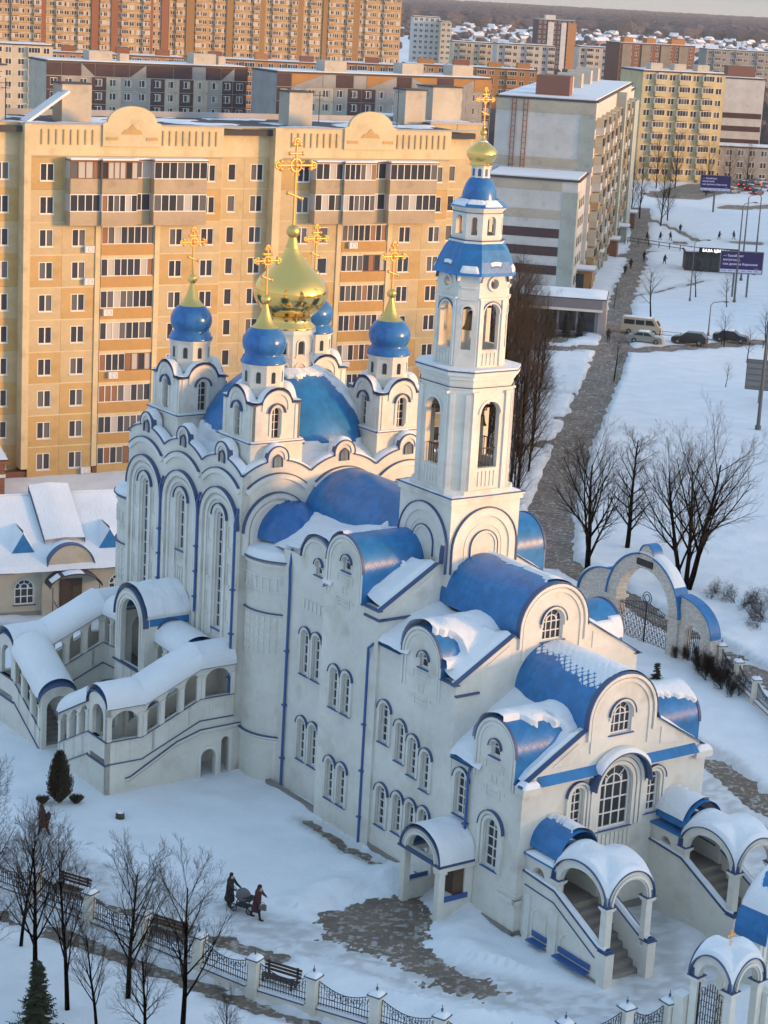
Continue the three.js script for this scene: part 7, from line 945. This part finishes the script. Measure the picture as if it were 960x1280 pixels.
// figure looks to +x; lean, stride, arms as given
function figure({ coat, hat, hemY = 0.45, stride = 0.2, armF = [0.35, 1.0], armB = [-0.15, 0.8], lean = 0.05, hood }) {
  const hx = lean * 1.4, sh = 1.38, P = [];
  P.push([[hx, 1.53, 0], [hx + 0.015, 1.6, 0], 0.088, 0.092, hat], [[hx + 0.045, 1.49, 0], [hx + 0.05, 1.52, 0], 0.066, 0.07, skin], [[hx + 0.12, 1.495, 0], [hx + 0.125, 1.505, 0], 0.014, 0.016, skin], [[hx + 0.05, 1.44, 0], [hx + 0.06, 1.46, 0], 0.05, 0.055, skin], [[hx - 0.01, 1.4, 0], [hx, 1.5, 0], 0.062, 0.06, coat]);
  if (hood) P.push([[hx - 0.04, 1.42, 0], [hx - 0.02, 1.58, 0], 0.1, 0.1, coat]);
  P.push([[lean, sh - 0.03, -0.13], [lean, sh - 0.03, 0.13], 0.085, 0.085, coat, 0.08], [[lean * 0.9, 1.28, 0], [lean * 0.4, 0.95, 0], 0.165, 0.15, coat, 0.1], [[lean * 0.4, 0.95, 0], [0, hemY + 0.16, 0], 0.165, 0.22, coat, 0.1], [[0.06, hemY + 0.1, 0], [-0.06, hemY + 0.1, 0], 0.19, 0.19, coat, 0.06]);
  for (const [q, dx] of [[1, stride], [-1, -stride]]) { P.push([[dx * 0.3, 0.7, q * 0.09], [dx * 0.65, 0.42, q * 0.09], 0.09, 0.065, drk], [[dx * 0.65, 0.42, q * 0.09], [dx - 0.03, 0.1, q * 0.09], 0.065, 0.05, drk], [[dx - 0.05, 0.05, q * 0.09], [dx + 0.13, 0.04, q * 0.1], 0.05, 0.04, drk]); }
  for (const [q, a] of [[1, armF], [-1, armB]]) { const el = [lean + a[0] * 0.45, lerp(sh, a[1], 0.62) - 0.06, q * 0.24], hd = [lean + a[0], a[1], q * 0.2]; P.push([[lean, sh - 0.04, q * 0.19], el, 0.072, 0.058, coat], [el, hd, 0.058, 0.042, coat], [hd, [hd[0] + 0.06, hd[1] - 0.03, hd[2]], 0.035, 0.03, skin], [[hd[0] + 0.01, hd[1], hd[2]], [hd[0] + 0.05, hd[1] + 0.03, hd[2] - q * 0.03], 0.016, 0.013, skin], ...[-1, 0, 1, 2].map(f => [[hd[0] + 0.05, hd[1] - 0.02, hd[2] + f * 0.016 - 0.008], [hd[0] + 0.1 - Math.abs(f) * 0.006, hd[1] - 0.065, hd[2] + f * 0.016 - 0.008], 0.011, 0.009, skin, 0.008])); }
  return personGeo(P);
}
const clothM = std(lin(1, 1, 1), 0.9, { vertexColors: true });
function person(label, geo, x, z, turn, grp, k = 1) { const o = thing('person', label, 'person', [x, 0.06, z], turn, grp); const b = again('body', geo, clothM, o); b.scale.setScalar(k); return o; }
const WALK = -0.49;
const gA = ready(figure({ coat: blk, hat: drk, hemY: 0.28, stride: 0.1, armF: [0.42, 0.98], armB: [0.42, 0.98], lean: 0.03 }), true), gB = ready(figure({ coat: wine, hat: drk, hemY: 0.38, stride: 0.3, armF: [0.22, 0.86], armB: [0.26, 1.1], lean: 0.1, hood: true }), true), gC = ready(figure({ coat: brn, hat: brn, hemY: 0.55, stride: 0.26, armF: [0.15, 0.9], armB: [-0.3, 0.85], lean: 0.08, hood: true }), true), gD = ready(figure({ coat: drk, hat: blk, hemY: 0.7, stride: 0.22, lean: 0.04 }), true);
person('person in a long black coat and fur hat pushing the stroller', gA, -6.05, -87.6, WALK); person('person in a dark red hooded coat striding ahead of the stroller', gB, -4.75, -86.5, WALK); person('person in a brown hooded coat walking past the slim conifer', gC, -15.7, -94.3, PI + 0.25);
one('handbag', 'grey handbag carried by the person in dark red', 'bag', [bb(-0.17, 0.17, 0, 0.26, -0.06, 0.06), new THREE.TorusGeometry(0.11, 0.012, 5, 16, PI).translate(0, 0.26, 0)], std(lin(0.12, 0.11, 0.11), 0.7), [-4.45, 0.62, -86.22], WALK);
one('backpack', 'dark bag on the back of the person in brown', 'bag', [new THREE.SphereGeometry(0.2, 14, 10).scale(0.7, 1.15, 0.95)], std(lin(0.02, 0.018, 0.02), 0.8), [-15.47, 1.16, -94.22], 0);
{
  const s = thing('stroller', 'grey hooded baby stroller on dark wheels', 'stroller', [-5.35, 0.06, -87.2], WALK), cl = std(lin(0.13, 0.12, 0.125), 0.85);
  part('hood', [new THREE.SphereGeometry(0.34, 22, 14, 0, PI * 2, 0, PI / 2).scale(1.1, 1.15, 0.85).rotateZ(0.25).translate(-0.05, 0.72, 0)], cl, s); part('carrycot', [new THREE.SphereGeometry(0.36, 20, 10, 0, PI * 2, PI / 2, PI / 2).scale(1.25, 0.75, 0.8).translate(0.02, 0.74, 0)], cl, s); part('foot_cover', [bb(0.0, 0.42, 0.6, 0.78, -0.24, 0.24)], M.dark, s);
  part('frame', [bar([-0.75, 1.0, 0.2], [0.35, 0.2, 0.22], 0.016, 6), bar([-0.75, 1.0, -0.2], [0.35, 0.2, -0.22], 0.016, 6), bar([-0.75, 1.0, -0.2], [-0.75, 1.0, 0.2], 0.018, 6), bar([-0.4, 0.2, 0.22], [0.2, 0.6, 0.2], 0.016, 6), bar([-0.4, 0.2, -0.22], [0.2, 0.6, -0.2], 0.016, 6), bb(-0.35, 0.3, 0.24, 0.34, -0.18, 0.18)], M.iron, s);
  for (const [x, z, r] of [[-0.4, 0.27, 0.19], [-0.4, -0.27, 0.19], [0.38, 0.24, 0.14], [0.38, -0.24, 0.14]]) { const w = group('wheel', s); w.position.set(x, r, z); part('tyre', new THREE.TorusGeometry(r - 0.025, 0.028, 8, 22), M.dark, w); part('hub', [cyl(0.04, 0.04, 0.05, 10).rotateX(PI / 2).translate(0, 0, -0.025), ...[0, 1, 2, 3].map(k => bar([0, 0, 0], [Math.cos(k * PI / 2) * (r - 0.03), Math.sin(k * PI / 2) * (r - 0.03), 0], 0.008, 4))], M.iron, w); }
}
for (const [x, z, t] of [[26.6, -255.9, 1.4], [36.9, -330, 1.5], [35.2, -322, 4.4], [40.2, -341, 1.5], [44, -371.5, 0.2], [46.5, -372.8, 0.2], [48.5, -374, 3.3], [58, -379.5, 0.2], [61, -381.5, 3.2], [43.2, -338, 0.6], [52, -388, 1.2]]) person('small dark figure walking on the far paths of the park', gD, x, z, t, 'walkers on the far paths');
// ---------------------------------------------------------------- cars, boards, lamps, shops on the park side
const CAR = { tyre: M.dark, glass: std(lin(0.03, 0.033, 0.038), 0.08), chrome: std(lin(0.5, 0.5, 0.5), 0.3, { metalness: 1 }), tail: std(lin(0.35, 0.01, 0.01), 0.3, { emissive: lin(1, 0.05, 0.04), emissiveIntensity: 2.2 }), tailOff: std(lin(0.25, 0.01, 0.01), 0.3), head: std(lin(0.7, 0.7, 0.68), 0.2) };
const paint = {}; const paintOf = c => paint[c] ??= new THREE.MeshPhysicalMaterial({ color: new THREE.Color(c), roughness: 0.45, clearcoat: 0.6, clearcoatRoughness: 0.15 });
const wheelG = ready(new THREE.TorusGeometry(0.24, 0.095, 10, 22)), rimG = ready(cyl(0.17, 0.17, 0.12, 14).translate(0, -0.06, 0).rotateX(PI / 2));
function car(label, colour, pos, turn, o = {}) {
  const van = o.van, c = thing(van ? 'minibus' : 'car', label, van ? 'minibus' : 'car', pos, turn, o.group), L = van ? 2.55 : 2.15, w = 0.84, P = paintOf(colour);
  const prof = van ? [[-L, 0.35], [L, 0.35], [L, 0.95], [L - 0.35, 1.15], [L - 0.95, 2.05], [-L + 0.1, 2.12], [-L, 1.9]] : o.hatch ? [[-L, 0.32], [L, 0.32], [L, 0.72], [L - 0.25, 0.88], [L - 1.1, 0.98], [0.35, 1.5], [-1.5, 1.52], [-L + 0.1, 1.05], [-L, 0.9]] : [[-L, 0.32], [L, 0.32], [L, 0.7], [L - 0.2, 0.84], [L - 1.15, 0.94], [0.4, 1.42], [-0.95, 1.43], [-1.6, 1.0], [-L + 0.05, 0.95], [-L, 0.75]];
  const s = shp(prof); for (const x of [-L * 0.62, L * 0.64]) { const h = new THREE.Path(); h.absarc(x, 0.3, 0.38, 0, PI * 2, true); }
  part('body', ext(s, w * 2 - 0.12, 0.06).translate(0, 0, -w + 0.06), P, c);
  const gl = van ? [[[-L + 0.3, 1.25], [-0.9, 1.25], [-0.9, 1.85], [-L + 0.3, 1.85]], [[-0.75, 1.25], [0.35, 1.25], [0.35, 1.85], [-0.75, 1.85]], [[0.5, 1.25], [1.75, 1.25], [1.3, 1.88], [0.5, 1.88]]] : [[[-1.45, 1.02], [-0.28, 1.0], [-0.28, 1.36], [-0.95, 1.36]], [[-0.18, 1.0], [0.95, 0.98], [0.36, 1.36], [-0.18, 1.36]]];
  for (const g of gl) part('side_window', ext(shp(g), w * 2 + 0.024).translate(0, 0, -w - 0.012), CAR.glass, c);
  part('windscreen', van ? sheet(1, 1, (a, b) => [lerp(L - 0.36, L - 0.92, b) + 0.08, lerp(1.2, 1.98, b), lerp(-0.7, 0.7, a)]) : sheet(1, 1, (a, b) => [lerp(L - 1.12, 0.44, b) + 0.09, lerp(1.0, 1.4, b), lerp(-0.68, 0.68, a)]), CAR.glass, c);
  part('rear_window', van ? bb(-L - 0.075, -L - 0.065, 1.2, 1.8, -0.6, 0.6) : sheet(1, 1, (a, b) => [lerp(-1.62, -1.0, b) - 0.09, lerp(1.02, 1.4, b), lerp(-0.66, 0.66, a)]), CAR.glass, c);
  for (const x of [-L * 0.62, L * 0.64]) for (const z of [-w + 0.02, w - 0.02]) { const q = group('wheel', c); q.position.set(x, 0.33, z); again('tyre', wheelG, CAR.tyre, q); again('rim', rimG, CAR.chrome, q); }
  for (const z of [-0.62, 0.62]) { part('headlight', bb(L + 0.03, L + 0.075, 0.62, 0.76, z - 0.16, z + 0.16), CAR.head, c); part('taillight', bb(-L - 0.075, -L - 0.03, 0.7, 0.86, z - 0.15, z + 0.15), o.lit ? CAR.tail : CAR.tailOff, c); }
  if (o.snow !== false) part('snow', sheet(10, 8, (a, b) => { const e = Math.min(1, Math.min(a, 1 - a, b, 1 - b) * 6); return [lerp(van ? -L + 0.1 : -0.95, van ? 1.2 : 0.4, a), (van ? 2.13 : o.hatch ? 1.54 : 1.46) + e * 0.1, lerp(-0.75, 0.75, b)]; }), M.snow, c);
  return c;
}
car('cream minibus with dark windows parked beyond the lane', '#b5a78f', [31.6, 0.08, -263.8], -0.25, { van: true });
car('silver grey car parked on the lane beside the minibus', '#8d8f88', [31.3, 0.08, -256.6], -0.25, {}); car('dark brown hatchback parked on the lane below the low railing', '#241c1c', [36.9, 0.08, -257.6], PI - 0.3, { hatch: true, snow: false }); car('dark car farther along the lane behind a young tree', '#1c1e24', [42.6, 0.08, -261.2], -0.3, {});
const RD = 'cars with red tail lights on the main road';
{ const r = rngOf(31); const cols = ['#20242a', '#7a7d80', '#2a2020', '#a9a9a6', '#3a1d1c', '#1d2a3a']; for (let i = 0; i < 13; i++) { const t = i / 13, x = 70 + t * 24 + (i % 3) * 3.6, z = -478 - t * 44 + (i % 3) * 3; car('car with lit red tail lights on the main road', cols[i % 6], [x, 0.06, z], 1.02, { lit: true, group: RD, hatch: i % 2 === 0 }); } }
for (const [x, z, t, l, col] of [[27.4, -312, 1.4, 'grey car parked in the snow at the foot of the white block', '#55585c'], [28.6, -321, 1.4, 'dark red car parked in the snow at the foot of the white block', '#3a1715'], [30.6, -350, 0.2, 'maroon car crossing the path far along the street', '#4a1418']]) car(l, col, [x, 0.1, z], t);
function printed(w, h, f) { const c = document.createElement('canvas'); c.width = w; c.height = h; f(c.getContext('2d'), w, h); const t = new THREE.CanvasTexture(c); t.colorSpace = THREE.SRGBColorSpace; return t; }
const adTex = printed(512, 256, (g, w, h) => { g.fillStyle = '#2a1a52'; g.fillRect(0, 0, w, h); g.fillStyle = '#c9c7dc'; g.fillRect(0, 216, w, 40); g.fillStyle = '#d8d2ee'; g.font = 'bold 40px sans-serif'; g.fillText('— Такой вот', 26, 62); g.fillText('могутный,', 26, 112); g.fillText('как долина барханов', 26, 164); g.font = '14px sans-serif'; g.fillText('Реклама', 420, 204); g.fillStyle = '#7d7aa8'; for (let i = 0; i < 6; i++) g.fillRect(20 + i * 80, 230, 52, 10); });
const signTex = printed(512, 64, (g, w, h) => { g.fillStyle = '#000'; g.fillRect(0, 0, w, h); g.fillStyle = '#fff'; g.font = 'bold 52px sans-serif'; g.textBaseline = 'middle'; g.fillText('БАЗА ЦВЕТОВ', 40, 34); });
function billboard(label, x, z, turn, y0, o = {}) {
  const b = thing('billboard', label, 'billboard', [x, 0, z], turn), w = 6.2, h = 3.1, steel = std(lin(0.16, 0.17, 0.18), 0.5, { metalness: 0.6 });
  part('back_panel', bb(-w / 2, w / 2, y0, y0 + h, -0.25, 0), std(lin(0.22, 0.21, 0.2), 0.8), b); if (!o.back) { const p = new THREE.PlaneGeometry(w - 0.1, h - 0.1).translate(0, y0 + h / 2, 0.012); part('poster', p, std(lin(1, 1, 1), 0.7, { map: adTex }), b, true); } else for (let k = 0; k < 5; k++) part('rail', bb(-w / 2, w / 2, y0 + 0.2 + k * 0.65, y0 + 0.3 + k * 0.65, 0.001, 0.06), steel, b);
  part('frame', [bb(-w / 2 - 0.06, w / 2 + 0.06, y0 - 0.08, y0, -0.26, 0.06), bb(-w / 2 - 0.06, w / 2 + 0.06, y0 + h, y0 + h + 0.08, -0.26, 0.06), bb(-w / 2 - 0.08, -w / 2, y0, y0 + h, -0.26, 0.06), bb(w / 2, w / 2 + 0.08, y0, y0 + h, -0.26, 0.06)], steel, b);
  for (const x of o.posts ?? [0]) part('post', cyl(o.pr ?? 0.2, o.pr ?? 0.2, y0, 12, x, 0, -0.13), steel, b); return b;
}
billboard('purple billboard with white print beside the dark flower shop', 49.9, -303, 0.05, 3.7, { posts: [-0.9, 1.2], pr: 0.15 }); billboard('smaller looking purple billboard far off beside the main road', 64.0, -430, 0.05, 4.6); billboard('grey back of a board on two thin legs over the snow', 40.9, -219, -0.2, 1.7, { back: true, posts: [-1.6, 1.6], pr: 0.06 });
{
  const k = thing('flower_shop', 'dark windowed flower shop with a glowing white roof sign', 'shop', [45.6, 0, -331], -0.05); part('wall', bb(0, 9.5, 0, 3.0, -5, 0), std(lin(0.035, 0.028, 0.03), 0.6), k); for (let i = 0; i < 5; i++) part('shop_window', bb(0.3 + i * 1.85, 1.95 + i * 1.85, 0.5, 2.5, 0, 0.05), CAR.glass, k); part('roof', bb(-0.2, 9.7, 3.0, 3.2, -5.2, 0.3), M.dark, k); part('snow', bb(0, 9.5, 3.2, 3.32, -5, -0.2), M.snow, k);
  part('sign', new THREE.PlaneGeometry(6.4, 0.8).translate(5.2, 3.62, 0.22), std(lin(0, 0, 0), 0.8, { emissive: lin(1, 1, 1), emissiveMap: signTex, emissiveIntensity: 1.6 }), k, true); part('sign_board', bb(2.0, 8.4, 3.2, 4.03, 0.1, 0.21), M.dark, k);
  const l = new THREE.RectAreaLight(0xffffff, 0.8, 5.2, 0.5); l.position.set(5.2, 3.62, 0.3); l.lookAt(new THREE.Vector3(5.2, 3.62, 5).applyMatrix4(new THREE.Matrix4())); l.rotation.set(0, PI, 0); k.add(l);
}
function lamp(label, x, z, h, o = {}) { const p = thing('lamp_post', label, 'lamp post', [x, 0, z], o.turn ?? 0, o.group), st = std(lin(0.12, 0.125, 0.13), 0.5, { metalness: 0.4 }); part('pole', [cyl(0.16 * (o.k ?? 1), 0.08 * (o.k ?? 1), h, 10), cyl(0.24 * (o.k ?? 1), 0.24 * (o.k ?? 1), 0.6, 10)], st, p); part('arm', tube([[0, h - 0.1, 0], [0.3, h + 0.3, 0], [1.6, h + 0.5, 0]], 0.05, 6), st, p); part('lamp_head', [new THREE.SphereGeometry(0.3, 12, 8).scale(1.3, 0.35, 0.6).translate(1.9, h + 0.48, 0)], st, p); return p; }
lamp('tall thick lamp post beside the grey board over the snow', 37.0, -205, 12.2, { k: 1.3, turn: 0.4 }); lamp('lamp post rising in front of the purple billboard', 48.4, -297, 14, { turn: 0.3 }); lamp('lamp post just behind the purple billboard', 53.2, -322, 13, { turn: 0.3 }); lamp('thin leaning lamp post in front of the flower shop', 41.9, -296, 8.5, { k: 0.6 }); lamp('lamp post beside the road at the edge of the park', 56.5, -330, 12.5, { turn: 2.6 }); lamp('small dark lamp post at the low railing by the lane', 40.2, -264.5, 4.2, { k: 0.7 });
{ const f = thing('park_railing', 'low thin railing along the lane with the parked cars', 'railing', [33.5, 0.1, -260.5], -0.28); for (let i = 0; i < 9; i++) part('post', bb(i * 2.6 - 0.05, i * 2.6 + 0.05, 0, 1.0, -0.05, 0.05), M.iron, f); for (const y of [0.5, 0.95]) part('rail', bb(0, 20.8, y, y + 0.05, -0.02, 0.02), M.iron, f); }
{ const f = thing('bridge_railing', 'dark railing beside the cross path of the park', 'railing', [40, 0.1, -365.5], -0.72); for (let i = 0; i < 8; i++) part('post', bb(i * 2.2 - 0.06, i * 2.2 + 0.06, 0, 1.1, -0.05, 0.05), M.iron, f); part('rail', bb(0, 15.4, 1.0, 1.1, -0.04, 0.04), M.iron, f); part('rail', bb(0, 15.4, 0.45, 0.55, -0.04, 0.04), M.iron, f); }
{
  const s = thing('grey_shop', 'low grey shop with snowy flat roof and glass front beside the path', 'shop', [15.5, 0, -262.5], -0.12), gm = std(lin(0.30, 0.30, 0.32), 0.7); part('wall', bb(0, 10.2, 0, 3.6, -9, -0.3), gm, s); part('fascia', bb(-0.2, 10.6, 3.2, 4.4, -0.3, 0.15), std(lin(0.17, 0.165, 0.19), 0.6), s); part('eaves', bb(-0.3, 10.7, 2.95, 3.2, -0.3, 0.7), M.trim, s); part('side_wing', bb(10.2, 11.2, 0, 4.4, -8, 0), gm, s); for (let i = 0; i < 4; i++) part('shop_window', bb(0.5 + i * 2.4, 2.6 + i * 2.4, 0.3, 2.8, -0.3, -0.24), CAR.glass, s); part('roof', bb(-0.2, 11.2, 4.4, 4.5, -9.1, 0.1), A.roofing, s); part('snow', sheet(16, 16, (a, b) => [lerp(-0.1, 11.1, a), 4.5 + Math.min(1, Math.min(a, 1 - a, b, 1 - b) * 9) * 0.2 + 0.05 * SNOWN(a * 8, b * 8, 2), lerp(0.05, -9, b)]), M.snow, s);
}
for (const [x, z, w, l, m] of [[26.6, -303, 3.5, 'small snowy shop porch with iron trellis at the foot of the white block', C.ochre], [29.6, -326, 4, 'grey shop porch with flat snowy roof below the white block', C.grey], [33.5, -345, 5, 'red roofed shop porch on the street front of the white block', C.redBrick], [37.4, -366, 4.5, 'far green fronted shop porch on the street side', C.green], [41.8, -392, 4, 'farthest shop porch before the yellow house', C.brown]]) { const s = thing('shop_porch', l, 'porch', [x, 0, z], -0.165); part('wall', bb(-2.5, w * 0.5, 0, 2.8, -4, 0), m, s); part('door', bb(-0.6, 0.6, 0.1, 2.3, 0, 0.06), CAR.glass, s); part('roof', bb(-2.7, w * 0.5 + 0.4, 2.8, 3.0, -4.2, 0.6), A.metalRoof, s); part('snow', bb(-2.6, w * 0.5 + 0.3, 3.0, 3.15, -4.1, 0.5), M.snow, s); part('railing', [bar([w * 0.5, 0, 2.5], [w * 0.5, 1.1, 2.5], 0.04, 5), bar([w * 0.5, 1.1, 0], [w * 0.5, 1.1, 2.5], 0.04, 5), bar([w * 0.5, 0.5, 0], [w * 0.5, 0.5, 2.5], 0.03, 5)], M.iron, s); }
// ---------------------------------------------------------------- far village and wood
{
  const r = rngOf(123), wm = [std(lin(0.17, 0.13, 0.11), 0.9), std(lin(0.34, 0.31, 0.27), 0.9), std(lin(0.25, 0.12, 0.09), 0.9)], V = 'houses of the far village below the wood';
  const protos = [0, 1, 2].map(i => { const w = 9 + i * 2, d = 8 + i, h = 4 + i * 0.8, b = thing('village_house', 'small snow roofed house of the far village below the wood', 'house', [0, 0, 0], 0, V); part('wall', bb(-w / 2, w / 2, 0, h, -d / 2, d / 2), wm[i], b); part('roof', ext(shp([[-d / 2 - 0.5, h], [d / 2 + 0.5, h], [0, h + 3.6]]), w + 1).rotateY(PI / 2).translate(-w / 2 - 0.5, 0, 0), M.snow, b); return b; });
  let n = 0; for (let i = 0; n < 298 && i < 2000; i++) { const t = r(), z = -1750 - t * 1150 - r() * 200, x = lerp(0.005, 0.2, r()) * -z; const p = protos[n % 3], k = 0.48 + r() * 0.36; if (n < 3) { protos[n].position.set(x, 0, z); protos[n].rotation.y = r() * 3; protos[n].scale.setScalar(0.6); } else copyOf(p, [x, 0, z], r() * 3, k); n++; }
  const crown = new THREE.IcosahedronGeometry(1, 1); { const p = crown.attributes.position; for (let i = 0; i < p.count; i++) { const k = 0.8 + 0.4 * hash2(Math.round(p.getX(i) * 50), Math.round(p.getY(i) * 50 + p.getZ(i) * 90)); p.setXYZ(i, p.getX(i) * k, p.getY(i) * k, p.getZ(i) * k); } crown.computeVertexNormals(); }
  const put = (name, cnt, f, col) => { const m = new THREE.InstancedMesh(crown, std(col, 1), cnt), q = new THREE.Object3D(), c = new THREE.Color(); for (let i = 0; i < cnt; i++) { const [x, z, s, h] = f(i); q.position.set(x, h * 0.45, z); q.scale.set(s, h * 0.6, s); q.rotation.y = r() * 6; q.updateMatrix(); m.setMatrixAt(i, q.matrix); const v = 0.75 + r() * 0.5; m.setColorAt(i, c.setRGB(v, v, v)); } m.name = name; m.userData = { kind: 'stuff', label: name === 'far_wood' ? 'bare brown wood along the horizon' : 'bare brown trees among the far village houses', category: name === 'far_wood' ? 'wood' : 'trees' }; scene.add(m); };
  put('far_wood', 16000, () => { const t = r(), z = -2750 - t * 4200, x = lerp(-0.06, 0.26, r()) * -z; return [x, z, 11 + r() * 9, 12 + r() * 7]; }, lin(0.075, 0.06, 0.065));
  put('village_trees', 700, () => { const z = -1400 - r() * 1500, x = lerp(-0.1, 0.24, r()) * -z; return [x, z, 2 + r() * 4, 3 + r() * 3.5]; }, lin(0.09, 0.07, 0.07));
  put('town_trees', 420, () => { const z = -540 - r() * 480, x = lerp(0.02, 0.22, r()) * -z; return [x, z, 2.5 + r() * 3, 6 + r() * 5]; }, lin(0.10, 0.075, 0.07));
}
renderer.render(scene, camera);
